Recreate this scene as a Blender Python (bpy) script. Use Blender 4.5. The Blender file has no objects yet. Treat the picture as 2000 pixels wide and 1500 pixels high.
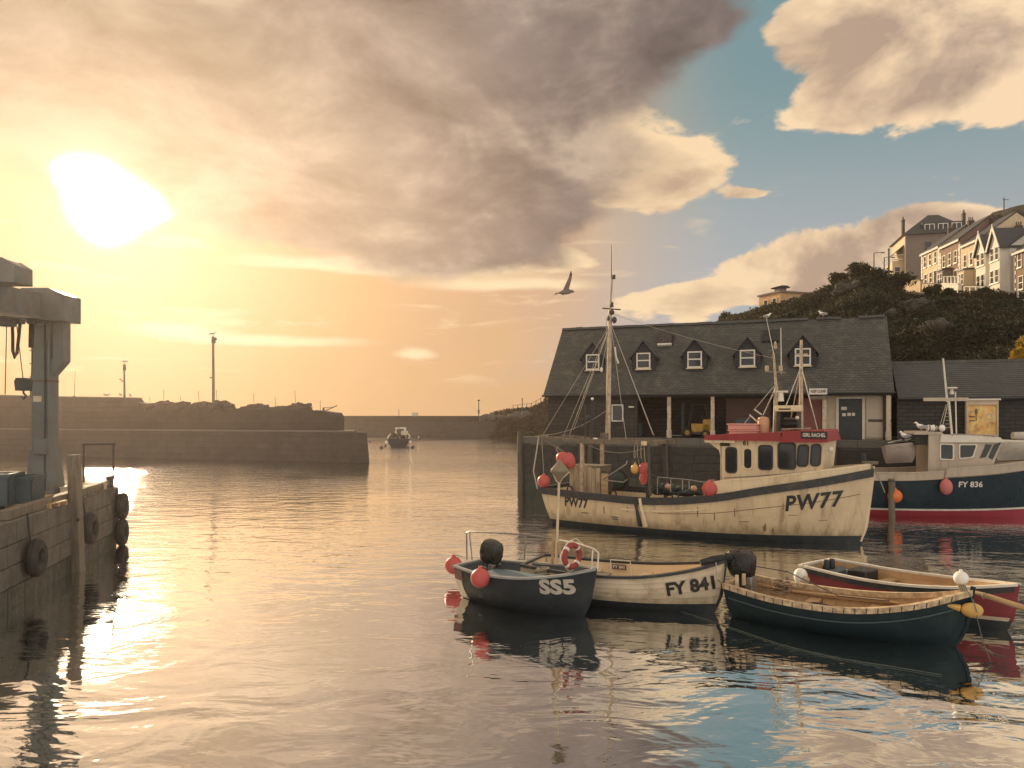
import bpy, math, random
import numpy as np
from mathutils import Vector, Matrix, noise as mnoise

random.seed(11)
rng = np.random.default_rng(5)
R = math.radians
scene = bpy.context.scene
COL = scene.collection

# ------------------------------------------------------------------ camera
CAM_H = 4.5          # eye height above the harbour water
F = 1500.0           # focal length in photograph pixels (2000 wide)
cam_d = bpy.data.cameras.new('camera')
cam = bpy.data.objects.new('camera', cam_d)
COL.objects.link(cam)
cam.location = (0, 0, CAM_H)
cam.rotation_euler = (R(90), 0, 0)
cam_d.sensor_width = 36.0
cam_d.lens = 36.0 * F / 2000.0
cam_d.shift_y = 0.03
cam_d.clip_start = 0.1
cam_d.clip_end = 6000
scene.camera = cam

def at(px, py, Y):
    """world point at depth Y that shows at a place in the photograph"""
    return Vector(((px - 1000) / F * Y, Y, CAM_H - (py - 810) / F * Y))

# ------------------------------------------------------------------ view
scene.view_settings.view_transform = 'Standard'
scene.view_settings.look = 'None'
scene.view_settings.exposure = 0.1
scene.view_settings.gamma = 1.0
scene.view_settings.use_curve_mapping = False

# ------------------------------------------------------------------ sun
SUN_AZ = math.atan2(-800, 1500)                      # left of straight ahead
SUN_EL = math.atan(410 / 1500 * math.cos(SUN_AZ))
SUN_DIR = Vector((math.sin(SUN_AZ) * math.cos(SUN_EL), math.cos(SUN_AZ) * math.cos(SUN_EL), math.sin(SUN_EL)))
sun_d = bpy.data.lights.new('sun', 'SUN')
sun_d.energy = 5.0
sun_d.angle = R(0.53)
sun_d.color = (1.0, 0.76, 0.48)
sun = bpy.data.objects.new('sun', sun_d)
COL.objects.link(sun)
sun.rotation_euler = SUN_DIR.to_track_quat('Z', 'Y').to_euler()

# ------------------------------------------------------------------ sky
world = bpy.data.worlds.new('World')
scene.world = world
world.use_nodes = True
WN = world.node_tree.nodes
WL = world.node_tree.links
WN.clear()

class NG:
    """small helper that wires maths nodes"""
    def __init__(s, nodes, links):
        s.n, s.l = nodes, links
    def put(s, sock, v):
        if hasattr(v, 'is_linked') or hasattr(v, 'links'):
            s.l.new(v, sock)
        else:
            sock.default_value = v
    def m(s, op, a, b=None, c=None, clamp=False):
        n = s.n.new('ShaderNodeMath'); n.operation = op; n.use_clamp = clamp
        s.put(n.inputs[0], a)
        if b is not None: s.put(n.inputs[1], b)
        if c is not None: s.put(n.inputs[2], c)
        return n.outputs[0]
    def vm(s, op, a, b=None, out=0):
        n = s.n.new('ShaderNodeVectorMath'); n.operation = op
        s.put(n.inputs[0], a)
        if b is not None: s.put(n.inputs[1], b)
        return n.outputs[out]
    def mr(s, v, a, b, c=0.0, d=1.0, smooth=True):
        n = s.n.new('ShaderNodeMapRange')
        n.interpolation_type = 'SMOOTHSTEP' if smooth else 'LINEAR'
        n.clamp = True
        s.put(n.inputs[0], v)
        for i, x in enumerate((a, b, c, d)): s.put(n.inputs[1 + i], x)
        return n.outputs[0]
    def mix(s, f, a, b, kind='MIX'):
        n = s.n.new('ShaderNodeMix'); n.data_type = 'RGBA'; n.blend_type = kind
        s.put(n.inputs[0], f)
        s.put(n.inputs[6], a if not isinstance(a, tuple) else (*a, 1))
        s.put(n.inputs[7], b if not isinstance(b, tuple) else (*b, 1))
        return n.outputs[2]
    def noise(s, vec, scale, detail=6, rough=.5, dist=0.0, out=0):
        n = s.n.new('ShaderNodeTexNoise')
        n.inputs['Scale'].default_value = scale
        n.inputs['Detail'].default_value = detail
        n.inputs['Roughness'].default_value = rough
        n.inputs['Distortion'].default_value = dist
        s.l.new(vec, n.inputs['Vector'])
        return n.outputs[out]
    def sep(s, v):
        n = s.n.new('ShaderNodeSeparateXYZ'); s.l.new(v, n.inputs[0]); return n.outputs
    def comb(s, x, y, z):
        n = s.n.new('ShaderNodeCombineXYZ')
        for i, q in enumerate((x, y, z)): s.put(n.inputs[i], q)
        return n.outputs[0]

def build_sky():
    g = NG(WN, WL)
    tc = WN.new('ShaderNodeTexCoord')
    d = tc.outputs['Generated']
    x, y, z = g.sep(d)
    zc = g.m('MAXIMUM', z, 0.0)
    DEG = 57.29578
    az = g.m('MULTIPLY', g.m('ARCTAN2', x, y), DEG)
    el = g.m('MULTIPLY', g.m('ARCSINE', zc), DEG)
    sang = g.m('MULTIPLY', g.m('ARCCOSINE', g.vm('DOT_PRODUCT', d, tuple(SUN_DIR), 1)), DEG)
    sv = g.vm('MULTIPLY', d, (1.0, 1.0, 1.9))
    # warp of the direction makes ragged cumulus edges
    wn = g.noise(sv, 5.0, 5, .55, out=1)
    wv = g.vm('MULTIPLY', g.vm('SUBTRACT', wn, (.5, .5, .5)), (9.0, 5.0, 0.0))
    ae = g.vm('ADD', g.comb(az, el, 0.0), wv)
    n1 = g.noise(sv, 5.5, 9, .58, .3)
    n2 = g.noise(g.vm('ADD', sv, (3.1, 1.7, 5.2)), 2.6, 6, .52)
    # the same noise a little way towards the sun: its slope tells lit from shaded sides
    shift = tuple(SUN_DIR * 0.045 + Vector((0, 0, 0.05)))
    n1s = g.noise(g.vm('ADD', sv, shift), 5.5, 5, .55, .3)
    relief = g.m('SUBTRACT', n1, n1s)

    def lobes(ls, src=ae):
        tot = None
        for (px, py, sx, sy, a) in ls:
            ca = math.degrees(math.atan((px - 1000) / F))
            ce = math.degrees(math.atan((810 - py) / F * math.cos(R(ca))))
            wx = math.degrees(sx / F) * math.cos(R(ca)) ** 1.5
            wy = math.degrees(sy / F)
            n = WN.new('ShaderNodeVectorMath'); n.operation = 'MULTIPLY_ADD'
            WL.new(src, n.inputs[0]); n.inputs[1].default_value = (1 / wx, 1 / wy, 0); n.inputs[2].default_value = (-ca / wx, -ce / wy, 0)
            q = n.outputs[0]
            e = g.m('POWER', .36788, g.vm('DOT_PRODUCT', q, q, 1))
            tot = g.m('MULTIPLY_ADD', e, a, 0.0 if tot is None else tot)
        return tot

    # ---- clear sky: blue away from the sun, warm haze low down and near the sun
    nish = WN.new('ShaderNodeTexSky'); nish.sky_type = 'NISHITA'
    nish.sun_disc = False
    nish.sun_elevation = SUN_EL
    nish.sun_rotation = SUN_AZ
    nish.air_density = 1.2; nish.dust_density = 1.5
    blue = g.mix(0.85, g.mix(1.0, nish.outputs[0], (0.06, 0.075, 0.08), 'MULTIPLY'), (0.155, 0.285, 0.31))
    blue = g.mix(g.mr(el, 24, 6, 0, 1), blue, (0.40, 0.43, 0.46))
    low = g.mr(el, 8.0, 1.5)
    warmth = g.mr(sang, 44, 26)
    gold = g.mix(g.mr(sang, 10, 40), (0.70, 0.415, 0.18), (0.64, 0.392, 0.21))
    gold = g.mix(g.mr(sang, 17, 2), gold, (0.64, 0.42, 0.215))
    far_low = g.mr(sang, 150, 60, .55, 1.0)
    clear = g.mix(g.m('MAXIMUM', g.m('MULTIPLY', low, far_low), warmth), blue, gold)

    # ---- the heavy grey-brown deck between the sun and the blue gap
    A = lobes([(150, 60, 420, 260, 1.1), (560, 120, 380, 240, 1.2), (840, 250, 330, 210, 1.2),
               (960, 430, 200, 95, 1.0), (1130, 60, 260, 130, 1.1), (1340, 10, 130, 50, .8), (620, 400, 330, 90, .55)])
    dA = g.mr(g.m('ADD', A, g.m('MULTIPLY', g.m('SUBTRACT', n1, .5), 1.3)), .36, .80)
    # ---- sunlit cumulus right of it
    B = lobes([(1185, 300, 135, 105, 1.0), (1330, 330, 120, 60, .95), (1160, 215, 50, 50, .4), (1480, 368, 52, 18, .75),
               (1640, 62, 185, 105, 1.1), (1880, 60, 230, 130, 1.2), (1750, 190, 190, 55, .85), (1980, 150, 120, 60, .8),
               (1330, 578, 230, 36, .95), (1560, 522, 190, 36, .9), (1720, 455, 150, 48, 1.0), (1880, 425, 130, 40, .9),
               (1580, 570, 160, 22, .5), (1150, 500, 110, 40, .6), (1860, 345, 70, 14, .45)])
    # away from the picture the broken cloud simply goes on
    off = g.m('MAXIMUM', g.mr(g.m('ABSOLUTE', az), 36, 50), g.mr(el, 29, 40))
    B = g.m('ADD', B, g.m('MULTIPLY', off, g.mr(n2, .32, .52, 0.1, 1.1)))
    bsum = g.m('ADD', B, g.m('MULTIPLY', g.m('SUBTRACT', n1, .5), 2.0))
    dB = g.mr(bsum, .48, .66)
    thick = g.mr(bsum, .55, 1.35)
    litB = g.m('ADD', g.m('MULTIPLY', relief, 6.0), g.m('SUBTRACT', .72, g.m('MULTIPLY', thick, .30)))
    litB = g.mr(g.m('ADD', litB, g.m('MULTIPLY', g.m('SUBTRACT', n2, .5), .9)), -.32, .98, 0, 1, False)
    shadeB = g.mix(g.mr(sang, 25, 75), (0.52, 0.36, 0.24), (0.37, 0.28, 0.235))
    lightB = g.mix(g.mr(sang, 25, 75), (0.88, 0.66, 0.40), (0.92, 0.68, 0.45))
    # clouds opposite a low sun are lit full face
    lightB = g.mix(g.mr(sang, 75, 130), lightB, (1.34, 1.20, 1.04)); shadeB = g.mix(g.mr(sang, 75, 130), shadeB, (0.74, 0.68, 0.63))
    colB = g.mix(litB, shadeB, lightB)
    # deck colour: glowing near the sun, slate-brown far from it
    cA0 = g.mix(g.mr(sang, 5, 21), (0.37, 0.305, 0.22), (0.38, 0.29, 0.22))
    cA = g.mix(g.mr(sang, 17, 33), cA0, (0.175, 0.14, 0.13))
    thinA = g.m('MULTIPLY', g.mr(g.m('ADD', g.m('MULTIPLY', relief, .8), g.m('SUBTRACT', n2, .5)), .0, .36), .30)
    cA = g.mix(thinA, cA, (0.86, 0.66, 0.44))
    cA = g.mix(1.0, cA, g.comb(*[g.m('ADD', 1.0, g.m('ADD', g.m('MULTIPLY', g.m('SUBTRACT', n1, .5), .75), g.m('MULTIPLY', relief, 1.6)))] * 3), 'MULTIPLY')
    # fine bright streaks low over the harbour mouth
    st = g.noise(g.vm('MULTIPLY', d, (1.0, 1.0, 5.5)), 7.0, 7, .6, .4)
    streak = g.m('MULTIPLY', g.mr(st, .54, .70), g.m('MULTIPLY', g.mr(el, 1, 4), g.mr(el, 18, 10)))
    S1 = lobes([(780, 525, 300, 16, .8), (1000, 560, 200, 14, .6), (810, 695, 50, 12, .6), (330, 640, 120, 16, .5), (560, 665, 200, 12, .5)],
               g.vm('ADD', g.comb(az, el, 0.0), g.vm('MULTIPLY', wv, (.5, .35, 0))))
    streak = g.m('MINIMUM', g.m('ADD', g.m('MULTIPLY', streak, .55), g.mr(g.m('MULTIPLY', S1, g.m('ADD', n1, .4)), .12, .5)), 1.0)
    bank = g.m('MULTIPLY', g.mr(n2, .45, .62), g.m('MULTIPLY', g.mr(el, 14, 9), g.m('MULTIPLY', g.mr(el, .5, 3), g.mr(sang, 14, 32))))
    c = g.mix(g.m('MULTIPLY', bank, .55), clear, (0.56, 0.36, 0.24))
    c = g.mix(g.m('MULTIPLY', streak, g.mr(sang, 60, 35)), c, (0.88, 0.68, 0.42))
    c = g.mix(dB, c, colB)
    c = g.mix(g.m('MULTIPLY', dA, .97), c, cA)
    # the sun's blaze through the torn edge of the deck
    hole = lobes([(175, 355, 62, 42, 1.0), (225, 400, 85, 55, 1.2), (290, 400, 48, 32, .8), (205, 455, 62, 32, .9), (130, 330, 40, 22, .6)],
                 g.vm('ADD', g.comb(az, el, 0.0), g.vm('MULTIPLY', wv, (.28, .28, 0))))
    core = g.m('POWER', g.mr(g.m('ADD', hole, g.m('MULTIPLY', g.m('SUBTRACT', n1, .5), .9)), .02, 1.25), 2.4)
    glow = g.m('MULTIPLY', g.m('POWER', 2.71828, g.m('DIVIDE', sang, -6.0)), .14)
    c = g.mix(1.0, c, g.mix(core, g.mix(glow, (0, 0, 0), (1.0, .80, .46)), (3.0, 2.6, 1.9)), 'ADD')
    bg = WN.new('ShaderNodeBackground')
    WL.new(c, bg.inputs[0])
    bg.inputs[1].default_value = 1.0
    out = WN.new('ShaderNodeOutputWorld')
    WL.new(bg.outputs[0], out.inputs[0])
build_sky()
world.cycles.sampling_method = 'MANUAL'
world.cycles.sample_map_resolution = 256

# ------------------------------------------------------------------ materials
MATS = {}
def mat(name, col, rough=.6, metal=0.0, col2=None, nscale=6.0, namt=.5, bump=0.0, bscale=30.0, dirt=None, dirt_amt=0.0, dirt_scale=2.0,
        streak=False, spec=None, wood=None, tide=None):
    if name in MATS: return MATS[name]
    m = bpy.data.materials.new(name); m.use_nodes = True
    n, l = m.node_tree.nodes, m.node_tree.links
    b = n['Principled BSDF']; g = NG(n, l)
    tc = n.new('ShaderNodeTexCoord').outputs['Object']
    c2 = col2 or tuple(min(1, k * .72) for k in col)
    vec = tc
    if wood: vec = g.vm('MULTIPLY', tc, wood)
    f = g.m('MULTIPLY', g.mr(g.noise(vec, nscale, 6, .6), .32, .68), namt)
    c = g.mix(f, col, c2)
    if dirt:
        v2 = g.vm('MULTIPLY', tc, (3.0, 3.0, .35)) if streak else tc
        df = g.m('MULTIPLY', g.mr(g.noise(v2, dirt_scale, 8, .65, .4), .47, .72), dirt_amt)
        c = g.mix(df, c, dirt)
    if tide:   # scum left by the water along the side
        zz = g.m('ADD', g.sep(tc)[2], g.m('MULTIPLY', g.m('SUBTRACT', g.noise(g.vm('MULTIPLY', tc, (2.5, 2.5, .8)), 1.4, 7, .65), .5), tide[1] * 2.2))
        c = g.mix(g.m('MULTIPLY', g.mr(zz, tide[1] * 1.5, tide[1] * .2), .75), c, tide[0])
    l.new(c, b.inputs['Base Color'])
    rf = g.mr(g.noise(tc, nscale * 1.7, 4, .6), .3, .7, max(.02, rough - .1), min(1, rough + .12))
    l.new(rf, b.inputs['Roughness'])
    b.inputs['Metallic'].default_value = metal
    if spec is not None: b.inputs['Specular IOR Level'].default_value = spec
    if bump:
        bn = n.new('ShaderNodeBump'); bn.inputs['Strength'].default_value = .7; bn.inputs['Distance'].default_value = bump
        l.new(g.noise(vec, bscale, 5, .6), bn.inputs['Height'])
        l.new(bn.outputs[0], b.inputs['Normal'])
    MATS[name] = m
    return m

def wall_mat(name, col, col2, mortar, bw, bh, bump=.02, rough=.85, gap=.02, axes='xz', dirt=None):
    """coursed stone or slate seen too far off to build piece by piece"""
    if name in MATS: return MATS[name]
    m = bpy.data.materials.new(name); m.use_nodes = True
    n, l = m.node_tree.nodes, m.node_tree.links
    b = n['Principled BSDF']; g = NG(n, l)
    tc = n.new('ShaderNodeTexCoord').outputs['Object']
    x, y, z = g.sep(tc)
    u = {'x': x, 'y': y, 'z': z}
    v = g.comb(u[axes[0]], u[axes[1]], 0.0)
    v = g.vm('ADD', v, g.vm('MULTIPLY', g.vm('SUBTRACT', g.noise(tc, 1.3, 3, .5, out=1), (.5, .5, .5)), (bh * .35, bh * .2, 0)))
    br = n.new('ShaderNodeTexBrick')
    br.inputs['Scale'].default_value = 1.0
    br.inputs['Brick Width'].default_value = bw
    br.inputs['Row Height'].default_value = bh
    br.inputs['Mortar Size'].default_value = gap
    br.inputs['Mortar Smooth'].default_value = .3
    br.inputs['Bias'].default_value = 0.0
    br.inputs['Color1'].default_value = (*col, 1); br.inputs['Color2'].default_value = (*col2, 1)
    br.inputs['Mortar'].default_value = (*mortar, 1)
    l.new(v, br.inputs['Vector'])
    c = br.outputs[0]
    c = g.mix(g.m('MULTIPLY', g.mr(g.noise(tc, .8, 6, .65), .35, .7), .6), c, tuple(k * .5 for k in col))
    if dirt: c = g.mix(g.m('MULTIPLY', g.mr(g.noise(tc, 1.7, 8, .7), .5, .7), .7), c, dirt)
    l.new(c, b.inputs['Base Color'])
    b.inputs['Roughness'].default_value = rough
    bn = n.new('ShaderNodeBump'); bn.inputs['Strength'].default_value = .8; bn.inputs['Distance'].default_value = bump
    h = g.m('SUBTRACT', g.m('MULTIPLY', g.noise(tc, 9, 6, .6), .5), br.outputs[1])
    l.new(h, bn.inputs['Height']); l.new(bn.outputs[0], b.inputs['Normal'])
    MATS[name] = m
    return m

def glass_mat(name, col=(.02, .025, .03), rough=.06):
    if name in MATS: return MATS[name]
    m = bpy.data.materials.new(name); m.use_nodes = True
    b = m.node_tree.nodes['Principled BSDF']
    b.inputs['Base Color'].default_value = (*col, 1)
    b.inputs['Roughness'].default_value = rough
    b.inputs['IOR'].default_value = 1.5
    MATS[name] = m
    return m

# ------------------------------------------------------------------ mesh building
class MB:
    def __init__(s): s.v = []; s.f = []
    def add(s, vs, fs):
        o = len(s.v)
        s.v += [tuple(v) for v in vs]; s.f += [tuple(i + o for i in f) for f in fs]
        return s
    def box(s, c, d, rot=None):
        x, y, z = d[0] / 2, d[1] / 2, d[2] / 2
        vs = [Vector(p) for p in ((-x, -y, -z), (x, -y, -z), (x, y, -z), (-x, y, -z), (-x, -y, z), (x, -y, z), (x, y, z), (-x, y, z))]
        if rot is not None:
            M = rot if isinstance(rot, Matrix) else Matrix.Rotation(rot, 3, 'Z')
            vs = [M @ v for v in vs]
        c = Vector(c)
        return s.add([v + c for v in vs], [(0, 3, 2, 1), (4, 5, 6, 7), (0, 1, 5, 4), (1, 2, 6, 5), (2, 3, 7, 6), (3, 0, 4, 7)])
    def bb(s, x0, x1, y0, y1, z0, z1):
        return s.box(((x0 + x1) / 2, (y0 + y1) / 2, (z0 + z1) / 2), (abs(x1 - x0), abs(y1 - y0), abs(z1 - z0)))
    def beam(s, p0, p1, w, h):
        """square timber between two points"""
        p0, p1 = Vector(p0), Vector(p1); d = (p1 - p0)
        M = d.to_track_quat('X', 'Z').to_matrix()
        return s.box((p0 + p1) / 2, (d.length, w, h), M)
    def cyl(s, p0, p1, r0, r1=None, n=8):
        r1 = r0 if r1 is None else r1
        p0, p1 = Vector(p0), Vector(p1); d = (p1 - p0)
        if d.length < 1e-6: return s
        q = d.to_track_quat('Z', 'Y').to_matrix()
        vs = []
        for p, r in ((p0, r0), (p1, r1)):
            for i in range(n):
                a = 2 * math.pi * i / n
                vs.append(p + q @ Vector((math.cos(a) * r, math.sin(a) * r, 0)))
        fs = [(i, (i + 1) % n, n + (i + 1) % n, n + i) for i in range(n)]
        fs += [tuple(range(n - 1, -1, -1)), tuple(range(n, 2 * n))]
        return s.add(vs, fs)
    def tube(s, pts, r, n=6, closed=False):
        pts = [Vector(p) for p in pts]; k = len(pts)
        rr = r if isinstance(r, (list, tuple)) else [r] * k
        vs = []; up = None
        for i, p in enumerate(pts):
            if closed: t = pts[(i + 1) % k] - pts[i - 1]
            else: t = pts[min(i + 1, k - 1)] - pts[max(i - 1, 0)]
            if t.length < 1e-9: t = Vector((0, 0, 1))
            t.normalize()
            if up is None: up = Vector((0, 0, 1)) if abs(t.z) < .9 else Vector((1, 0, 0))
            a = t.cross(up)
            if a.length < 1e-4: a = t.cross(Vector((1, .2, 0)))
            a.normalize(); b = a.cross(t); up = b
            for j in range(n):
                w = 2 * math.pi * j / n
                vs.append(p + (a * math.cos(w) + b * math.sin(w)) * rr[i])
        fs = []
        for i in range(k if closed else k - 1):
            i2 = (i + 1) % k
            for j in range(n):
                j2 = (j + 1) % n
                fs.append((i * n + j, i * n + j2, i2 * n + j2, i2 * n + j))
        if not closed: fs += [tuple(range(n - 1, -1, -1)), tuple(range((k - 1) * n, k * n))]
        return s.add(vs, fs)
    def lathe(s, prof, c=(0, 0, 0), n=16, M=None):
        vs = []; c = Vector(c); k = len(prof)
        for (r, z) in prof:
            for j in range(n):
                w = 2 * math.pi * j / n
                p = Vector((math.cos(w) * r, math.sin(w) * r, z))
                vs.append(c + (M @ p if M is not None else p))
        fs = [(i * n + j, i * n + (j + 1) % n, (i + 1) * n + (j + 1) % n, (i + 1) * n + j) for i in range(k - 1) for j in range(n)]
        fs += [tuple(range(n - 1, -1, -1)), tuple(range((k - 1) * n, k * n))]
        return s.add(vs, fs)
    def ball(s, c, r, sc=(1, 1, 1), n=14, m=9, M=None):
        prof = []
        vs = []; c = Vector(c)
        for i in range(m + 1):
            t = math.pi * i / m
            rr = max(math.sin(t), .004)
            for j in range(n):
                w = 2 * math.pi * j / n
                p = Vector((math.cos(w) * rr * sc[0] * r, math.sin(w) * rr * sc[1] * r, -math.cos(t) * sc[2] * r))
                vs.append(c + (M @ p if M is not None else p))
        fs = [(i * n + j, i * n + (j + 1) % n, (i + 1) * n + (j + 1) % n, (i + 1) * n + j) for i in range(m) for j in range(n)]
        return s.add(vs, fs)
    def torus(s, c, R_, r, n=20, m=8, M=None):
        pts = []
        for i in range(n):
            a = 2 * math.pi * i / n
            p = Vector((math.cos(a) * R_, math.sin(a) * R_, 0))
            pts.append(Vector(c) + (M @ p if M is not None else p))
        return s.tube(pts, r, m, closed=True)
    def prism(s, poly, a, b, plane='xz'):
        """polygon in a plane, pulled from a to b along the third axis"""
        k = len(poly)
        def P(u, v, w):
            return {'xz': (u, w, v), 'xy': (u, v, w), 'yz': (w, u, v)}[plane]
        vs = [P(u, v, a) for u, v in poly] + [P(u, v, b) for u, v in poly]
        fs = [tuple(range(k)), tuple(range(2 * k - 1, k - 1, -1))] + [(i, (i + 1) % k, k + (i + 1) % k, k + i) for i in range(k)]
        return s.add(vs, fs)
    def grid(s, fn, nu, nv):
        vs = [fn(i / nu, j / nv) for i in range(nu + 1) for j in range(nv + 1)]
        fs = [(i * (nv + 1) + j, (i + 1) * (nv + 1) + j, (i + 1) * (nv + 1) + j + 1, i * (nv + 1) + j + 1) for i in range(nu) for j in range(nv)]
        return s.add(vs, fs)
    def mesh(s, name, m, smooth=True, angle=35):
        me = bpy.data.meshes.new(name)
        me.from_pydata(s.v, [], s.f)
        me.materials.append(m)
        if smooth:
            me.polygons.foreach_set('use_smooth', [True] * len(me.polygons))
            me.update()
            me.set_sharp_from_angle(angle=R(angle))
        me.validate()
        return me
    def build(s, name, m, parent=None, smooth=True, bevel=0, recalc=False):
        me = s.mesh(name, m, smooth)
        if recalc:
            import bmesh
            bm = bmesh.new(); bm.from_mesh(me); bmesh.ops.recalc_face_normals(bm, faces=bm.faces); bm.to_mesh(me); bm.free()
        o = bpy.data.objects.new(name, me); COL.objects.link(o)
        if parent is not None: o.parent = parent
        if bevel:
            md = o.modifiers.new('bevel', 'BEVEL'); md.width = bevel; md.segments = 2; md.limit_method = 'ANGLE'
        return o

def part(name, m, parent, fn, **k):
    b = MB(); fn(b); return b.build(name, m, parent, **k)
def tag(o, label, cat, group=None):
    o['label'] = label; o['category'] = cat
    if group: o['group'] = group
    return o
def thing(name, label, cat, loc=(0, 0, 0), rz=0.0, group=None):
    o = bpy.data.objects.new(name, None); COL.objects.link(o)
    o.location = loc; o.rotation_euler = (0, 0, rz); o.empty_display_size = .2
    return tag(o, label, cat, group)
def struct(o): o['kind'] = 'structure'; return o
def stuff(o): o['kind'] = 'stuff'; return o
def share(src, parent, loc=(0, 0, 0), rot=(0, 0, 0), sc=(1, 1, 1)):
    c = src.copy(); COL.objects.link(c); c.parent = parent; c.location = loc; c.rotation_euler = rot; c.scale = sc
    return c
def copy_tree(o, parent=None):
    c = o.copy(); COL.objects.link(c); c.parent = parent
    for ch in list(o.children): copy_tree(ch, c)
    return c
def from_np(name, V, Fq, m, parent=None, smooth=False):
    me = bpy.data.meshes.new(name)
    nv, nf, k = len(V), len(Fq), Fq.shape[1]
    me.vertices.add(nv); me.vertices.foreach_set('co', np.asarray(V, np.float32).ravel())
    me.loops.add(nf * k); me.loops.foreach_set('vertex_index', np.asarray(Fq, np.int32).ravel())
    me.polygons.add(nf); me.polygons.foreach_set('loop_start', np.arange(nf, dtype=np.int32) * k)
    if smooth: me.polygons.foreach_set('use_smooth', np.ones(nf, bool))
    me.update(calc_edges=True); me.validate()
    me.materials.append(m)
    o = bpy.data.objects.new(name, me); COL.objects.link(o)
    if parent is not None: o.parent = parent
    return o

def text2d(s, size=1.0, bold=0.0, sx=1.0, space=1.0):
    cu = bpy.data.curves.new('lettering', 'FONT'); cu.body = s; cu.size = size; cu.offset = bold; cu.resolution_u = 3
    cu.align_x = 'CENTER'; cu.align_y = 'CENTER'; cu.space_character = space
    o = bpy.data.objects.new('lettering', cu); COL.objects.link(o)
    dg = bpy.context.evaluated_depsgraph_get()
    me = bpy.data.meshes.new_from_object(o.evaluated_get(dg))
    vs = [(v.co.x * sx, v.co.y) for v in me.vertices]; fs = [tuple(p.vertices) for p in me.polygons]
    bpy.data.objects.remove(o); bpy.data.curves.remove(cu); bpy.data.meshes.remove(me)
    return vs, fs
def lettering(s, m, parent, fn, size=1.0, bold=.0, sx=1.0, space=1.0, name='lettering'):
    """flat text whose points are laid on a surface by fn(u, v)"""
    vs, fs = text2d(s, size, bold, sx, space)
    b = MB(); b.add([fn(u, v) for u, v in vs], fs)
    return b.build(name, m, parent, smooth=False)

def sag(p0, p1, drop, n=14):
    p0, p1 = Vector(p0), Vector(p1)
    return [p0.lerp(p1, i / n) - Vector((0, 0, drop * 4 * (i / n) * (1 - i / n))) for i in range(n + 1)]
def interp(pts):
    xs = [p[0] for p in pts]; ys = [p[1] for p in pts]
    def f(x): return float(np.interp(x, xs, ys))
    return f
def smooth_interp(pts):
    """Catmull-Rom through (x, y) points"""
    xs = [p[0] for p in pts]; ys = [p[1] for p in pts]; n = len(xs)
    ms = []
    for i in range(n):
        a, b = max(i - 1, 0), min(i + 1, n - 1)
        ms.append((ys[b] - ys[a]) / (xs[b] - xs[a]))
    def f(x):
        x = min(max(x, xs[0]), xs[-1])
        i = 0
        while i < n - 2 and x > xs[i + 1]: i += 1
        h = xs[i + 1] - xs[i]; t = (x - xs[i]) / h
        return ((2*t**3-3*t**2+1)*ys[i] + (t**3-2*t**2+t)*h*ms[i] + (-2*t**3+3*t**2)*ys[i+1] + (t**3-t**2)*h*ms[i+1])
    return f

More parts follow.
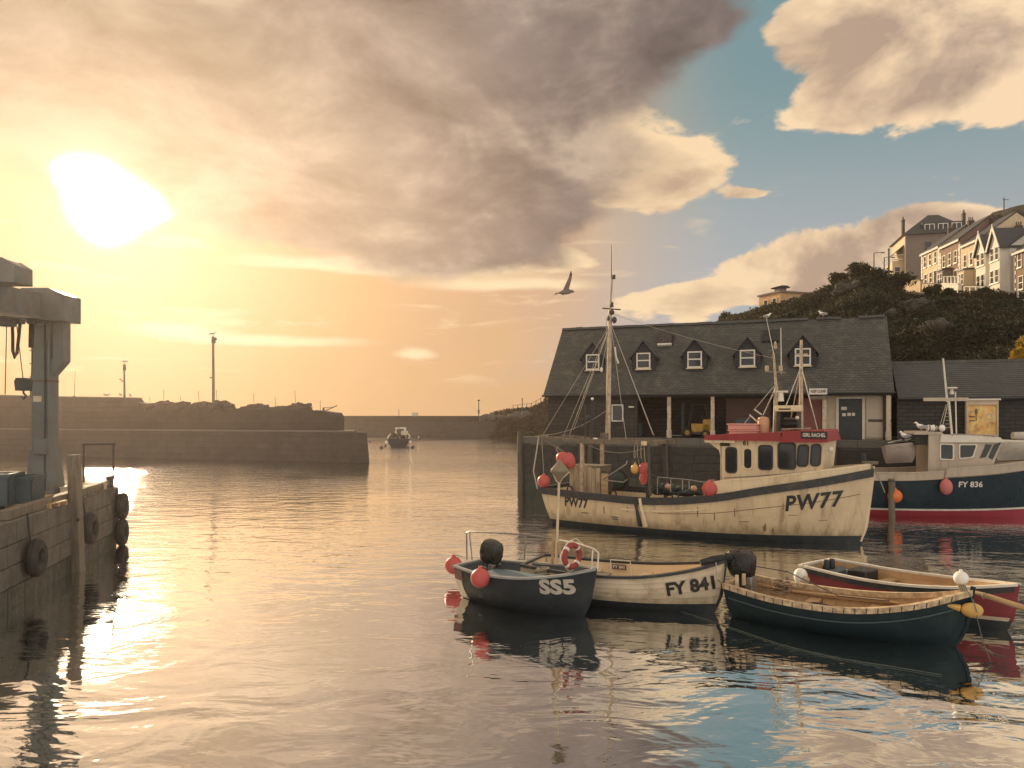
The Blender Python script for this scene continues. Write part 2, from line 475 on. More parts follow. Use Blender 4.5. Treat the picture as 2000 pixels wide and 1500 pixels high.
# ------------------------------------------------------------------ boat hulls
class Hull:
    """x runs from transom (0) to stem (L), y to port, z = 0 on the waterline"""
    def __init__(s, L, B, sheer, draft=.35, tw=.75, um=.42, p0=1.7, p1=2.4, rake=.4, back=.1, k=2.6, cut=.35):
        s.L, s.B, s.sheer, s.draft, s.tw, s.um, s.p0, s.p1, s.rake, s.back, s.k, s.cut = L, B, sheer, draft, tw, um, p0, p1, rake, back, k, cut
    def P(s, u, z, side=-1):
        sh = s.sheer(u); zf = min(max((z + s.draft) / (sh + s.draft), 0.0), 1.15)
        xs = -s.back * zf
        xb = s.L - s.cut + s.cut * min(1, zf * 2.2) ** .6 + s.rake * zf
        x = xs + u * (xb - xs)
        if u < s.um: w = s.tw + (1 - s.tw) * math.sin(math.pi / 2 * u / s.um)
        else:
            q = (u - s.um) / (1 - s.um)
            w = 1 - q ** (s.p0 + (s.p1 - s.p0) * zf)
        sec = (1 - max(0, 1 - zf) ** s.k)
        y = side * s.B / 2 * max(w, 0) * sec
        return Vector((x, y, z))
    def N(s, u, z, side=-1):
        e = .004
        u0 = min(max(u, e), 1 - 2 * e)
        a = s.P(u0 + e, z, side) - s.P(u0 - e, z, side)
        b = s.P(u0, z + e, side) - s.P(u0, z - e, side)
        n = a.cross(b) * (1 if side < 0 else -1)
        return n.normalized()
    def S(s, u, z, side=-1, off=0.0):
        p = s.P(u, z, side)
        return p + s.N(u, z, side) * off if off else p
    def band(s, mb, za, zb, u0=0.0, u1=1.0, nu=40, nv=6, off0=0.0, off1=None, sides=(-1, 1)):
        off1 = off0 if off1 is None else off1
        for sd in sides:
            fn = lambda a, b: s.S(u0 + (u1 - u0) * a, (1 - b) * za(u0 + (u1 - u0) * a) + b * zb(u0 + (u1 - u0) * a), sd, off0 + (off1 - off0) * b)
            mb.grid(fn, nu, nv)
            if sd > 0:
                k = nu * nv
                mb.f[-k:] = [tuple(reversed(f)) for f in mb.f[-k:]]
        return mb
    def transom(s, mb, za, zb, nv=6, u=0.0, off=0.0, ny=4):
        def fn(a, b):
            z = za + (zb(0) - za) * b if callable(zb) else za + (zb - za) * b
            p = s.P(u, z, -1); q = s.P(u, z, 1)
            r = p.lerp(q, a); r.x -= off
            return r
        mb.grid(fn, ny, nv); return mb
    def deck(s, mb, zf, u0, u1, nu=24, inset=.03, camber=0.0, ny=4):
        def fn(a, b):
            u = u0 + (u1 - u0) * a; z = zf(u)
            p = s.P(u, z, -1); q = s.P(u, z, 1); w = max(q.y - inset, .001)
            return Vector((p.x, -w + 2 * w * b, z + camber * (1 - (2 * b - 1) ** 2)))
        mb.grid(fn, nu, ny); return mb
    def rail(s, mb, zf, h, oo, oi, u0=0.0, u1=1.0, nu=40, sides=(-1, 1)):
        """timber of rectangular section swept along the side"""
        for sd in sides:
            ring = []
            for i in range(nu + 1):
                u = u0 + (u1 - u0) * i / nu; z = zf(u)
                p = s.P(u, z, sd); n = s.N(u, z, sd); n.z = 0
                n.normalize()
                a, b = p + n * oo, p + n * oi
                if sd * b.y < 0: b.y = 0
                ring += [a, b, b + Vector((0, 0, h)), a + Vector((0, 0, h))]
            fs = []
            for i in range(nu):
                for j in range(4):
                    j2 = (j + 1) % 4
                    f = (i * 4 + j, (i + 1) * 4 + j, (i + 1) * 4 + j2, i * 4 + j2)
                    fs.append(f if sd > 0 else f[::-1])
            fs += [(0, 1, 2, 3), (nu * 4 + 3, nu * 4 + 2, nu * 4 + 1, nu * 4)]
            mb.add(ring, fs)
        return mb
def heading(dx, dy): return math.atan2(dy, dx)

# ------------------------------------------------------------------ water
def water_mat():
    m = bpy.data.materials.new('harbour_water'); m.use_nodes = True
    n, l = m.node_tree.nodes, m.node_tree.links
    b = n['Principled BSDF']; g = NG(n, l)
    tc = n.new('ShaderNodeTexCoord').outputs['Object']
    b.inputs['Base Color'].default_value = (.012, .022, .024, 1)
    b.inputs['Roughness'].default_value = .03
    v = g.vm('MULTIPLY', tc, (.75, 1.25, 1.0))
    patch = g.mr(g.noise(tc, .055, 3, .5), .35, .65, .45, 1.15)
    big = g.noise(v, .6, 3, .5, .8)
    mid = g.noise(g.vm('MULTIPLY', tc, (.7, 1.3, 1)), 1.6, 3, .5, .5)
    fine = g.noise(g.vm('MULTIPLY', tc, (.7, 1.4, 1)), 5.5, 3, .55, .3)
    y = g.sep(tc)[1]
    far = g.m('ADD', g.mr(y, 11, 28, 0.42, 1.0), g.mr(y, 32, 80, 0.0, 1.3))
    h = g.m('ADD', g.m('MULTIPLY', big, .040), g.m('MULTIPLY', mid, g.m('MULTIPLY', g.m('MULTIPLY', patch, far), .026)))
    h = g.m('ADD', h, g.m('MULTIPLY', fine, g.m('MULTIPLY', g.m('MULTIPLY', patch, g.m('MULTIPLY', far, g.mr(y, 13, 34, .3, 1.0))), .0105)))
    bn = n.new('ShaderNodeBump'); bn.inputs['Strength'].default_value = 1.0; bn.inputs['Distance'].default_value = 1.0
    l.new(h, bn.inputs['Height']); l.new(bn.outputs[0], b.inputs['Normal'])
    # still evening water: reflection rises from steep to grazing angles
    gl_ = n.new('ShaderNodeBsdfGlossy'); gl_.inputs['Color'].default_value = (.96, .96, .94, 1); gl_.inputs['Roughness'].default_value = .012
    l.new(bn.outputs[0], gl_.inputs['Normal'])
    lw = n.new('ShaderNodeLayerWeight'); lw.inputs[0].default_value = .5
    mx = n.new('ShaderNodeMixShader'); l.new(g.mr(lw.outputs['Facing'], 0.0, .9, .22, .90, False), mx.inputs[0])
    l.new(b.outputs[0], mx.inputs[1]); l.new(gl_.outputs[0], mx.inputs[2]); l.new(mx.outputs[0], n['Material Output'].inputs[0])
    return m
wb = MB()
wb.add([(-2500, -30, 0), (2500, -30, 0), (2500, 5000, 0), (-2500, 5000, 0)], [(0, 1, 2, 3)])
struct(wb.build('water', water_mat(), smooth=False))

# ------------------------------------------------------------------ shared materials
M_STONE = mat('quay_stone', (.055, .052, .048), .9, col2=(.033, .032, .03), nscale=3, bump=.03, bscale=9, dirt=(.03, .035, .03), dirt_amt=.8, dirt_scale=1.2)
M_WEED = mat('quay_stone_wet', (.055, .055, .045), .5, col2=(.03, .035, .022), nscale=3, bump=.03, bscale=9, dirt=(.015, .02, .012), dirt_amt=.8)
M_COPING = mat('coping_granite', (.13, .12, .105), .8, col2=(.09, .085, .08), nscale=5, bump=.015, bscale=20)
M_CONC = mat('quay_concrete', (.20, .19, .17), .85, col2=(.13, .125, .115), nscale=1.2, bump=.01, bscale=14, dirt=(.06, .06, .055), dirt_amt=.6)
M_SLATE = wall_mat('roof_slate', (.098, .100, .094), (.056, .059, .058), (.028, .029, .029), .28, .135, .02, .6, .016, 'xz', (.135, .13, .09))
M_SLATE2 = wall_mat('roof_slate_blue', (.068, .078, .084), (.052, .06, .066), (.03, .033, .036), .28, .11, .012, .55, .012, 'xz', (.085, .09, .08))
M_WHITE = mat('white_paint', (.74, .70, .62), .5, col2=(.58, .54, .46), nscale=5, namt=.5, dirt=(.35, .27, .18), dirt_amt=.4, dirt_scale=4)
M_CREAM = mat('cream_paint', (.60, .50, .36), .55, col2=(.46, .37, .26), nscale=4, namt=.6)
M_BLACK = mat('black_paint', (.018, .02, .022), .45, nscale=6, dirt=(.07, .06, .05), dirt_amt=.5)
M_DARK = mat('dark_interior', (.035, .033, .03), .9)
M_GLASS = glass_mat('window_glass')
M_TIMBER = mat('grey_timber', (.20, .165, .12), .8, col2=(.11, .09, .07), nscale=8, namt=.8, bump=.006, bscale=30, wood=(1, 1, .15))
M_PLANK = mat('pale_timber', (.52, .36, .20), .7, col2=(.34, .22, .12), nscale=9, namt=.8, bump=.004, bscale=30, wood=(.15, 1, 1))
M_STEEL = mat('galvanised_steel', (.36, .35, .33), .42, .8, nscale=8, dirt=(.16, .08, .04), dirt_amt=.5, dirt_scale=6)
M_IRON = mat('painted_iron', (.06, .065, .065), .55, .2, dirt=(.14, .07, .035), dirt_amt=.6, dirt_scale=3)
M_ROPE = mat('rope', (.34, .29, .21), .9, nscale=30)
M_BLUEROPE = mat('blue_rope', (.10, .20, .24), .9, nscale=30)
M_RUBBER = mat('tyre_rubber', (.02, .02, .02), .75, nscale=12, dirt=(.08, .075, .06), dirt_amt=.5)

# ------------------------------------------------------------------ the fish quay on the right
EDIR = Vector((1, -.38, 0)).normalized()
RZ = heading(1, -.38)
O_ = Vector((2.09, 46.0, 3.2))              # front left foot of the market
EB = Vector((-EDIR.y, EDIR.x, 0))           # backwards
def onq(s, y=0.0, z=0.0): return O_ + EDIR * s + EB * y + Vector((0, 0, z))
def s_of(px, y=0.0):
    r = (px - 1000) / F
    ox, oy = O_.x + EB.x * y, O_.y + EB.y * y
    return (oy * r - ox) / (EDIR.x - EDIR.y * r)

quay = MB()
quay.bb(-1.0, 60, -1.66, 16, -4.5, -.02)
quay = struct(quay.build('quay', M_CONC, smooth=False)); quay.location = O_; quay.rotation_euler = (0, 0, RZ)
# granite blocks of its face, each one laid
blk_meshes = []
for k in range(5):
    b = MB(); w = (.92, 1.1, 1.28, 1.45, 1.05)[k]
    j = [random.uniform(-.012, .012) for _ in range(8)]
    b.bb(0, w, -.05, .10, 0, .41)
    b.v = [(x + j[i], y + j[(i + 3) % 8] * .8, z + j[(i + 5) % 8]) for i, (x, y, z) in enumerate(b.v)]
    blk_meshes.append((w, b.mesh('block', M_STONE, False), b.mesh('block', M_WEED, False)))
for row in range(9):
    z = -3.9 + .43 * row + .02
    if z > -.5: break
    s = -1.02 - random.uniform(0, .4) * 0
    while s < 26:
        w, me, me2 = random.choice(blk_meshes)
        if s < 0 and row % 2: w, me, me2 = blk_meshes[0]
        o = bpy.data.objects.new('block', me2 if z < -2.3 else me); COL.objects.link(o); o.parent = quay
        o.location = (s, -1.68 - random.uniform(0, .02), z)
        s += w + .025
for k in range(21):
    b = MB(); b.bb(.01, 1.27, -.1, .6, -.36, .012)
    if k == 0: cop = b.mesh('coping_stone', M_COPING, False)
    o = bpy.data.objects.new('coping_stone', cop); COL.objects.link(o); o.parent = quay
    o.location = (-1.03 + 1.28 * k, -1.68, random.uniform(0, .015))
# timber fender piles on the face
for i, s in enumerate((-1.0, 3.2, 7.4, 11.6, 15.8, 20.0)):
    b = MB(); zt = .35 if i == 0 else .05
    b.tube([(0, 0, -4.2), (.02, -.02, -2.4), (-.015, .01, -1), (.0, 0, zt)], [.17, .165, .15, .13], 9)
    o = b.build('fender_pile', mat('pile_timber', (.10, .085, .065), .8, col2=(.05, .045, .035), nscale=6, bump=.01), None)
    o.location = onq(s, -1.96)
    tag(o, ('round timber fender pile at the left corner of the fish quay' if i == 0 else
            'round timber pile number %s from the left along the fish quay face' % ('zero one two three four five six'.split()[i + 1])), 'pile', 'fender piles along the fish quay')

# ------------------------------------------------------------------ market building
ML, EAVE, RIDGE, HD = 18.55, 2.72, 6.78, 3.68
mk = thing('fish_market', 'long dark slate roofed harbourside building with five white dormer windows', 'building', O_, RZ)
def stepped_roof(b, L, eave, ridge, hd, n=30, x0=0.0, over=.25, th=.022):
    """slate courses, each lapping the next"""
    sl = (ridge - eave) / hd
    for side in (0, 1):
        for i in range(n):
            y0, y1 = -over + (hd + over) * i / n, -over + (hd + over) * (i + 1) / n
            za, zb = eave + sl * y0 + th, eave + sl * (y1 + .02)
            Y0, Y1 = (y0, y1 + .02) if side == 0 else (2 * hd - y0, 2 * hd - y1 - .02)
            vs = [(x0, Y0, za), (x0 + L, Y0, za), (x0 + L, Y1, zb), (x0, Y1, zb), (x0, Y0, za - th - .03), (x0 + L, Y0, za - th - .03)]
            b.add(vs, [(0, 1, 2, 3), (4, 5, 1, 0)] if side == 0 else [(3, 2, 1, 0), (0, 1, 5, 4)])
    for X in (x0 + .005, x0 + L - .005):
        b.add([(X, -over, eave - sl * over - .08), (X, hd, ridge - .08), (X, 2 * hd + over, eave - sl * over - .08), (X, 2 * hd + over, eave - sl * over), (X, hd, ridge), (X, -over, eave - sl * over)],
              [(0, 1, 4, 5), (1, 2, 3, 4)])
roof = part('roof', M_SLATE, mk, lambda b: stepped_roof(b, ML + .3, EAVE, RIDGE, HD, 32, -.15), smooth=False)
rt = MB(); rt.prism([(-.16, -.10), (0, .05), (.16, -.10), (.13, -.12), (0, .0), (-.13, -.12)], 0, .44, 'yz')
rtm = rt.mesh('ridge_tile', M_SLATE2, False)
for k in range(42):
    if k in (33, 37, 38): continue
    o = bpy.data.objects.new('ridge_tile', rtm); COL.objects.link(o); o.parent = roof
    o.location = (-.15 + .447 * k, HD, RIDGE + .06 + random.uniform(-.012, .02)); o.rotation_euler = (0, random.uniform(-.02, .02), 0)
part('fascia', mat('dark_fascia', (.035, .037, .04), .6), mk, lambda b: b.bb(-.1, ML + .1, -.12, -.02, EAVE - .42, EAVE - .12), smooth=False)
part('gutter', M_BLACK, mk, lambda b: b.tube([(-.2, -.33, EAVE - .3), (ML + .2, -.33, EAVE - .3)], .06, 8))
M_RUBBLE = wall_mat('market_rubble', (.075, .064, .054), (.055, .048, .042), (.035, .033, .03), .55, .22, .03)
# walls: solid stone at the left, open loading bay, offices at the right
part('wall', M_RUBBLE, mk, lambda b: (b.bb(0, 5.4, .25, .6, 0, EAVE - .1), b.bb(0, .35, .6, 2 * HD - .2, 0, EAVE - .1), b.bb(ML - .3, ML, .6, 2 * HD - .2, 0, EAVE - .1),
     b.bb(.35, ML - .3, 2.6, 2.9, 0, EAVE - .1), b.bb(.35, ML - .3, 2 * HD - .5, 2 * HD - .2, 0, EAVE - .1),
     b.prism([(.3, EAVE - .1), (HD, RIDGE - .25), (2 * HD - .3, EAVE - .1)], .02, .3, 'yz'), b.prism([(.3, EAVE - .1), (HD, RIDGE - .25), (2 * HD - .3, EAVE - .1)], ML - .3, ML - .02, 'yz')), smooth=False)
part('bay_ceiling', M_DARK, mk, lambda b: b.bb(.35, ML - .3, .0, 2.6, EAVE - .14, EAVE - .08), smooth=False)
for px in (1307, 1392, 1610, 1735):
    part('post', mat('post_paint', (.62, .52, .38), .6, col2=(.45, .36, .26), dirt=(.12, .1, .08), dirt_amt=.7), mk,
         lambda b: (b.box((s_of(px), .0, (EAVE - .35) / 2), (.2, .2, EAVE - .36)), b.box((s_of(px), 0, .22), (.26, .26, .44))), bevel=.012)
# panels and doors in the back of the bay
def panel(name, px0, px1, y, z0, z1, m, parent=mk):
    return part(name, m, parent, lambda b: b.bb(s_of(px0, y), s_of(px1, y), y - .05, y, z0, z1), smooth=False)
M_SHUT = mat('faded_shutter', (.20, .13, .11), .7, col2=(.15, .10, .09), nscale=3, wood=(.3, 1, 6))
panel('shutter', 1418, 1505, 2.58, .05, 2.25, M_SHUT)
for k in range(9):
    part('shutter_slat', M_SHUT, mk, lambda b: b.bb(s_of(1420, 2.5), s_of(1503, 2.5), 2.5, 2.55, .08 + k * .235, .08 + k * .235 + .2), smooth=False)
panel('shutter', 1556, 1606, 1.2, .02, 2.2, mat('red_shutter', (.30, .12, .10), .65, col2=(.22, .09, .08)))
for k in range(8):
    part('shutter_slat', MATS['red_shutter'], mk, lambda b: b.bb(s_of(1558, 1.12), s_of(1604, 1.12), 1.10, 1.15, .05 + k * .265, .05 + k * .265 + .23), smooth=False)
# office front
part('office_wall', M_CREAM, mk, lambda b: b.bb(s_of(1612, .8), ML - .02, .8, .95, 0, EAVE - .12), smooth=False)
dr = part('door', mat('office_door', (.035, .045, .05), .5), mk, lambda b: b.bb(s_of(1638, .7), s_of(1684, .7), .72, .79, .02, 2.15), smooth=False)
part('door_frame', M_WHITE, dr, lambda b: (b.bb(s_of(1633, .7), s_of(1638, .7), .70, .80, 0, 2.25), b.bb(s_of(1684, .7), s_of(1689, .7), .70, .80, 0, 2.25), b.bb(s_of(1638, .7), s_of(1684, .7), .70, .80, 2.15, 2.25)), smooth=False)
for (x0, x1, z0, z1) in ((1643, 1654, 1.55, 1.72), (1645, 1652, 1.22, 1.38), (1655, 1662, 1.24, 1.4), (1664, 1670, 1.24, 1.4)):
    part('notice', M_WHITE, dr, lambda b: b.bb(s_of(x0, .7), s_of(x1, .7), .70, .715, z0, z1), smooth=False)
pn = part('roller_panel', mat('pale_panel', (.58, .50, .40), .6, col2=(.48, .41, .33), wood=(.3, 1, 5)), mk, lambda b: b.bb(s_of(1692, .7), s_of(1741, .7), .72, .79, .1, 2.28), smooth=False)
part('panel_band', mat('band_dark', (.10, .08, .07), .6), pn, lambda b: (b.bb(s_of(1696, .7), s_of(1728, .7), .70, .715, .92, 1.06), b.bb(s_of(1735, .7), s_of(1741, .7), .70, .715, .92, 1.06)), smooth=False)
# small openings of the left stone wall
for (x0, x1, z0, z1) in ((3.9, 4.6, .9, 1.9),):
    wnd = part('window', M_WHITE, mk, lambda b: (b.bb(x0, x1, .18, .26, z0, z0 + .07), b.bb(x0, x1, .18, .26, z1 - .07, z1), b.bb(x0, x0 + .07, .18, .26, z0, z1), b.bb(x1 - .07, x1, .18, .26, z0, z1)), smooth=False)
    part('pane', M_GLASS, wnd, lambda b: b.bb(x0 + .07, x1 - .07, .22, .24, z0 + .07, z1 - .07), smooth=False)
# wall lamp
part('wall_lamp', M_WHITE, mk, lambda b: b.box((s_of(1232), .15, 1.75), (.3, .2, .08)), smooth=False)

# dormers
SL = (RIDGE - EAVE) / HD
M_TILEHUNG = wall_mat('tile_hung', (.05, .055, .062), (.04, .045, .05), (.02, .02, .022), .25, .16, .01)
for i, px in enumerate((1158, 1257, 1357, 1460, 1568)):
    fy = 1.0; sc = s_of(px, fy); hw = .68; ze = 4.74; za = 5.58; zs = EAVE + SL * fy
    d = part('dormer', M_TILEHUNG, mk, lambda b: (
        b.add([(sc - hw, fy, zs - .02), (sc + hw, fy, zs - .02), (sc + hw, fy, ze), (sc, fy, za), (sc - hw, fy, ze)], [(0, 1, 2, 3, 4)]),
        b.add([(sc - hw, fy, zs - .02), (sc - hw, fy, ze), (sc - hw, (ze - EAVE) / SL + .05, ze)], [(0, 1, 2)]),
        b.add([(sc + hw, fy, zs - .02), (sc + hw, fy, ze), (sc + hw, (ze - EAVE) / SL + .05, ze)], [(2, 1, 0)])), smooth=False)
    def droof(b):
        yb_e, yb_a = (ze - EAVE) / SL + .2, (za - EAVE) / SL + .2
        for sd in (-1, 1):
            o = hw + .14; zz = ze - .14 * (za - ze) / hw
            vs = [(sc + sd * o, fy - .14, zz), (sc, fy - .14, za + .03), (sc, yb_a, za + .03), (sc + sd * o, yb_e, zz)]
            vs2 = [(a, bb_, c + .07) for a, bb_, c in vs]
            b.add(vs + vs2, [(0, 1, 2, 3), (7, 6, 5, 4), (0, 4, 5, 1), (3, 7, 4, 0)])
    part('dormer_roof', M_SLATE2, d, droof, smooth=False)
    w0, w1, z0, z1 = sc - .41, sc + .41, 3.98, 4.92
    def frame(b):
        b.bb(w0, w0 + .075, fy - .09, fy - .01, z0, z1); b.bb(w1 - .075, w1, fy - .09, fy - .01, z0, z1)
        b.bb(w0 + .075, w1 - .075, fy - .09, fy - .01, z0, z0 + .08); b.bb(w0 + .075, w1 - .075, fy - .09, fy - .01, z1 - .075, z1)
        zm = z0 + (z1 - z0) * (.52 if i != 4 else .56); b.bb(w0 + .075, w1 - .075, fy - .10, fy - .01, zm - .035, zm + .035)
    part('window_frame', M_WHITE, d, frame, smooth=False)
    zm = z0 + (z1 - z0) * (.52 if i != 4 else .56)
    part('pane', M_GLASS, d, lambda b: b.bb(w0 + .075, w1 - .075, fy - .05, fy - .03, z0 + .08, zm - .035), smooth=False)
    part('pane', M_GLASS, d, lambda b: b.bb(w0 + .075, w1 - .075, fy - .05, fy - .03, zm + .035, z1 - .075), smooth=False)
    part('sill', M_CREAM, d, lambda b: b.bb(w0 - .06, w1 + .06, fy - .16, fy, z0 - .07, z0), smooth=False)
# roof lights
for px, opn in ((1300, True), (1505, False)):
    yy = 2.75; sc = s_of(px, yy); ang = math.atan(SL)
    M_ = Matrix.Rotation(ang, 3, 'X')
    c = Vector((sc, yy, EAVE + SL * yy + .07))
    sk = part('roof_light', M_BLACK, mk, lambda b: b.box(c, (.95, 1.0, .12), M_), smooth=False)
    if opn:
        part('white_cill', M_WHITE, sk, lambda b: b.box(c + M_ @ Vector((0, -.52, .06)), (.85, .12, .14), M_), smooth=False)  # plain white cill along the open roof light
        part('sash', mat('sash_dark', (.05, .04, .038), .3), sk, lambda b: b.box(c + M_ @ Vector((0, .05, .2)), (.8, .95, .04), M_ @ Matrix.Rotation(.25, 3, 'X')), smooth=False)
    else:
        part('pane', M_GLASS, sk, lambda b: (b.box(c + M_ @ Vector((0, .24, .065)), (.8, .42, .02), M_), b.box(c + M_ @ Vector((0, -.24, .065)), (.8, .42, .02), M_)), smooth=False)
# the sign hung under the eave
sg = thing('hanging_sign', 'white rectangular sign with black capitals hung under the market eave', 'sign', onq(s_of(1598, -.45), -.45, EAVE - .2), RZ)
part('board', M_WHITE, sg, lambda b: b.bb(-.44, .44, -.03, .03, -.16, .16), smooth=False)
lettering('KEEP CLEAR', M_BLACK, sg, lambda u, v: (u, -.034, v), .20, .006, .68)
part('bracket', M_BLACK, sg, lambda b: b.bb(-.4, -.36, .035, .4, .1, .14), smooth=False)
part('bracket', M_BLACK, sg, lambda b: b.bb(.36, .4, .035, .4, .1, .14), smooth=False)
part('board', M_TIMBER, sg, lambda b: b.bb(-.44, .44, -.02, .02, -.42, -.24), smooth=False)
# rounded lower building at the right
lo = thing('quay_shed', 'low long slate roofed shed right of the tall market building', 'building', onq(ML + .35, .4), RZ)
LL, LE, LR, LH = 12.0, 2.35, 4.15, 2.9
part('roof', M_SLATE2, lo, lambda b: stepped_roof(b, LL, LE, LR, LH, 18, 0), smooth=False)
part('wall', wall_mat('shed_rubble', (.075, .072, .068), (.055, .054, .052), (.03, .03, .03), .5, .2, .03), lo, lambda b: (b.bb(0, LL, .1, .4, 0, LE - .05), b.bb(0, LL, 2 * LH - .3, 2 * LH, 0, LE - .05)), smooth=False)
part('gutter', M_BLACK, lo, lambda b: b.tube([(0, -.33, LE - .25), (LL, -.33, LE - .25)], .06, 8))
part('ridge_cap', M_SLATE, lo, lambda b: b.prism([(LH - .15, LR - .06), (LH, LR + .08), (LH + .15, LR - .06)], 0, LL, 'yz'), smooth=False)
# notice kiosk with a warm coloured poster
kx = s_of(1918, -.6)
kk = thing('notice_kiosk', 'pale framed kiosk with an orange and yellow poster by the low shed', 'kiosk', onq(kx, -.6), RZ)
part('frame', M_CREAM, kk, lambda b: (b.bb(-.68, -.6, -.1, .3, 0, 2.0), b.bb(.6, .68, -.1, .3, 0, 2.0), b.bb(-.6, .6, -.1, .3, 1.78, 2.0), b.bb(-.6, .6, -.1, .3, .0, .35)), bevel=.01)
part('roof', M_WHITE, kk, lambda b: b.bb(-.76, .76, -.2, .4, 2.0, 2.08), bevel=.01)
pm = mat('poster', (.80, .42, .12), .4, col2=(.85, .66, .26), nscale=2.2, namt=1.0, dirt=(.30, .10, .04), dirt_amt=.8, dirt_scale=3)
po = part('poster', pm, kk, lambda b: b.bb(-.6, .6, .0, .03, .35, 1.78), smooth=False)
part('poster_mark', mat('poster_green', (.18, .16, .04), .5), po, lambda b: (b.ball((-.25, -.01, 1.45), .1, (.7, .1, 1.6)), b.bb(-.27, -.23, -.012, -.004, 1.0, 1.35)))
part('poster_frame', M_CREAM, po, lambda b: (b.bb(.18, .46, -.012, -.004, 1.05, 1.1), b.bb(.18, .46, -.012, -.004, 1.3, 1.35), b.bb(.18, .23, -.012, -.004, 1.1, 1.3), b.bb(.41, .46, -.012, -.004, 1.1, 1.3)), smooth=False)
for z_ in (1.18, .98): part('caption', M_BLACK, po, lambda b: b.bb(-.55, -.3, -.012, -.004, z_, z_ + .05), smooth=False)
# forklift under the market roof
fk = thing('forklift_truck', 'yellow and dark forklift parked between the pale posts under the market', 'forklift', onq(s_of(1362, 1.2), 1.2), RZ)
M_YEL = mat('forklift_yellow', (.50, .30, .05), .5, dirt=(.08, .06, .04), dirt_amt=.6)
part('body', M_YEL, fk, lambda b: (b.bb(-.3, .75, -.45, .45, .3, .8), b.bb(.35, .8, -.45, .45, .3, 1.05)), bevel=.05)
part('chassis', M_IRON, fk, lambda b: b.bb(-.75, .7, -.42, .42, .18, .32), smooth=False)
part('cab_guard', M_IRON, fk, lambda b: (b.tube([(-.45, -.42, .6), (-.25, -.42, 1.85), (.5, -.42, 1.9), (.62, -.42, .9)], .035), b.tube([(-.45, .42, .6), (-.25, .42, 1.85), (.5, .42, 1.9), (.62, .42, .9)], .035), b.bb(-.25, .5, -.42, .42, 1.87, 1.92)))
part('mast', M_IRON, fk, lambda b: (b.bb(-.85, -.75, -.35, -.25, .1, 2.0), b.bb(-.85, -.75, .25, .35, .1, 2.0), b.bb(-.85, -.77, -.25, .25, 1.2, 1.3)), smooth=False)
part('fork', M_STEEL, fk, lambda b: (b.bb(-1.7, -.85, -.3, -.2, .08, .12), b.bb(-1.7, -.85, .2, .3, .08, .12)), smooth=False)
part('seat', M_BLACK, fk, lambda b: (b.bb(-.05, .35, -.25, .25, .8, .9), b.bb(.28, .38, -.25, .25, .9, 1.35)), bevel=.03)
MX = Matrix.Rotation(R(90), 3, 'X')
for (x, y, r) in ((-.5, -.45, .28), (-.5, .45, .28), (.5, -.45, .22), (.5, .45, .22)):
    w = part('wheel', M_RUBBER, fk, lambda b: b.lathe([(r * .6, -.09), (r, -.08), (r, .08), (r * .6, .09)], (x, y, r), 16, MX))
    part('hub', M_YEL, w, lambda b: b.lathe([(r * .5, -.1), (r * .5, .1)], (x, y, r), 12, MX))
# fish boxes stacked in the bay
for i, (px, yy, n_, c_) in enumerate(((1240, 1.4, 3, (.10, .14, .16)), (1452, 1.0, 4, (.07, .09, .11)), (1520, 1.4, 2, (.16, .13, .10)))):
    for k in range(n_):
        m_ = mat('box_%d' % i, c_, .6)
        t = thing('fish_box', '%s plastic fish box, %s up in the stack %s' % (('grey', 'dark', 'brown')[i], ('lowest', 'second', 'third', 'fourth')[k],
                  ('beside the stone end of the market', 'in front of the faded shutter', 'left of the red shutter')[i]), 'fish box', onq(s_of(px, yy), yy, .02 + k * .27), RZ, 'fish boxes stacked in the market bay')
        part('tray', m_, t, lambda b: (b.bb(-.38, .38, -.24, .24, 0, .03), b.bb(-.4, -.36, -.25, .25, .03, .25), b.bb(.36, .4, -.25, .25, .03, .25), b.bb(-.36, .36, -.25, -.21, .03, .25), b.bb(-.36, .36, .21, .25, .03, .25)), smooth=False)
        part('rim', m_, t, lambda b: (b.bb(-.43, .43, -.28, -.25, .21, .255), b.bb(-.43, .43, .25, .28, .21, .255)), smooth=False)

# ------------------------------------------------------------------ the hill behind the market
ridge_py = interp([(925, 814), (945, 811), (985, 803), (1040, 797), (1075, 776), (1200, 715), (1300, 670), (1410, 628), (1500, 600), (1560, 584), (1600, 570), (1650, 552), (1690, 541), (1740, 558), (1775, 574), (1880, 577), (2000, 577), (2425, 577)])
ridge_Y = interp([(925, 165), (985, 155), (1075, 148), (1200, 140), (1300, 134), (1410, 125), (1500, 118), (1600, 108), (1690, 101), (1740, 99), (1775, 96), (1880, 92), (2000, 88), (2425, 84)])
base_Y = interp([(925, 158), (1075, 134), (1200, 110), (1300, 85), (1410, 62), (1700, 57), (2000, 50), (2425, 46)])
base_z = interp([(925, -1.0), (1200, -.5), (1410, 3.1), (2425, 3.1)])
upper = interp([(1700, 0), (1860, .0), (1905, .6), (1930, .92), (2425, 1.15)])
back_a = interp([(925, -.4), (1640, -.4), (1740, -.1), (1775, .178), (2425, .178)])
def fbm(x, y, s, o=4):
    v = 0; a = 1; 
    for k in range(o):
        v += a * mnoise.noise(Vector((x * s, y * s, 3.7 * k))); s *= 2.03; a *= .5
    return v
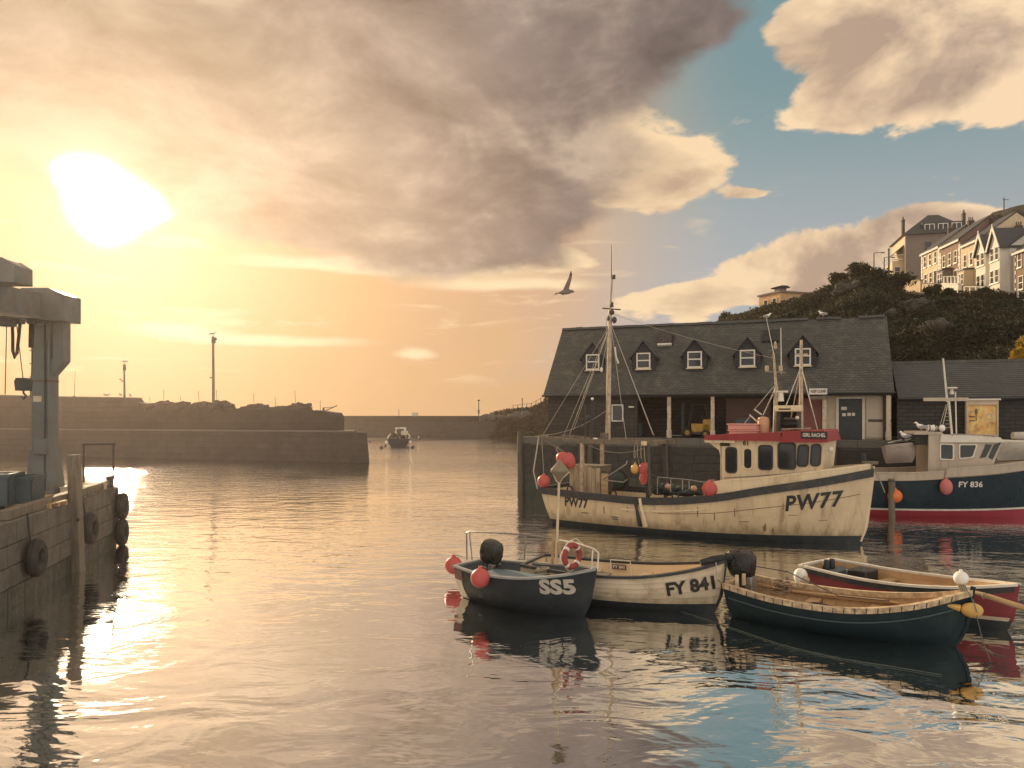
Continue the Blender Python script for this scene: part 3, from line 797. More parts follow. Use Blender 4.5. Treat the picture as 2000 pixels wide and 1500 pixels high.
def hill_z(px, Y):
    Yr, Yb = ridge_Y(px), base_Y(px)
    zr = CAM_H - (ridge_py(px) - 810) / F * Yr; zb = base_z(px)
    X = (px - 1000) / F * Y
    if Y <= Yr:
        t = (Y - Yb) / max(Yr - Yb, 1)
        t = max(0, t)
        z = zb + (zr - zb) * (.35 * t + .65 * t ** .75 if t < 1 else 1)
        n = fbm(X, Y, .10) * 1.3 + fbm(X, Y, .45, 3) * .5
        z += n * min(1, t * 4) * min(1, (1 - t) * 4 + .12) * min(1, (zr - zb) / 12)
    else:
        dY = Y - Yr
        z = zr + back_a(px) * min(dY, 36)
        if dY > 36:
            z += upper(px) * max(0, dY - 36) * .52 + fbm(X, Y, .08) * 1.2 * upper(px) * min(1, (dY - 36) / 10)
            if upper(px) == 0: z += back_a(px) * (dY - 36)
    return z
def hill_mesh():
    pxs = list(np.arange(925, 2425, 12.5)); NJ1, NJ2 = 46, 34
    V = []; 
    for px in pxs:
        Yb, Yr = base_Y(px), ridge_Y(px)
        for j in range(NJ1 + NJ2 + 1):
            Y = Yb + (Yr - Yb) * j / NJ1 if j <= NJ1 else Yr + 95 * (j - NJ1) / NJ2
            V.append(((px - 1000) / F * Y, Y, hill_z(px, Y)))
    K = NJ1 + NJ2 + 1
    Fq = [(i * K + j, (i + 1) * K + j, (i + 1) * K + j + 1, i * K + j + 1) for i in range(len(pxs) - 1) for j in range(K - 1)]
    m = bpy.data.materials.new('hill_ground'); m.use_nodes = True
    n, l = m.node_tree.nodes, m.node_tree.links; b = n['Principled BSDF']; g = NG(n, l)
    tc = n.new('ShaderNodeTexCoord').outputs['Object']
    c = g.mix(g.mr(g.noise(tc, .25, 8, .65), .35, .65), (.035, .04, .022), (.085, .065, .035))
    c = g.mix(g.m('MULTIPLY', g.mr(g.noise(tc, .12, 6, .6), .58, .68), .5), c, (.09, .08, .065))
    l.new(c, b.inputs['Base Color']); b.inputs['Roughness'].default_value = .95
    bn = n.new('ShaderNodeBump'); bn.inputs['Distance'].default_value = .6; l.new(g.noise(tc, 1.1, 8, .7), bn.inputs['Height']); l.new(bn.outputs[0], b.inputs['Normal'])
    o = from_np('hill', np.array(V), np.array(Fq), m, smooth=True)
    return struct(o)
hill_mesh()

def leaf_mat(name, c1, c2, c3, sc=.5):
    if name in MATS: return MATS[name]
    m = bpy.data.materials.new(name); m.use_nodes = True
    n, l = m.node_tree.nodes, m.node_tree.links; b = n['Principled BSDF']; g = NG(n, l)
    tc = n.new('ShaderNodeTexCoord').outputs['Object']
    c = g.mix(g.mr(g.noise(tc, sc, 3, .5), .38, .62), c1, c2)
    c = g.mix(g.m('MULTIPLY', g.mr(g.noise(tc, sc * 9, 3, .6), .5, .7), .7), c, c3)
    l.new(c, b.inputs['Base Color']); b.inputs['Roughness'].default_value = .7
    b.inputs['Specular IOR Level'].default_value = .25
    tr = n.new('ShaderNodeBsdfTranslucent'); l.new(c, tr.inputs[0])
    mx = n.new('ShaderNodeMixShader'); mx.inputs[0].default_value = .3
    l.new(b.outputs[0], mx.inputs[1]); l.new(tr.outputs[0], mx.inputs[2])
    l.new(mx.outputs[0], n['Material Output'].inputs[0])
    MATS[name] = m; return m
def leaves(centres, radii, per, size, flat=.75):
    """many small leaf faces spread through the given clumps"""
    C = np.repeat(np.array(centres), per, 0); Rr = np.repeat(np.array(radii), per)
    n = len(C)
    d = rng.normal(size=(n, 3)); d /= np.linalg.norm(d, axis=1)[:, None]
    rr = rng.random(n) ** .45
    P = C + d * (rr * Rr)[:, None] * np.array([1, 1, flat])
    a = rng.normal(size=(n, 3)); a /= np.linalg.norm(a, axis=1)[:, None]
    b = np.cross(a, rng.normal(size=(n, 3))); b /= np.linalg.norm(b, axis=1)[:, None]
    s = size * (.6 + .8 * rng.random(n))[:, None]
    V = np.stack([P - a * s, P + b * s * .5, P + a * s, P - b * s * .5], 1).reshape(-1, 3)
    Fq = np.arange(4 * n).reshape(-1, 4)
    return V, Fq
M_SCRUB = leaf_mat('scrub_leaves', (.022, .032, .018), (.050, .042, .022), (.10, .088, .058), .3)
def scrub():
    cs, rs = [], []
    while len(cs) < 6500:
        px = random.uniform(1390, 2080); t = random.random() ** .8
        Yb, Yr = base_Y(px), ridge_Y(px); Y = Yb + (Yr - Yb) * (t * 1.0)
        if px > 1760 and t > .95: continue
        X = (px - 1000) / F * Y
        r = random.uniform(.35, 1.15) * (.55 if t > .94 else 1)
        cs.append((X, Y, hill_z(px, Y) + r * .25)); rs.append(r)
    for _ in range(500):
        px = random.uniform(1890, 2060); Yr = ridge_Y(px); Y = Yr + random.uniform(40, 90)
        cs.append(((px - 1000) / F * Y, Y, hill_z(px, Y) + .3)); rs.append(random.uniform(.5, 1.5))
    for _ in range(700):
        px = random.uniform(960, 1110); Yb, Yr = base_Y(px), ridge_Y(px); Y = Yb + (Yr - Yb) * random.uniform(.1, 1)
        cs.append(((px - 1000) / F * Y, Y, hill_z(px, Y) + .1)); rs.append(random.uniform(.3, .7))
    V, Fq = leaves(cs, rs, 40, .19)
    o = stuff(from_np('hillside_scrub', V, Fq, M_SCRUB))
    tag(o, 'dark scrub and bramble covering the steep hillside', 'scrub')
scrub()
# bare rock showing through the scrub
M_CLIFF = mat('cliff_rock', (.060, .054, .046), .9, col2=(.028, .027, .024), nscale=.9, bump=.2, bscale=1.6)
for i, (px, t_, lab) in enumerate(((1748, .62, 'pale rock face on the hillside right of the market ridge'), (1772, .70, 'larger rock on the hillside below the big house'), (1800, .66, 'rock on the hillside below the furthest terraced house'), (1835, .48, 'low wet looking rock above the shed roof'), (1660, .86, 'rock near the hill brow below the rounded bush'))):
    Yb, Yr = base_Y(px), ridge_Y(px); Y = Yb + (Yr - Yb) * t_
    b = MB(); b.ball((0, 0, 0), 1.0 + .12 * i, (1.3, .9, .8), 18, 13)
    def jag(v):
        v = Vector(v); k = 1 + .55 * mnoise.noise(v * 1.2 + Vector((i * 5, 0, 0))) + .3 * mnoise.noise(v * 3.1 + Vector((0, i * 5, 0)))
        return tuple(v * k)
    b.v = [jag(v) for v in b.v]
    o = b.build('rock_outcrop', M_CLIFF, smooth=False); o.location = ((px - 1000) / F * Y, Y, hill_z(px, Y) + .15)
    tag(o, lab, 'rock', 'rocks on the hillside')
# bushes that stand out one by one
def bush(px, py, Y, w, h, label, m, per=420):
    p = at(px, py, Y); z0 = p.z - .3
    t = thing('bush', label, 'bush', (p.x, p.y, z0), 0, 'bushes that stand out on the hill')
    cs, rs = [], []
    for _ in range(14):
        cs.append((random.uniform(-w, w) * .38, random.uniform(-w, w) * .3, random.uniform(.25, .85) * h)); rs.append(random.uniform(.22, .36) * max(w, h))
    V, Fq = leaves(cs, rs, per // 6, .16 * max(w, 1) ** .4, .9)
    from_np('foliage', V, Fq, m, t)
    def st(b):
        for _ in range(7):
            e = Vector((random.uniform(-w, w) * .35, random.uniform(-w, w) * .25, random.uniform(.5, .9) * h))
            b.tube([(0, 0, -.3), (e.x * .3, e.y * .3, e.z * .45), e], [.08, .05, .02], 5)
    part('stem', M_TIMBER, t, st)
M_BUSH = leaf_mat('bush_leaves', (.03, .045, .018), (.055, .05, .022), (.09, .08, .04), 1.5)
M_GORSE = leaf_mat('gorse_leaves', (.42, .27, .03), (.25, .19, .03), (.55, .36, .05), 1.2)
bush(1682, 541, 101, 3.2, 2.2, 'rounded dark bush on the brow left of the lamp posts', M_BUSH)
bush(1640, 556, 104, 2.6, 1.6, 'low wide bush on the skyline just left of the rounded bush', M_BUSH)
bush(1718, 548, 100, 3.0, 1.5, 'low bush on the brow below the lamp posts', M_BUSH)
bush(1750, 560, 98, 3.2, 1.6, 'bush at the foot of the big hilltop house', M_BUSH)
bush(1417, 630, 125, 1.5, 1.9, 'tiny ragged bush at the skyline above the market ridge', M_BUSH)
bush(1994, 702, 56, 1.3, 1.0, 'golden flowering gorse bush above the low shed roof', M_GORSE, 900)
bush(2010, 694, 57, 1.6, 1.6, 'golden gorse bush at the right edge behind the smaller gorse', M_GORSE, 900)
for i, (px, py, w_) in enumerate(((1822, 568, 1.0), (1853, 571, .8), (1921, 571, .9))):
    bush(px, py, 88 + i, w_ * 1.5, w_ * .8, 'small hedge bush under the terrace garden walls, %s from the left' % ('first', 'second', 'third')[i], M_BUSH, 240)

# ------------------------------------------------------------------ hilltop houses
A0 = Vector((61.3, 115, 0)); A1 = Vector((58.7, 88, 0))
row = (A1 - A0).normalized()                    # runs towards the viewer
RZH = math.atan2(row.y, row.x)                  # local x along the row, local y uphill (to the right)
def gz(Y): return 18.5 + (Y - 88) * .19
def window(parent, x0, x1, z0, z1, y=0.0, fr=.07, frame=None, mid=True):
    fm = frame or M_WHITE
    w = part('window', fm, parent, lambda b: (b.bb(x0, x0 + fr, y - .06, y - .005, z0, z1), b.bb(x1 - fr, x1, y - .06, y - .005, z0, z1), b.bb(x0 + fr, x1 - fr, y - .06, y - .005, z0, z0 + fr), b.bb(x0 + fr, x1 - fr, y - .06, y - .005, z1 - fr, z1)), smooth=False)
    part('pane', M_GLASS, w, lambda b: b.bb(x0 + fr, x1 - fr, y - .03, y - .015, z0 + fr, z1 - fr), smooth=False)
    if mid: part('glazing_bar', fm, w, lambda b: b.bb(x0 + fr, x1 - fr, y - .05, y - .02, (z0 + z1) / 2 - .03, (z0 + z1) / 2 + .03), smooth=False)
    part('sill', fm, w, lambda b: b.bb(x0 - .1, x1 + .1, y - .14, y - .005, z0 - .12, z0 - .005), smooth=False)
    return w
def chimney(parent, x, y, z0, z1, m, pots=3):
    c = part('chimney', mat('chimney_brick', (.08, .058, .048), .85, col2=(.055, .042, .036)), parent, lambda b: (b.bb(x - .2, x + .2, y - .38, y + .38, z0, z1 - .3), b.bb(x - .25, x + .25, y - .43, y + .43, z1 - .5, z1 - .38)), smooth=False)
    z1 -= .3
    for k in range(pots):
        part('chimney_pot', mat('pot_clay', (.16, .09, .06), .8), c, lambda b: b.cyl((x, y - .25 + .25 * k, z1), (x, y - .25 + .25 * k, z1 + .5), .09, .07, 8))
def gable_roof(parent, x0, x1, y0, y1, ze, zr, m, over=.25):
    ym = (y0 + y1) / 2
    def fn(b):
        th = .14
        for (ya, yb) in ((y0 - over, ym), (y1 + over, ym)):
            zz = ze - over * (zr - ze) / (ym - y0)
            vs = [(x0 - .1, ya, zz), (x1 + .1, ya, zz), (x1 + .1, yb, zr), (x0 - .1, yb, zr)]
            b.add(vs + [(a, c, d + th) for a, c, d in vs], [(0, 1, 2, 3), (7, 6, 5, 4), (0, 4, 5, 1), (1, 5, 6, 2), (2, 6, 7, 3), (3, 7, 4, 0)])
    return part('roof', m, parent, fn, smooth=False)
M_HBRICK = mat('house_brown', (.26, .17, .12), .85, col2=(.19, .12, .09), nscale=3)
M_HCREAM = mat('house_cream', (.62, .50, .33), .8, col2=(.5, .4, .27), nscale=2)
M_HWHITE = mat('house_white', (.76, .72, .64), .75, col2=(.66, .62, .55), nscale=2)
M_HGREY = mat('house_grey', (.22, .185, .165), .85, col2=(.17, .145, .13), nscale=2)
M_HROOF = mat('house_slate', (.05, .055, .06), .6, col2=(.035, .038, .042), nscale=2, wood=(1, 1, 6))
M_RETAIN = mat('retaining_wall', (.58, .46, .30), .85, col2=(.40, .30, .20), nscale=1.2, dirt=(.2, .14, .08), dirt_amt=.6)
def terrace(i, Yc, kind, label, wm, quoin=False, bays='flat', eave=5.5):
    p = A0 + row * ((A0.y - Yc) / -row.y)
    W = 5.9
    t = thing('terraced_house', label, 'house', (p.x, p.y, gz(Yc)), RZH, 'terraced houses on the hill')
    D = 8.0; RH = eave + 3.0
    part('wall', wm, t, lambda b: (b.bb(-W/2, W/2, 0, D, -2.5, eave), b.prism([(0, eave), (D/2, RH - .1), (D, eave)], -W/2 + .01, -W/2 + .3, 'yz'), b.prism([(0, eave), (D/2, RH - .1), (D, eave)], W/2 - .3, W/2 - .01, 'yz')), smooth=False)
    gable_roof(t, -W/2, W/2, 0, D, eave, RH, M_HROOF)
    chimney(t, -W/2 + .3, D/2, RH - .8, RH + .95, M_HBRICK)
    part('eaves_board', M_HWHITE, t, lambda b: b.bb(-W/2, W/2, -.3, -.2, eave - .4, eave - .15), smooth=False)
    if quoin:
        for sd in (-1, 1):
            for k in range(11):
                ww = .5 if k % 2 else .32
                part('quoin', M_HWHITE, t, lambda b: b.bb(sd * (W/2 + .02) - (ww if sd > 0 else 0), sd * (W/2 + .02) + (0 if sd > 0 else ww), -.06, .25, k * .5 + .03, k * .5 + .47), smooth=False)
    xs = (-1.7, 0, 1.7) if bays != 'twin' else (-1.6, 1.4)
    if bays == 'twin':
        for x in (-1.7, 1.6):
            bw = 1.15
            bay = part('bay', wm, t, lambda b: (b.bb(x - bw, x + bw, -1.0, -.002, -2.0, eave + .1), b.prism([(x - bw - .02, eave + .1), (x, eave + 2.2), (x + bw + .02, eave + .1)], -1.02, 1.6, 'xz')), smooth=False)
            def br(b):
                for sd in (-1, 1):
                    vs = [(x + sd * (bw + .3), -1.25, eave - .25), (x, -1.25, eave + 2.35), (x, 2.2, eave + 2.35), (x + sd * (bw + .3), 2.2, eave - .25)]
                    b.add(vs + [(a, c, d + .12) for a, c, d in vs], [(0, 1, 2, 3), (7, 6, 5, 4), (0, 4, 5, 1), (3, 7, 4, 0)])
            part('gable_roof', M_HROOF, bay, br, smooth=False)
            def bg(b):
                for sd in (-1, 1):
                    b.beam((x + sd * (bw + .32), -1.3, eave - .2), (x, -1.3, eave + 2.45), .08, .3)
                b.bb(x - .05, x + .05, -1.34, -1.26, eave + 2.2, eave + 2.9)
            part('bargeboard', M_HWHITE, bay, bg, smooth=False)
            for z0 in (.7, 3.4):
                for xx in (x - .55, x + .55): window(t, xx - .42, xx + .42, z0, z0 + 1.6, -1.0)
    else:
        for x in xs: window(t, x - .42, x + .42, 3.2, 4.9, 0)
        if bays == 'bay':
            bay = part('bay', wm if kind != 'brick' else M_HGREY, t, lambda b: (b.prism([(-1.9, -.01), (-1.5, -1.0), (.1, -1.0), (.5, -.01)], -2, 2.6, 'xy'),), smooth=False)
            part('bay_roof', M_HROOF, bay, lambda b: b.prism([(-2.05, 0), (-1.6, -1.15), (.2, -1.15), (.65, 0)], 2.605, 2.8, 'xy'), smooth=False)
            for xx in (-1.1, -.3): window(t, xx - .33, xx + .33, .7, 2.2, -1.0)
        else:
            for x in (-1.5, .2): window(t, x - .5, x + .5, .6, 2.2, 0)
        dd = part('door', M_DARK, t, lambda b: b.bb(1.4, 2.3, -.05, -.004, 0, 2.1), smooth=False)
        part('door_surround', M_HWHITE, dd, lambda b: (b.bb(1.25, 1.4, -.12, -.006, 0, 2.3), b.bb(2.3, 2.45, -.12, -.006, 0, 2.3), b.bb(1.4, 2.3, -.12, -.006, 2.1, 2.3)), smooth=False)
    if i < 4:
        for xx in (2.2, 5.2):
            pass
    return t
terrace(0, 112, 'cream', 'furthest terraced house with a white quoined cream front', M_HCREAM, True)
terrace(1, 106, 'brick', 'brown brick terraced house with white quoins, second in the row', M_HBRICK, True, 'bay', 6.3)
terrace(2, 100, 'cream', 'cream rendered terraced house with paired upper windows in mid row', M_HCREAM, False, 'bay', 6.3)
terrace(3, 94, 'white', 'white house with two pointed bay gables', M_HWHITE, False, 'twin', 4.9)
terrace(4, 87.2, 'brick', 'dark brick house with white quoins at the right edge of the row', M_HBRICK, True, 'flat', 5.2)
# the big house with the tall hipped roof at the end of the row
pb = Vector((67.0, 126, 0))
bh = thing('big_house', 'tall grey hilltop house with a hipped slate attic roof and strip of windows', 'house', (pb.x, pb.y, 26.3), R(-14))
# local -y looks to the harbour, -x to the sun
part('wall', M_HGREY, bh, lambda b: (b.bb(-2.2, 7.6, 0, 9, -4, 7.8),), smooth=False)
part('sun_painted_wall', M_HCREAM, bh, lambda b: b.bb(-2.32, -2.2, 0, 9, -4, 7.8), smooth=False)  # paler facing over the grey: the sunlit side is put into the wall colour
def hip(b):
    e = .5; z0, z1 = 7.8, 11.6
    x0, x1, y0, y1 = -2.3 - e, 7.6 + e, -e, 9 + e
    vs = [(x0, y0, z0), (x1, y0, z0), (x1, y1, z0), (x0, y1, z0), (1.9, 3.2, z1), (3.5, 3.2, z1), (3.5, 5.8, z1), (1.9, 5.8, z1)]
    b.add(vs, [(0, 1, 5, 4), (1, 2, 6, 5), (2, 3, 7, 6), (3, 0, 4, 7), (4, 5, 6, 7), (3, 2, 1, 0)])
part('roof', M_HROOF, bh, hip, smooth=False)
dm = part('attic_dormer', M_HROOF, bh, lambda b: b.bb(.4, 6.4, .35, 4, 8.0, 9.75), smooth=False)
for k in range(3): 
    x = 1.0 + 2.0 * k
    w = part('window', M_HWHITE, bh, lambda b: (b.bb(x - .3, x + 1.2, .26, .34, 8.35, 8.45), b.bb(x - .3, x + 1.2, .26, .34, 9.4, 9.5), b.bb(x - .3, x - .2, .26, .34, 8.45, 9.4), b.bb(x + 1.1, x + 1.2, .26, .34, 8.45, 9.4), b.bb(x + .4, x + .5, .26, .34, 8.45, 9.4)), smooth=False)
    part('pane', M_GLASS, w, lambda b: b.bb(x - .2, x + 1.1, .29, .31, 8.45, 9.4), smooth=False)
window(bh, .6, 1.7, 4.6, 6.6, 0, .08, M_HGREY); window(bh, 3.2, 4.3, 4.6, 6.6, 0, .08, M_HWHITE); window(bh, .6, 1.7, 1.4, 3.2, 0, .08, M_HGREY)
chimney(bh, -2.0, 2.6, 7.6, 11.2, M_HBRICK, 3); chimney(bh, 7.2, 2.8, 8.0, 11.8, M_HBRICK, 3)
ann = part('annexe', M_HCREAM, bh, lambda b: (b.bb(-4.0, -2.33, 1.0, 6, -4.5, 3.8),), smooth=False)
part('balcony', M_HWHITE, ann, lambda b: (b.bb(-4.05, -2.35, .85, .95, 3.9, 4.1), b.bb(-4.05, -2.35, .85, .95, 4.7, 4.8)) + tuple(b.bb(-4.0 + .27 * k, -3.94 + .27 * k, .87, .93, 4.1, 4.7) for k in range(6)), smooth=False)
def lean(b): b.add([(-4.6, .6, 4.2), (-2.35, .6, 6.2), (-2.35, 6, 6.2), (-4.6, 6, 4.2), (-4.6, .6, 4.35), (-2.35, .6, 6.35), (-2.35, 6, 6.35), (-4.6, 6, 4.35)], [(0, 1, 2, 3), (7, 6, 5, 4), (0, 4, 5, 1), (3, 7, 4, 0)])
part('annexe_roof', M_HROOF, ann, lean, smooth=False)
window(bh, -3.7, -2.8, 1.2, 2.8, 1.0)
# stepped retaining walls in front of the terrace
for k, (Ya, Yb, h, m_, lab) in enumerate(((113, 108, 3.0, M_RETAIN, 'stone garden wall below the furthest terraced house'), (107.5, 102, 2.6, M_RETAIN, 'orange stained garden wall below the brown terraced house'),
                                     (101.5, 97, 2.7, M_HWHITE, 'tall pale garden wall with a rail below the cream house'), (96, 90, 1.5, M_HWHITE, 'low white garden wall with posts below the twin gabled house'), (89.5, 82, 1.2, M_HWHITE, 'white garden wall below the house at the right edge'))):
    pa = A0 + row * ((A0.y - Ya) / -row.y); L_ = (Ya - Yb)
    t = thing('garden_wall', lab, 'wall', (pa.x - 3.2, pa.y, gz(Ya) - 2.0), RZH, 'garden walls below the terrace')
    part('wall', m_, t, lambda b: b.add([(0, 0, -1.5), (L_, 0, -1.5 - L_ * .178), (L_, 0, h - L_ * .178), (0, 0, h), (0, .4, -1.5), (L_, .4, -1.5 - L_ * .178), (L_, .4, h - L_ * .178), (0, .4, h)],
         [(0, 1, 2, 3), (7, 6, 5, 4), (3, 2, 6, 7), (0, 3, 7, 4), (1, 5, 6, 2)]), smooth=False)
    part('coping', M_HWHITE if k > 1 else M_COPING, t, lambda b: b.beam((-.05, .2, h + .08), (L_ + .05, .2, h + .08 - L_ * .178), .55, .14), smooth=False)
    if k >= 2:
        for q in range(5):
            part('post', M_HWHITE, t, lambda b: b.box((.2 + q * (L_ - .4) / 4, .2, h + .6 - (.2 + q * (L_ - .4) / 4) * .178), (.16, .16, .9)), smooth=False)
        part('rail', M_HWHITE if k > 2 else M_IRON, t, lambda b: b.beam((0, .2, h + 1.0), (L_, .2, h + 1.0 - L_ * .178), .08, .08), smooth=False)
# flat roofed lookout on the hill shoulder
pl = at(1524, 594, 116)
lk = thing('lookout_building', 'small flat roofed orange building on the hill shoulder', 'building', (pl.x, pl.y, pl.z - .3), R(20))
M_ORA = mat('orange_render', (.62, .40, .20), .8, col2=(.52, .32, .16), nscale=2)
part('wall', M_ORA, lk, lambda b: b.bb(0, 5.6, 0, 5.0, -2, 2.1), smooth=False)
part('roof', M_HGREY, lk, lambda b: b.bb(-.2, 5.8, -.2, 5.2, 2.102, 2.35), smooth=False)
vt = part('roof_turret', M_HGREY, lk, lambda b: b.bb(.9, 2.1, 1.2, 2.4, 2.352, 3.0), smooth=False)
part('turret_cap', M_DARK, vt, lambda b: b.prism([(.4, 3.1), (1.0, 3.35), (2.0, 3.35), (2.6, 3.1), (2.4, 3.0), (.6, 3.0)], .8, 2.8, 'xz'), smooth=False)
for x in (.8, 2.8):
    w = part('window', M_HWHITE, lk, lambda b: (b.bb(-.07, -.005, x, x + .12, .3, 1.4), b.bb(-.07, -.005, x + .9, x + 1.02, .3, 1.4), b.bb(-.07, -.005, x + .12, x + .9, 1.3, 1.4), b.bb(-.07, -.005, x + .12, x + .9, .3, .4)), smooth=False)
    part('pane', M_GLASS, w, lambda b: b.bb(-.03, -.015, x + .12, x + .9, .4, 1.3), smooth=False)
window(lk, 1.6, 2.5, .5, 1.4, 0); window(lk, 3.6, 4.5, .5, 1.4, 0)
# lamp posts and poles on the brow
for i, (px, py0, py1, Y, lamp) in enumerate(((1707, 548, 494, 100, 1), (1727, 552, 503, 99, 1), (1736, 552, 488, 98, 0), (1961, 432, 386, 150, 0))):
    p0, p1 = at(px, py0, Y), at(px, py1, Y)
    h = p1.z - p0.z
    t = thing('street_lamp' if lamp else 'utility_pole', ('tall street lamp on the brow right of the rounded bush', 'shorter street lamp beside a bare pole on the brow', 'bare pole beside the street lamp left of the big house', 'wooden pole on the upper hill above the terrace')[i],
              'lamp post' if lamp else 'pole', (p0.x, p0.y, p0.z - .8), 0)
    part('column', M_IRON, t, lambda b: b.cyl((0, 0, 0), (0, 0, h + .8), .09 if lamp else .13, .06 if lamp else .1, 8))
    if lamp:
        arm = part('arm', M_IRON, t, lambda b: b.tube([(0, 0, h + .75), (.3, 0, h + .85), (1.0, 0, h + .85)], .04))
        part('lantern', M_IRON, arm, lambda b: b.box((1.15, 0, h + .83), (.5, .2, .12)), bevel=.03)
    elif i == 3: part('cross_arm', M_IRON, t, lambda b: (b.box((.3, 0, h + .4), (1.2, .1, .1)),), smooth=False)
    else: part('finial', M_IRON, t, lambda b: b.ball((0, 0, h + .85), .14))

# ------------------------------------------------------------------ boats
class Frame:
    """a boat's own axes: x forward, y to port, origin at the foot of the transom"""
    def __init__(s, C, d):
        s.C = Vector((C[0], C[1], 0)); s.d = Vector((d[0], d[1], 0)).normalized(); s.p = Vector((-s.d.y, s.d.x, 0)); s.rz = heading(s.d.x, s.d.y)
    def L(s, px, py, y):
        r = (px - 1000) / F
        ox, oy = s.C.x + s.p.x * y, s.C.y + s.p.y * y
        t = (r * oy - ox) / (s.d.x - r * s.d.y)
        Y = oy + s.d.y * t
        return Vector((t, y, CAM_H - (py - 810) / F * Y))
    def W(s, v): return s.C + s.d * v[0] + s.p * v[1] + Vector((0, 0, v[2]))
def u_at(H, x, z):
    a, b = H.P(0, z).x, H.P(1, z).x
    return min(max((x - a) / (b - a), 0), .995)
def hull_text(H, s, m, parent, x, z, size, bold=.0, sx=1.0, slope=0.0, off=.02, lean=0.0, space=1.0):
    def fn(a, b):
        zz = z + b + slope * a
        return H.S(u_at(H, x + a + lean * b, zz), zz, -1, off)
    return lettering(s, m, parent, fn, size, bold, sx, space)
def rrect(w, h, r, n=5):
    pts = []
    for (cx, cy, a0) in ((w/2 - r, h/2 - r, 0), (-w/2 + r, h/2 - r, 90), (-w/2 + r, -h/2 + r, 180), (w/2 - r, -h/2 + r, 270)):
        for k in range(n + 1):
            a = R(a0 + 90 * k / n); pts.append((cx + r * math.cos(a), cy + r * math.sin(a)))
    return pts
def round_window(parent, cx, cz, w, h, y, m_fr, m_gl, fr=.05, r=.12, skew=0.0, poly=None):
    """rubber or metal framed cabin window on a wall facing -y"""
    o = poly or rrect(w, h, r)
    k = len(o); sx = 1 - 2 * fr / w; sz = 1 - 2 * fr / h
    P = lambda a, b, yy: (cx + a + skew * b, yy, cz + b)
    b = MB()
    vs = [P(a, c, y - .005) for a, c in o] + [P(a, c, y - .045) for a, c in o] + [P(a * sx, c * sz, y - .045) for a, c in o] + [P(a * sx, c * sz, y - .01) for a, c in o]
    b.add(vs, [((i) + q * k, (i + 1) % k + q * k, (i + 1) % k + (q + 1) * k, i + (q + 1) * k) for q in range(3) for i in range(k)])
    f = b.build('window', m_fr, parent, smooth=False)
    b = MB(); b.add([P(a * sx, c * sz, y - .02) for a, c in o], [tuple(range(k))]); b.build('pane', m_gl, f, smooth=False)
    return f
M_BUOY = mat('red_buoy', (.52, .095, .085), .5, col2=(.44, .07, .065), nscale=5, dirt=(.35, .10, .08), dirt_amt=.4)
M_BUOYO = mat('orange_buoy', (.75, .19, .05), .5, col2=(.65, .14, .04), nscale=5)
M_BUOYP = mat('faded_buoy', (.55, .17, .17), .6, col2=(.45, .13, .13), nscale=8)
M_BUOYW = mat('white_buoy', (.86, .84, .78), .35, nscale=5, namt=.2)
M_BUOYY = mat('yellow_fender', (.66, .40, .12), .5, col2=(.5, .28, .08), nscale=5)
def buoy(p, r, m, label, up=None, stretch=1.0, cat='buoy', rope_r=.012, group='round plastic buoys and fenders'):
    t = thing('buoy', label, cat, p, random.uniform(0, 6), group)
    part('float', m, t, lambda b: b.ball((0, 0, 0), r, (1, 1, stretch), 20, 13))
    e = part('eye', m, t, lambda b: (b.lathe([(r * .3, r * stretch * .92), (r * .2, r * stretch * 1.08), (r * .2, r * stretch * 1.22)], n=10),))
    if up is not None:
        q = Matrix.Rotation(-t.rotation_euler.z, 3, 'Z') @ (Vector(up) - Vector(p))
        part('lanyard', M_ROPE, t, lambda b: b.tube(sag((0, 0, r * stretch * 1.15), q, -.02, 6), rope_r, 6))
    return t
M_HULLC = mat('cream_hull', (.70, .55, .35), .45, col2=(.54, .42, .27), nscale=.9, namt=.8, dirt=(.26, .165, .09), dirt_amt=.7, dirt_scale=1.1, streak=True, bump=.006, bscale=4, tide=((.20, .15, .085), .45))
M_HULLC2 = mat('cream_bulwark', (.78, .64, .43), .5, col2=(.66, .54, .36), nscale=2, dirt=(.36, .22, .10), dirt_amt=.5, dirt_scale=1.5, streak=True)
M_BOOT = mat('boot_top', (.018, .028, .040), .55, col2=(.03, .04, .04), nscale=2, dirt=(.06, .06, .04), dirt_amt=.5)
M_STRAKE = mat('black_strake', (.025, .03, .036), .6, col2=(.05, .05, .05), nscale=3, dirt=(.12, .09, .06), dirt_amt=.5, dirt_scale=4)
M_REDROOF = mat('red_roof', (.30, .030, .035), .5, col2=(.23, .025, .03), nscale=3, dirt=(.13, .03, .03), dirt_amt=.6, dirt_scale=2)
M_FRAME = mat('window_rubber', (.03, .03, .03), .6)
M_DECK = mat('boat_deck', (.16, .13, .10), .8, nscale=4)
M_PINK = mat('pink_crate', (.70, .33, .28), .6, col2=(.62, .28, .24), nscale=4, dirt=(.5, .3, .2), dirt_amt=.4)
M_MAST = mat('mast_paint', (.56, .46, .33), .55, col2=(.36, .27, .18), nscale=6, namt=.8, dirt=(.16, .10, .06), dirt_amt=.6, dirt_scale=5)
M_WIRE = mat('rigging_wire', (.45, .42, .36), .5, .5)

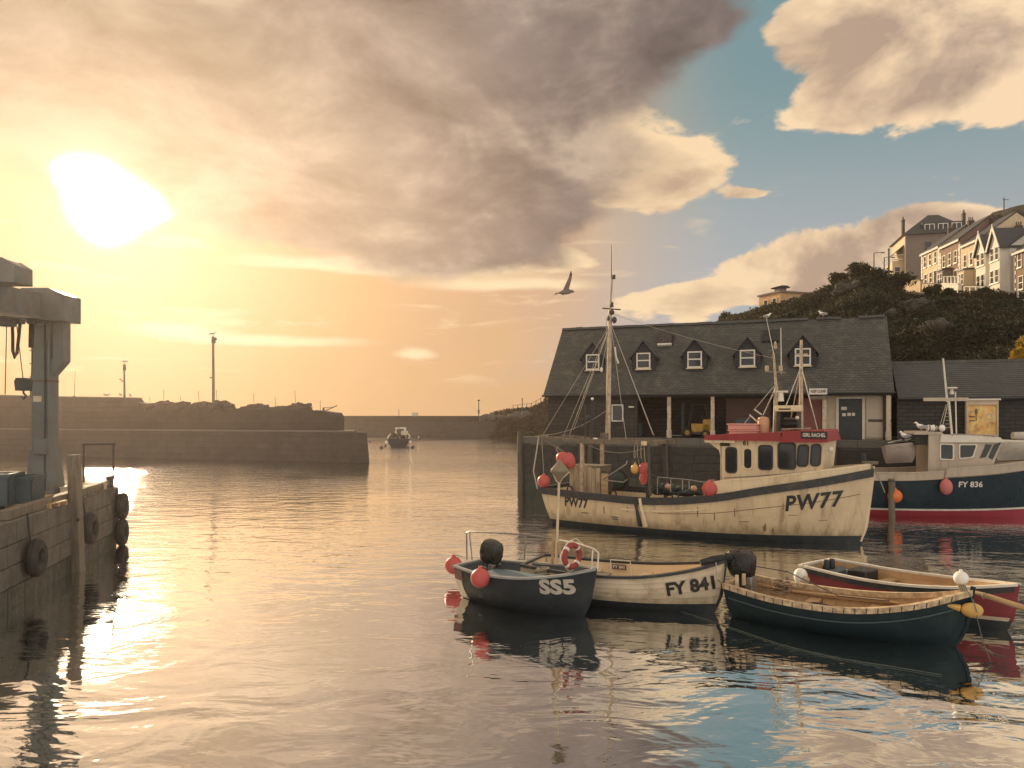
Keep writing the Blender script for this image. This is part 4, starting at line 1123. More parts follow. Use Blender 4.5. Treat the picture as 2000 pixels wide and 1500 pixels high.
# ================================================================== the big cream trawler
FR = Frame((2.6, 32.65), (.849, -.528))
TL = 11.27
tw_sheer = smooth_interp([(0, 1.44), (.2, 1.36), (.4, 1.33), (.58, 1.55), (.73, 1.92), (.87, 2.24), (1.0, 2.58)])
H1 = Hull(TL, 3.95, tw_sheer, draft=1.0, tw=.76, um=.40, p0=2.0, p1=3.9, rake=.42, back=.75, k=3.2, cut=.5)
tr = thing('fishing_trawler', 'large cream fishing boat with red wheelhouse roof and PW77 on its side', 'fishing boat', FR.C, FR.rz)
hl = part('hull', M_HULLC, tr, lambda b: (H1.band(b, lambda u: .20 + .1 * u * u, lambda u: tw_sheer(u) - .02, nu=60, nv=8), H1.transom(b, .20, lambda u: tw_sheer(0) - .02)))
part('boot_top', M_BOOT, tr, lambda b: (H1.band(b, lambda u: -.95, lambda u: .205 + .1 * u * u, nu=60, nv=6, off0=.002), H1.transom(b, -.95, .205, off=.002)))
part('gunwale', M_STRAKE, tr, lambda b: (H1.rail(b, lambda u: tw_sheer(u) - .20, .27, .07, -.06, 0, .995, 60), b.beam(H1.P(0, tw_sheer(0)) + Vector((-.04, 0, -.05)), H1.P(0, tw_sheer(0), 1) + Vector((-.04, 0, -.05)), .14, .22)))
part('rubbing_strip', M_HULLC2, hl, lambda b: H1.rail(b, lambda u: tw_sheer(u) - .46, .055, .035, -.01, .30, .58, 20))
part('rub_post', M_STRAKE, hl, lambda b: [b.beam(H1.S(.355, z, sd, .03), H1.S(.355, z + .16, sd, .03), .13, .1) for sd in (-1, 1) for z in np.arange(.3, tw_sheer(.355) - .1, .15)], smooth=False)
part('rub_post', M_HULLC2, hl, lambda b: [b.beam(H1.S(.372, z, sd, .03), H1.S(.372, z + .16, sd, .03), .15, .1) for sd in (-1, 1) for z in np.arange(.3, tw_sheer(.37) - .08, .15)], smooth=False)
part('stem_bar', M_HULLC2, hl, lambda b: b.tube([H1.P(.992, z) * Vector((1, 0, 1)) if False else Vector((H1.P(.992, z).x + .02, 0, z)) for z in np.linspace(.1, tw_sheer(1) + .15, 9)], .055, 6))
blw = smooth_interp([(.0, tw_sheer(0)), (.55, tw_sheer(.55) + .10), (.575, 2.0), (.73, 2.30), (.87, 2.56), (1.0, 2.80)])
bw = part('bulwark', M_HULLC2, tr, lambda b: (H1.band(b, lambda u: tw_sheer(u) + .05, lambda u: blw(u), .565, .992, 30, 3, -.04), H1.band(b, lambda u: tw_sheer(u) + .05, lambda u: blw(u), .565, .985, 30, 3, -.10)))
part('cap_rail', M_HULLC2, bw, lambda b: H1.rail(b, lambda u: blw(u) - .02, .06, -.02, -.13, .565, .992, 30))
part('breasthook', M_TIMBER, bw, lambda b: b.box((TL + .25, 0, 2.84), (.5, .3, .1)), bevel=.02)
part('bow_post', M_STRAKE, tr, lambda b: b.box((TL + .05, 0, 2.9), (.14, .14, .5)), bevel=.02)
part('deck', M_DECK, tr, lambda b: H1.deck(b, lambda u: tw_sheer(u) - .42 if u < .6 else tw_sheer(u) - .3, .02, .97, 40, .1))
part('inner_bulwark', M_HULLC2, tr, lambda b: H1.band(b, lambda u: tw_sheer(u) - .44, lambda u: tw_sheer(u), .01, .62, 40, 2, -.06))
# lettering
hull_text(H1, 'PW77', M_BLACK, hl, 9.82, 1.50, .74, .022, .86, .12, .02, .1, 1.12)
hull_text(H1, 'PW77', M_BLACK, hl, 1.02, .98, .52, .015, .80, -.03, .02, .05, 1.05)
for (x, z, l_) in ((1.42, .62, .30), (2.75, .56, .3), (2.75, .48, .26)):
    part('draught_mark', M_BLACK, hl, lambda b: b.add([H1.S(u_at(H1, x + a, z + c), z + c, -1, .02) for a, c in ((-l_/2, -.014), (l_/2, -.022), (l_/2, .008), (-l_/2, .016))], [(0, 1, 2, 3)]), smooth=False)
# scrapes and rust runs that have a shape of their own
M_SCR = mat('scrape', (.20, .13, .075), .7, col2=(.3, .2, .12), nscale=8)
for (x, z, w_, h_, ln) in ((7.6, .72, .34, .035, .3), (8.25, .48, .12, .30, .5), (8.5, .42, .08, .2, .5), (10.1, .85, .26, .03, .35), (9.2, 1.02, .3, .025, .2), (6.0, .98, .04, .5, 0), (6.6, .85, .04, .35, 0), (7.3, 1.05, .035, .4, 0), (2.3, .8, .04, .4, 0), (8.9, 1.32, .03, .3, 0), (3.3, .9, .035, .3, 0)):
    pts = [(-.5, -.5 + random.uniform(-.2, .2)), (0, -.3), (.5, -.4 + ln), (.5, .3 + ln), (0.05, .45), (-.5, .2)]
    part('scrape', M_SCR, hl, lambda b: b.add([H1.S(u_at(H1, x + a * w_, z + c * h_), z + c * h_, -1, .012) for a, c in pts], [tuple(range(6))]), smooth=False)
part('plank_seam', M_SCR, hl, lambda b: b.tube([H1.S(u, tw_sheer(u) - .62 + .12 * math.sin(u * 5), -1, .004) for u in np.linspace(.42, .97, 24)], .012, 4))

# ---- wheelhouse
WY = -1.12
a0, a1 = FR.L(1410, 935, WY).x, FR.L(1607, 930, WY).x
zr0 = FR.L(1500, 859, WY).z
zb0 = 1.55
wh = part('wheelhouse', M_HULLC2, tr, lambda b: b.prism([(a0, 1.3), (a0 + 1.5, 1.5), (a1 - .9, 2.0), (a1 - .08, 2.35), (a1 + .05, zr0), (a0, zr0)], WY, -WY, 'xz'), bevel=.04)
zf_, za_ = FR.L(1620, 856, -1.3).z, FR.L(1376, 860, -1.3).z
xf_, xa_ = FR.L(1616, 850, -1.35).x, FR.L(1375, 855, -1.35).x
xm_ = FR.L(1525, 850, -1.35).x
rf = part('roof', M_REDROOF, wh, lambda b: (b.prism([(xa_, zr0 - .02), (xm_ - .02, zr0 - .02), (xm_ - .02, zr0 + .26), (xa_ + .05, zr0 + .13)], -1.34, 1.34, 'xz'),
      b.prism([(xm_, zr0 - .06), (xf_, zr0 - .03), (xf_ - .12, zr0 + .34), (xm_ + .1, zr0 + .32)], -1.38, 1.38, 'xz')), bevel=.02)
part('roof_trim', M_HULLC2, rf, lambda b: b.prism([(xa_ + .02, zr0 - .12), (a0 + .5, zr0 - .12), (a0 + .5, zr0 - .025), (xa_, zr0 - .025)], -1.3, 1.3, 'xz'), bevel=.01)
part('corner_bracket', M_HULLC2, wh, lambda b: b.prism([(a0 - .5, zr0 - .13), (a0 - .01, zr0 - .13), (a0 - .01, zr0 - .75), (a0 - .12, zr0 - .4)], WY, WY + .12, 'xz'), smooth=False)
part('vent', M_DARK, wh, lambda b: b.box((a0 + .12, WY - .03, zr0 - .12), (.34, .05, .26)), smooth=False)
for (p0, p1, t0, t1, mm) in ((1417, 1440, 873, 924, 0), (1451, 1471, 874, 917, 1), (1481, 1510, 869, 918, 0), (1519, 1555, 864, 917, 0), (1557, 1580, 868, 912, 2), (1583, 1604, 867, 911, 2)):
    c0, c1 = FR.L(p0, (t0 + t1) / 2, WY), FR.L(p1, (t0 + t1) / 2, WY)
    zt, zb_ = FR.L((p0 + p1) / 2, t0, WY).z, FR.L((p0 + p1) / 2, t1, WY).z
    round_window(wh, (c0.x + c1.x) / 2, (zt + zb_) / 2, (c1.x - c0.x), zt - zb_, WY, M_FRAME if mm == 0 else M_HULLC2 if mm == 1 else M_FRAME, M_GLASS, .05, .13, .06 if mm == 2 else 0)
lp = FR.L(1457, 866, WY); lettering('81', M_BLACK, wh, lambda u, v: (lp.x + u, WY - .006, lp.z + v), .22, .008)
nb = FR.L(1590, 850, -1.40)
bd = part('name_board', M_BLACK, rf, lambda b: b.box((nb.x, -1.40, nb.z), (.86, .03, .24)), bevel=.01)
lettering('GIRL RACHEL', M_WHITE, bd, lambda u, v: (nb.x + u, -1.42, nb.z + v), .17, .004, .72)
part('grab_rail', M_STEEL, wh, lambda b: b.tube([(a0 + .1, WY - .08, 2.2), (a0 + 1, WY - .08, 2.28), (a1 - .2, WY - .08, 2.55)], .018))
part('searchlight', M_WHITE, wh, lambda b: b.ball(FR.L(1622, 878, -.8), .1))
part('door_post', M_HULLC2, wh, lambda b: b.bb(a0 - .06, a0 - .005, WY, WY + .1, 1.3, zr0 - .03), smooth=False)

# ---- wheelhouse roof gear
zt_ = zr0 + .15
fz = FR.L(1430, 852, -.9)
def fishbox(px, py, w_, lab):
    c = FR.L(px, py, -.8); t = thing('fish_box', lab, 'fish box', FR.W(c), FR.rz, 'pink fish boxes on the wheelhouse roof')
    part('tray', M_PINK, t, lambda b: (b.bb(-w_/2 + .02, w_/2 - .02, -.26, .26, 0, .17),), bevel=.015)
    part('rim', M_PINK, t, lambda b: (b.bb(-w_/2 - .03, w_/2 + .03, -.29, .29, .172, .215),), bevel=.01)
for k, (px, py) in enumerate(((1455, 851), (1453, 839))): fishbox(px, py, 1.06, ('lower', 'upper')[k] + ' pale pink fish box on the red wheelhouse roof')
dp = FR.L(1491, 850, -.5)
t = thing('plastic_drum', 'orange plastic drum behind the pink fish boxes on the red roof', 'drum', FR.W(dp), 0)
part('body', mat('drum_orange', (.62, .34, .20), .5), t, lambda b: b.lathe([(.0, 0), (.19, 0), (.21, .05), (.2, .3), (.21, .55), (.17, .64), (.06, .68), (.0, .68)], n=16))
part('cap', M_BLACK, t, lambda b: b.cyl((0, 0, .68), (0, 0, .73), .05))
# roof mast with aerials
def pole(name, parent, m, p0, p1, r0, r1=None, n=8): return part(name, m, parent, lambda b: b.cyl(p0, p1, r0, r1, n))
yM = -.2
mb_, mt_ = FR.L(1514, 838, yM), FR.L(1516, 755, yM)
am = part('aerial_mast', M_MAST, wh, lambda b: (b.cyl((mb_.x, yM, zr0 + .25), mt_, .085, .07, 10), b.cyl(mt_, FR.L(1511, 690, yM), .05, .035, 8)))
pole('whip_aerial', am, M_WHITE, FR.L(1511, 690, yM), FR.L(1497, 622, yM), .014, .008, 5)
pole('whip_aerial', am, M_WHITE, FR.L(1526, 730, yM), FR.L(1525, 640, yM), .022, .014, 6)
part('aerial_cone', M_MAST, am, lambda b: b.cyl(FR.L(1515, 681, yM), FR.L(1514, 667, yM), .06, .03, 8))
part('spreader', M_STEEL, am, lambda b: b.cyl(FR.L(1496, 726, yM), FR.L(1533, 728, yM), .022))
for px in (1498, 1525): part('deck_lamp', M_MAST, am, lambda b: b.box(FR.L(px, 720, yM), (.12, .12, .22)), bevel=.02)
part('radar', M_WHITE, am, lambda b: (b.box(FR.L(1527, 765, yM), (.42, .16, .07)), b.cyl(FR.L(1525, 784, yM), FR.L(1525, 767, yM), .12, .09)), bevel=.015)
part('stay', M_STEEL, am, lambda b: b.cyl(FR.L(1516, 756, yM), FR.L(1474, 848, yM), .022))
part('stay', M_STEEL, am, lambda b: b.cyl(FR.L(1514, 752, yM), FR.L(1472, 802, yM - .3), .016))
part('stay', M_STEEL, am, lambda b: b.cyl(FR.L(1466, 812, yM - .3), FR.L(1450, 832, yM - .3), .016))
part('step', M_WHITE, am, lambda b: b.beam(FR.L(1464, 810, yM - .3), FR.L(1478, 823, yM - .3), .04, .04), smooth=False)
part('step', M_WHITE, am, lambda b: b.beam(FR.L(1474, 800, yM - .3), FR.L(1488, 810, yM - .3), .04, .04), smooth=False)
# A frame mast
yA = .3
at_, ab_ = FR.L(1565, 664, yA), FR.L(1564, 836, yA)
af = part('wooden_mast', M_MAST, wh, lambda b: b.cyl(Vector((ab_.x, yA, zr0 + .2)), at_, .09, .05, 9))
part('crosstree', M_MAST, af, lambda b: b.beam(FR.L(1553, 692, yA), FR.L(1577, 692, yA), .05, .06), smooth=False)
for (px, py, y2) in ((1535, 793, -.7), (1597, 840, -.9), (1541, 836, 1.0)):
    pole('stay', af, M_WIRE, FR.L(1565, 716, yA), FR.L(px, py, y2), .018)
rb = FR.L(1541, 798, -.35)
gy = part('instrument_box', M_HULLC2, wh, lambda b: b.box(rb, (.88, .5, .22)), bevel=.03)
part('box_slot', M_BLACK, gy, lambda b: b.box(rb + Vector((-.1, -.252, -.02)), (.4, .02, .05)), smooth=False)
part('box_leg', M_IRON, gy, lambda b: b.box((rb.x - .35, rb.y, (rb.z - .11 + zr0 + .3) / 2), (.08, .3, rb.z - .12 - zr0 - .3)), smooth=False)
part('box_leg', M_IRON, gy, lambda b: b.box((rb.x + .35, rb.y, (rb.z - .11 + zr0 + .3) / 2), (.08, .3, rb.z - .12 - zr0 - .3)), smooth=False)
part('liferaft', M_BLACK, wh, lambda b: b.cyl((rb.x - .25, .1, zr0 + .55), (rb.x + .3, .1, zr0 + .55), .24, .24, 14))
part('floodlight', M_WHITE, gy, lambda b: b.ball(FR.L(1557, 816, -.5), .07))
part('coiled_rope', M_ROPE, rf, lambda b: [b.torus((xm_ + .1 + .22 * k, -1.0 + .1 * (k % 2), zr0 + .38 + .01 * k), .14, .03, 14, 6) for k in range(4)])

# ---- after mast, gantry and the wooden locker
yG = -.95
g0, g1 = FR.L(1055, 853, yG), FR.L(1284, 866, yG)
gm = FR.L(1130, 861, yG)
gan = part('gantry', M_TIMBER, tr, lambda b: (b.beam(g0, gm, .12, .12), b.beam(gm, g1, .16, .18), b.beam(g0 * Vector((1, -1, 1)), gm * Vector((1, -1, 1)), .12, .12), b.beam(gm * Vector((1, -1, 1)), g1 * Vector((1, -1, 1)), .16, .18),
      b.beam((gm.x, yG, gm.z), (gm.x, -yG, gm.z), .14, .14), b.beam((g1.x - .4, yG, g1.z), (g1.x - .4, -yG, g1.z), .14, .14)), smooth=False)
for px, zb_ in ((1137, .95), (1266, .95)):
    for sy in (1, -1):
        q = FR.L(px, 900, yG).x
        part('gantry_leg', M_MAST if px == 1137 else M_IRON, gan, lambda b: b.beam((q, yG * sy, zb_), (q - (.08 if px > 1200 else 0), yG * sy, g1.z - .05), .17 if px == 1137 else .12, .12), smooth=False)
part('gantry_strut', M_TIMBER, gan, lambda b: b.beam(FR.L(1056, 855, yG), FR.L(1100, 882, yG), .06, .06), smooth=False)
part('end_block', M_HULLC2, gan, lambda b: b.box(FR.L(1258, 866, yG - .12), (.22, .1, .16)), bevel=.01)
part('brace', M_STEEL, gan, lambda b: (b.tube([FR.L(1178, 936, -1.2), FR.L(1224, 906, -1.2), FR.L(1225, 900, -1.2)], .03, 6),))
part('brace', M_STEEL, gan, lambda b: b.tube([FR.L(1180, 938, -1.2), FR.L(1218, 942, -1.2), FR.L(1226, 936, -1.2)], .03, 6))
yS = -.3
s0, s1, s2, s3 = FR.L(1187, 858, yS), FR.L(1192, 605, yS), FR.L(1196, 540, yS), FR.L(1194, 478, yS)
mm_ = part('mast', M_MAST, tr, lambda b: (b.cyl((s0.x, yS, gm.z - .1), s1, .105, .075, 12), b.tube([s1, s2], [.05, .035], 8)))
part('mast_step', M_TIMBER, mm_, lambda b: b.box((s0.x - .1, yS, gm.z + .15), (.35, .3, .35)), bevel=.02)
pole('whip_aerial', mm_, M_IRON, FR.L(1194, 545, yS), s3, .022, .012, 6)
part('mast_lamp', M_IRON, mm_, lambda b: b.cyl(FR.L(1199, 545, yS), FR.L(1199, 537, yS), .07, .07))
part('crosstree', M_IRON, mm_, lambda b: b.beam(FR.L(1177, 602, yS), FR.L(1212, 605, yS), .05, .05), smooth=False)
part('block', M_IRON, mm_, lambda b: (b.ball(FR.L(1195, 610, yS), .11), b.ball(FR.L(1190, 622, yS), .1, (1, 1, 1.4)), b.ball(FR.L(1200, 625, yS), .1, (1, 1, 1.4))))
part('truck', M_IRON, mm_, lambda b: b.cyl(FR.L(1195, 600, yS), FR.L(1196, 590, yS), .08, .04))
part('halyard', M_WIRE, mm_, lambda b: b.cyl(FR.L(1184, 620, yS), FR.L(1184, 855, yS - .15), .012, n=5))
for (px, py, y2) in ((1100, 853, -.95), (1112, 850, .95), (1060, 850, -.6), (1120, 840, -.95), (1275, 848, -.95), (1278, 852, .95), (1223, 858, -.95)):
    pole('stay', mm_, M_WIRE, FR.L(1193, 632, yS), FR.L(px, py, y2), .011, n=5)
part('forestay', M_WIRE, mm_, lambda b: b.tube(sag(FR.L(1194, 612, yS), FR.L(1513, 700, yM), .12, 10), .008, 4))
part('tackle', M_WHITE, mm_, lambda b: b.ball(FR.L(1175, 722, yS - .2), .07, (.8, .8, 1.5)))
part('tackle_line', M_WIRE, mm_, lambda b: b.cyl(FR.L(1190, 640, yS), FR.L(1175, 720, yS - .2), .012, n=5))
part('tackle', M_WHITE, mm_, lambda b: b.tube([FR.L(1201, 678, yS), FR.L(1203, 696, yS), FR.L(1208, 710, yS)], .035, 6))
# hand winch and lamps on the gantry top
part('hauler', M_IRON, gan, lambda b: (b.cyl(FR.L(1143, 862, yG), FR.L(1143, 792, yG), .03, .025), b.cyl(FR.L(1152, 862, yG), FR.L(1157, 780, yG), .025), b.cyl(FR.L(1155, 862, yG), FR.L(1161, 785, yG), .02), b.ball(FR.L(1149, 815, yG), .1), b.torus(FR.L(1136, 825, yG), .18, .02, 16, 5, MX)))
part('lamp', M_WHITE, gan, lambda b: (b.ball(FR.L(1157, 779, yG), .06),))
part('lamp', M_WHITE, gan, lambda b: b.ball(FR.L(1163, 858, yG), .08, (1.3, 1, .8)))
part('line_guard', M_WIRE, gan, lambda b: b.tube([FR.L(1052, 855, -1.0), FR.L(1042, 920, -1.1), FR.L(1050, 955, -1.25)], .03, 6))
# locker of upright boards
lx0, lx1 = FR.L(1112, 930, -.9).x, FR.L(1172, 930, -.9).x
lz0, lz1 = FR.L(1140, 962, -.9).z, FR.L(1140, 908, -.9).z
lk_ = thing('deck_locker', 'pale upright boarded locker on the cream boat stern', 'locker', FR.W(((lx0 + lx1) / 2, -.35, .98)), FR.rz)
n_b = 7; wL = lx1 - lx0
for k in range(n_b):
    part('board', mat('locker_board', (.46, .36, .24), .75, col2=(.28, .21, .14), nscale=5, namt=.9, wood=(1, 1, .2), dirt=(.14, .10, .07), dirt_amt=.6, dirt_scale=3), lk_, lambda b: b.bb(-wL/2 + wL * k / n_b + .008, -wL/2 + wL * (k + 1) / n_b - .008, -.55 - random.uniform(0, .012), -.5, 0, lz1 - .98 + random.uniform(-.14, .05)), smooth=False)
part('case', M_TIMBER, lk_, lambda b: b.bb(-wL/2, wL/2, -.5, .5, 0, lz1 - 1.05), smooth=False)
part('lid', M_TIMBER, lk_, lambda b: b.bb(-wL/2 - .03, wL/2 + .03, -.49, .52, lz1 - 1.048, lz1 - 1.0), bevel=.01)
part('side_panel', M_PLANK, lk_, lambda b: b.bb(wL/2 + .02, wL/2 + .32, -.5, -.44, -.1, lz1 - 1.3), smooth=False)
# net rails amidships
def rails(b):
    pts = [FR.L(px, py, -1.62) for px, py in ((1284, 932), (1310, 934), (1345, 937), (1375, 942), (1398, 938))]
    b.tube(pts, .022, 6)
    for px, p0, p1 in ((1284, 932, 965), (1310, 934, 962), (1333, 936, 958), (1346, 937, 955), (1375, 942, 962)):
        b.cyl(FR.L(px, p0, -1.62), FR.L(px, p1, -1.62), .02)
part('side_rail', M_STEEL, tr, rails)
def heap(b, c, w, d, h, n=26):
    for _ in range(n):
        b.ball(Vector(c) + Vector((random.uniform(-w, w), random.uniform(-d, d), random.uniform(0, h))), random.uniform(.10, .2), (1.2, 1, .7), 8, 6)
t = thing('net_heap', 'dark heaped fishing net on the cream boat deck behind the side rail', 'net', FR.W(FR.L(1330, 960, -.6)), FR.rz)
part('netting', mat('dark_net', (.03, .045, .05), .9, nscale=20, bump=.02), t, lambda b: heap(b, (0, 0, -.1), .95, .5, .28, 46))
for q_ in ((-.35, -.5, .22), (.7, -.55, .2)): part('float', mat('net_float', (.6, .36, .28), .6), t, lambda b: b.ball(q_, .11))
part('pot_hauler', M_IRON, tr, lambda b: (b.cyl(FR.L(1266, 868, -1.5), FR.L(1270, 968, -1.75), .05, .06), b.torus(FR.L(1246, 905, -1.3), .2, .045, 18, 6, MX), b.tube([FR.L(1272, 925, -1.8), FR.L(1288, 935, -1.8), FR.L(1285, 952, -1.8), FR.L(1278, 955, -1.8)], .02)))
part('hoses', M_ROPE, tr, lambda b: [b.tube([FR.L(1240 + 6 * k, 866, -1.0), FR.L(1238 + 7 * k, 890, -1.05), FR.L(1243 + 6 * k, 908, -1.1)], .02, 5) for k in range(4)])
# buoys hung about the boat
buoy(FR.W(FR.L(1062, 940, -1.45)), .27, M_BUOY, 'red round buoy hanging off the cream boat stern corner', FR.W(FR.L(1058, 858, -1.0)))
buoy(FR.W(FR.L(1386, 955, -1.98)), .27, M_BUOY, 'red round buoy on the cream boat side below its wheelhouse', FR.W(FR.L(1398, 938, -1.7)))
t = thing('buoy_bag', 'large red inflated buoy hanging under the gantry at the stern', 'buoy', FR.W(FR.L(1103, 900, -1.25)), FR.rz)
part('float', M_BUOY, t, lambda b: (b.ball((-.02, 0, .06), .34, (1.1, .8, .85), 18, 12, Matrix.Rotation(.5, 3, 'Y')), b.ball((.22, .05, .02), .25, (.85, .8, 1.35), 14, 10, Matrix.Rotation(-.25, 3, 'Y'))))
part('lanyard', M_ROPE, t, lambda b: b.tube([(-.2, -.1, .3), (-.35, -.1, .45), (-.3, 0, .6)], .02, 5))
t = thing('oilskins', 'red oilskins hanging from the gantry leg beside an orange float', 'oilskins', FR.W(FR.L(1254, 925, -1.3)), FR.rz)
part('jacket', M_BUOY, t, lambda b: (b.ball((.05, 0, .17), .2, (.9, .6, 1.3), 14, 10), b.ball((.16, .0, .26), .13, (1, .7, 1.4), 12, 8)))
part('trousers', M_BUOY, t, lambda b: (b.tube([(.06, 0, 0), (.0, -.02, -.2), (.06, 0, -.42)], [.12, .11, .08], 10), b.tube([(.14, 0, .0), (.12, .03, -.2), (.1, .03, -.38)], [.1, .09, .07], 10)))
buoy(FR.W(FR.L(1240, 916, -1.35)), .16, mat('ochre_float', (.70, .42, .12), .5), 'small ochre float beside the red oilskins', FR.W(FR.L(1242, 880, -1.1)), 1.2)
part('net_drum', M_IRON, tr, lambda b: (b.cyl((1.75, -.75, 1.75), (1.75, .75, 1.75), .2, .2, 12), b.cyl((1.75, -.8, 1.75), (1.75, -.74, 1.75), .48, .48, 18), b.cyl((1.75, .74, 1.75), (1.75, .8, 1.75), .48, .48, 18)))
part('wound_net', mat('green_net', (.035, .06, .05), .95, nscale=14, bump=.03), tr, lambda b: b.lathe([(.2, -.72), (.36, -.65), (.40, 0), (.35, .65), (.2, .72)], (1.75, 0, 1.75), 16, MX))
for k, (x_, y_) in enumerate(((3.0, -1.1), (3.7, -1.25), (5.3, -1.2))):
    part('rope_coil', M_ROPE if k != 1 else M_BLUEROPE, tr, lambda b: [b.torus((x_ + random.uniform(-.02, .02), y_, .98 + .04 * q), .22 - .012 * q, .024, 16, 5) for q in range(5)])
part('gear_line', M_WIRE, gan, lambda b: b.tube(sag(g0 + Vector((0, 0, .06)), FR.L(1187, 800, yS), .25, 10), .010, 4))
part('gear_line', M_WIRE, gan, lambda b: b.tube(sag(FR.L(1137, 862, yG), FR.L(1266, 872, yG), .35, 10), .012, 4))
part('fish_tray', M_BUOYW, tr, lambda b: b.bb(4.9, 5.7, -.9, -.4, .95, 1.2), bevel=.02)
for (u_, s_) in ((.12, -1), (.28, -1), (.48, -1)):
    part('rail_tyre', M_RUBBER, tr, lambda b: b.torus(H1.S(u_, tw_sheer(u_) + .12, s_, -.04), .12, .03, 12, 6, MX))
# mooring lines from the bow
part('mooring_line', M_ROPE, tr, lambda b: b.tube(sag((TL + .3, -.1, 2.75), FR.L(1728, 962, .1), -.1, 8), .018, 5))

# ================================================================== the navy boat behind
F2 = Frame((13.93, 36.05), (.962, -.27))
sh2 = smooth_interp([(0, 1.62), (.4, 1.64), (.6, 1.78), (.8, 1.95), (1, 2.2)])
H2 = Hull(8.7, 3.2, sh2, draft=.9, tw=.85, um=.4, p0=1.8, p1=3.0, rake=.9, back=.15, k=3.2, cut=.4)
M_NAVY = mat('navy_hull', (.010, .022, .034), .35, col2=(.016, .034, .046), nscale=1.5, dirt=(.03, .05, .055), dirt_amt=.4, dirt_scale=2, spec=.2)
M_BEIGE = mat('beige_paint', (.50, .42, .33), .55, col2=(.42, .35, .28), nscale=2.5, dirt=(.24, .18, .12), dirt_amt=.4, streak=True, dirt_scale=1.6)
M_REDB = mat('red_antifoul', (.34, .035, .055), .55, col2=(.26, .03, .05), nscale=2)
nv = thing('navy_boat', 'navy blue fishing boat with beige wheelhouse, red waterline and FY 836', 'fishing boat', F2.C, F2.rz)
h2 = part('hull', M_NAVY, nv, lambda b: (H2.band(b, lambda u: .36 + .12 * u * u, lambda u: sh2(u), nu=50, nv=7), H2.transom(b, .36, lambda u: sh2(0))))
part('waterline_stripe', M_WHITE, h2, lambda b: H2.band(b, lambda u: .28 + .12 * u * u, lambda u: .365 + .12 * u * u, nu=50, nv=1, off0=.003))
part('antifouling', M_REDB, nv, lambda b: (H2.band(b, lambda u: -.85, lambda u: .285 + .12 * u * u, nu=50, nv=5, off0=.001), H2.transom(b, -.85, .36)))
bt2 = lambda u: sh2(u) + (.30 if u < .56 else .34)
bl2 = part('bulwark', M_BEIGE, nv, lambda b: (H2.band(b, lambda u: sh2(u) - .02, bt2, 0, .558, 24, 2, .02), H2.band(b, lambda u: sh2(u) + .05, lambda u: bt2(u) + .06, .562, .992, 24, 2, .025),
      H2.band(b, lambda u: sh2(u) - .3, bt2, 0, .99, 30, 2, -.08)))
part('cap_rail', M_BEIGE, bl2, lambda b: (H2.rail(b, bt2, .05, .05, -.1, 0, .557, 24), H2.rail(b, lambda u: bt2(u) + .06, .05, .05, -.1, .563, .99, 24)))
part('deck', M_DECK, nv, lambda b: H2.deck(b, lambda u: sh2(u) - .2, .01, .97, 30, .08))
hull_text(H2, 'FY 836', M_WHITE, h2, F2.L(1894, 947, -1.55).x, F2.L(1894, 947, -1.55).z, .33, .008, 1.05, .01, .015)
W2 = -1.15
def q2(px, py): v = F2.L(px, py, W2); return (v.x, v.z)
cab = part('wheelhouse', M_BEIGE, nv, lambda b: b.prism([q2(1814, 930), q2(1932, 925), q2(1957, 862), q2(1840, 862), q2(1838, 848), q2(1815, 848)], W2, -W2, 'xz'), bevel=.03)
part('roof', M_WHITE, cab, lambda b: b.prism([q2(1836, 863), q2(1960, 863), q2(1952, 855), q2(1870, 852), q2(1838, 851)], W2 - .08, -W2 + .08, 'xz'), bevel=.02)
part('upper_roof', M_BEIGE, cab, lambda b: b.prism([q2(1785, 848), q2(1842, 848), q2(1838, 844), q2(1790, 844)], W2 - .05, -W2 + .05, 'xz'), bevel=.015)
part('canopy_support', M_DARK, cab, lambda b: b.prism([q2(1788, 870), q2(1812, 868), q2(1812, 850), q2(1786, 850)], W2 + .1, W2 + .15, 'xz'), smooth=False)
for poly in (((1835, 898), (1863, 899), (1863, 867), (1835, 866)), ((1872, 897), (1901, 894), (1910, 867), (1872, 867))):
    pts = [q2(*p) for p in poly]; cx = sum(p[0] for p in pts) / 4; cz = sum(p[1] for p in pts) / 4
    loc = [(p[0] - cx, p[1] - cz) for p in pts]
    # round the corners a little
    rp = []
    for i in range(4):
        a, b_, c = Vector(loc[i - 1]), Vector(loc[i]), Vector(loc[(i + 1) % 4])
        for k in range(5):
            t_ = k / 4; p0_ = b_.lerp(a, .14 * (1 - t_)); p1_ = b_.lerp(c, .14 * t_); rp.append(tuple(p0_.lerp(p1_, t_)))
    round_window(cab, cx, cz, pts[1][0] - pts[0][0], pts[2][1] - pts[1][1], W2, M_WHITE, glass_mat('green_glass', (.02, .035, .03)), .05, .1, 0, rp)
for poly in (((1913, 895), (1925, 893), (1938, 868), (1925, 868)), ((1930, 893), (1938, 898), (1955, 864), (1941, 868))):
    part('front_window', M_GLASS, cab, lambda b: b.add([(q2(*p)[0], W2 - .02, q2(*p)[1]) for p in poly], [(0, 1, 2, 3)]), smooth=False)
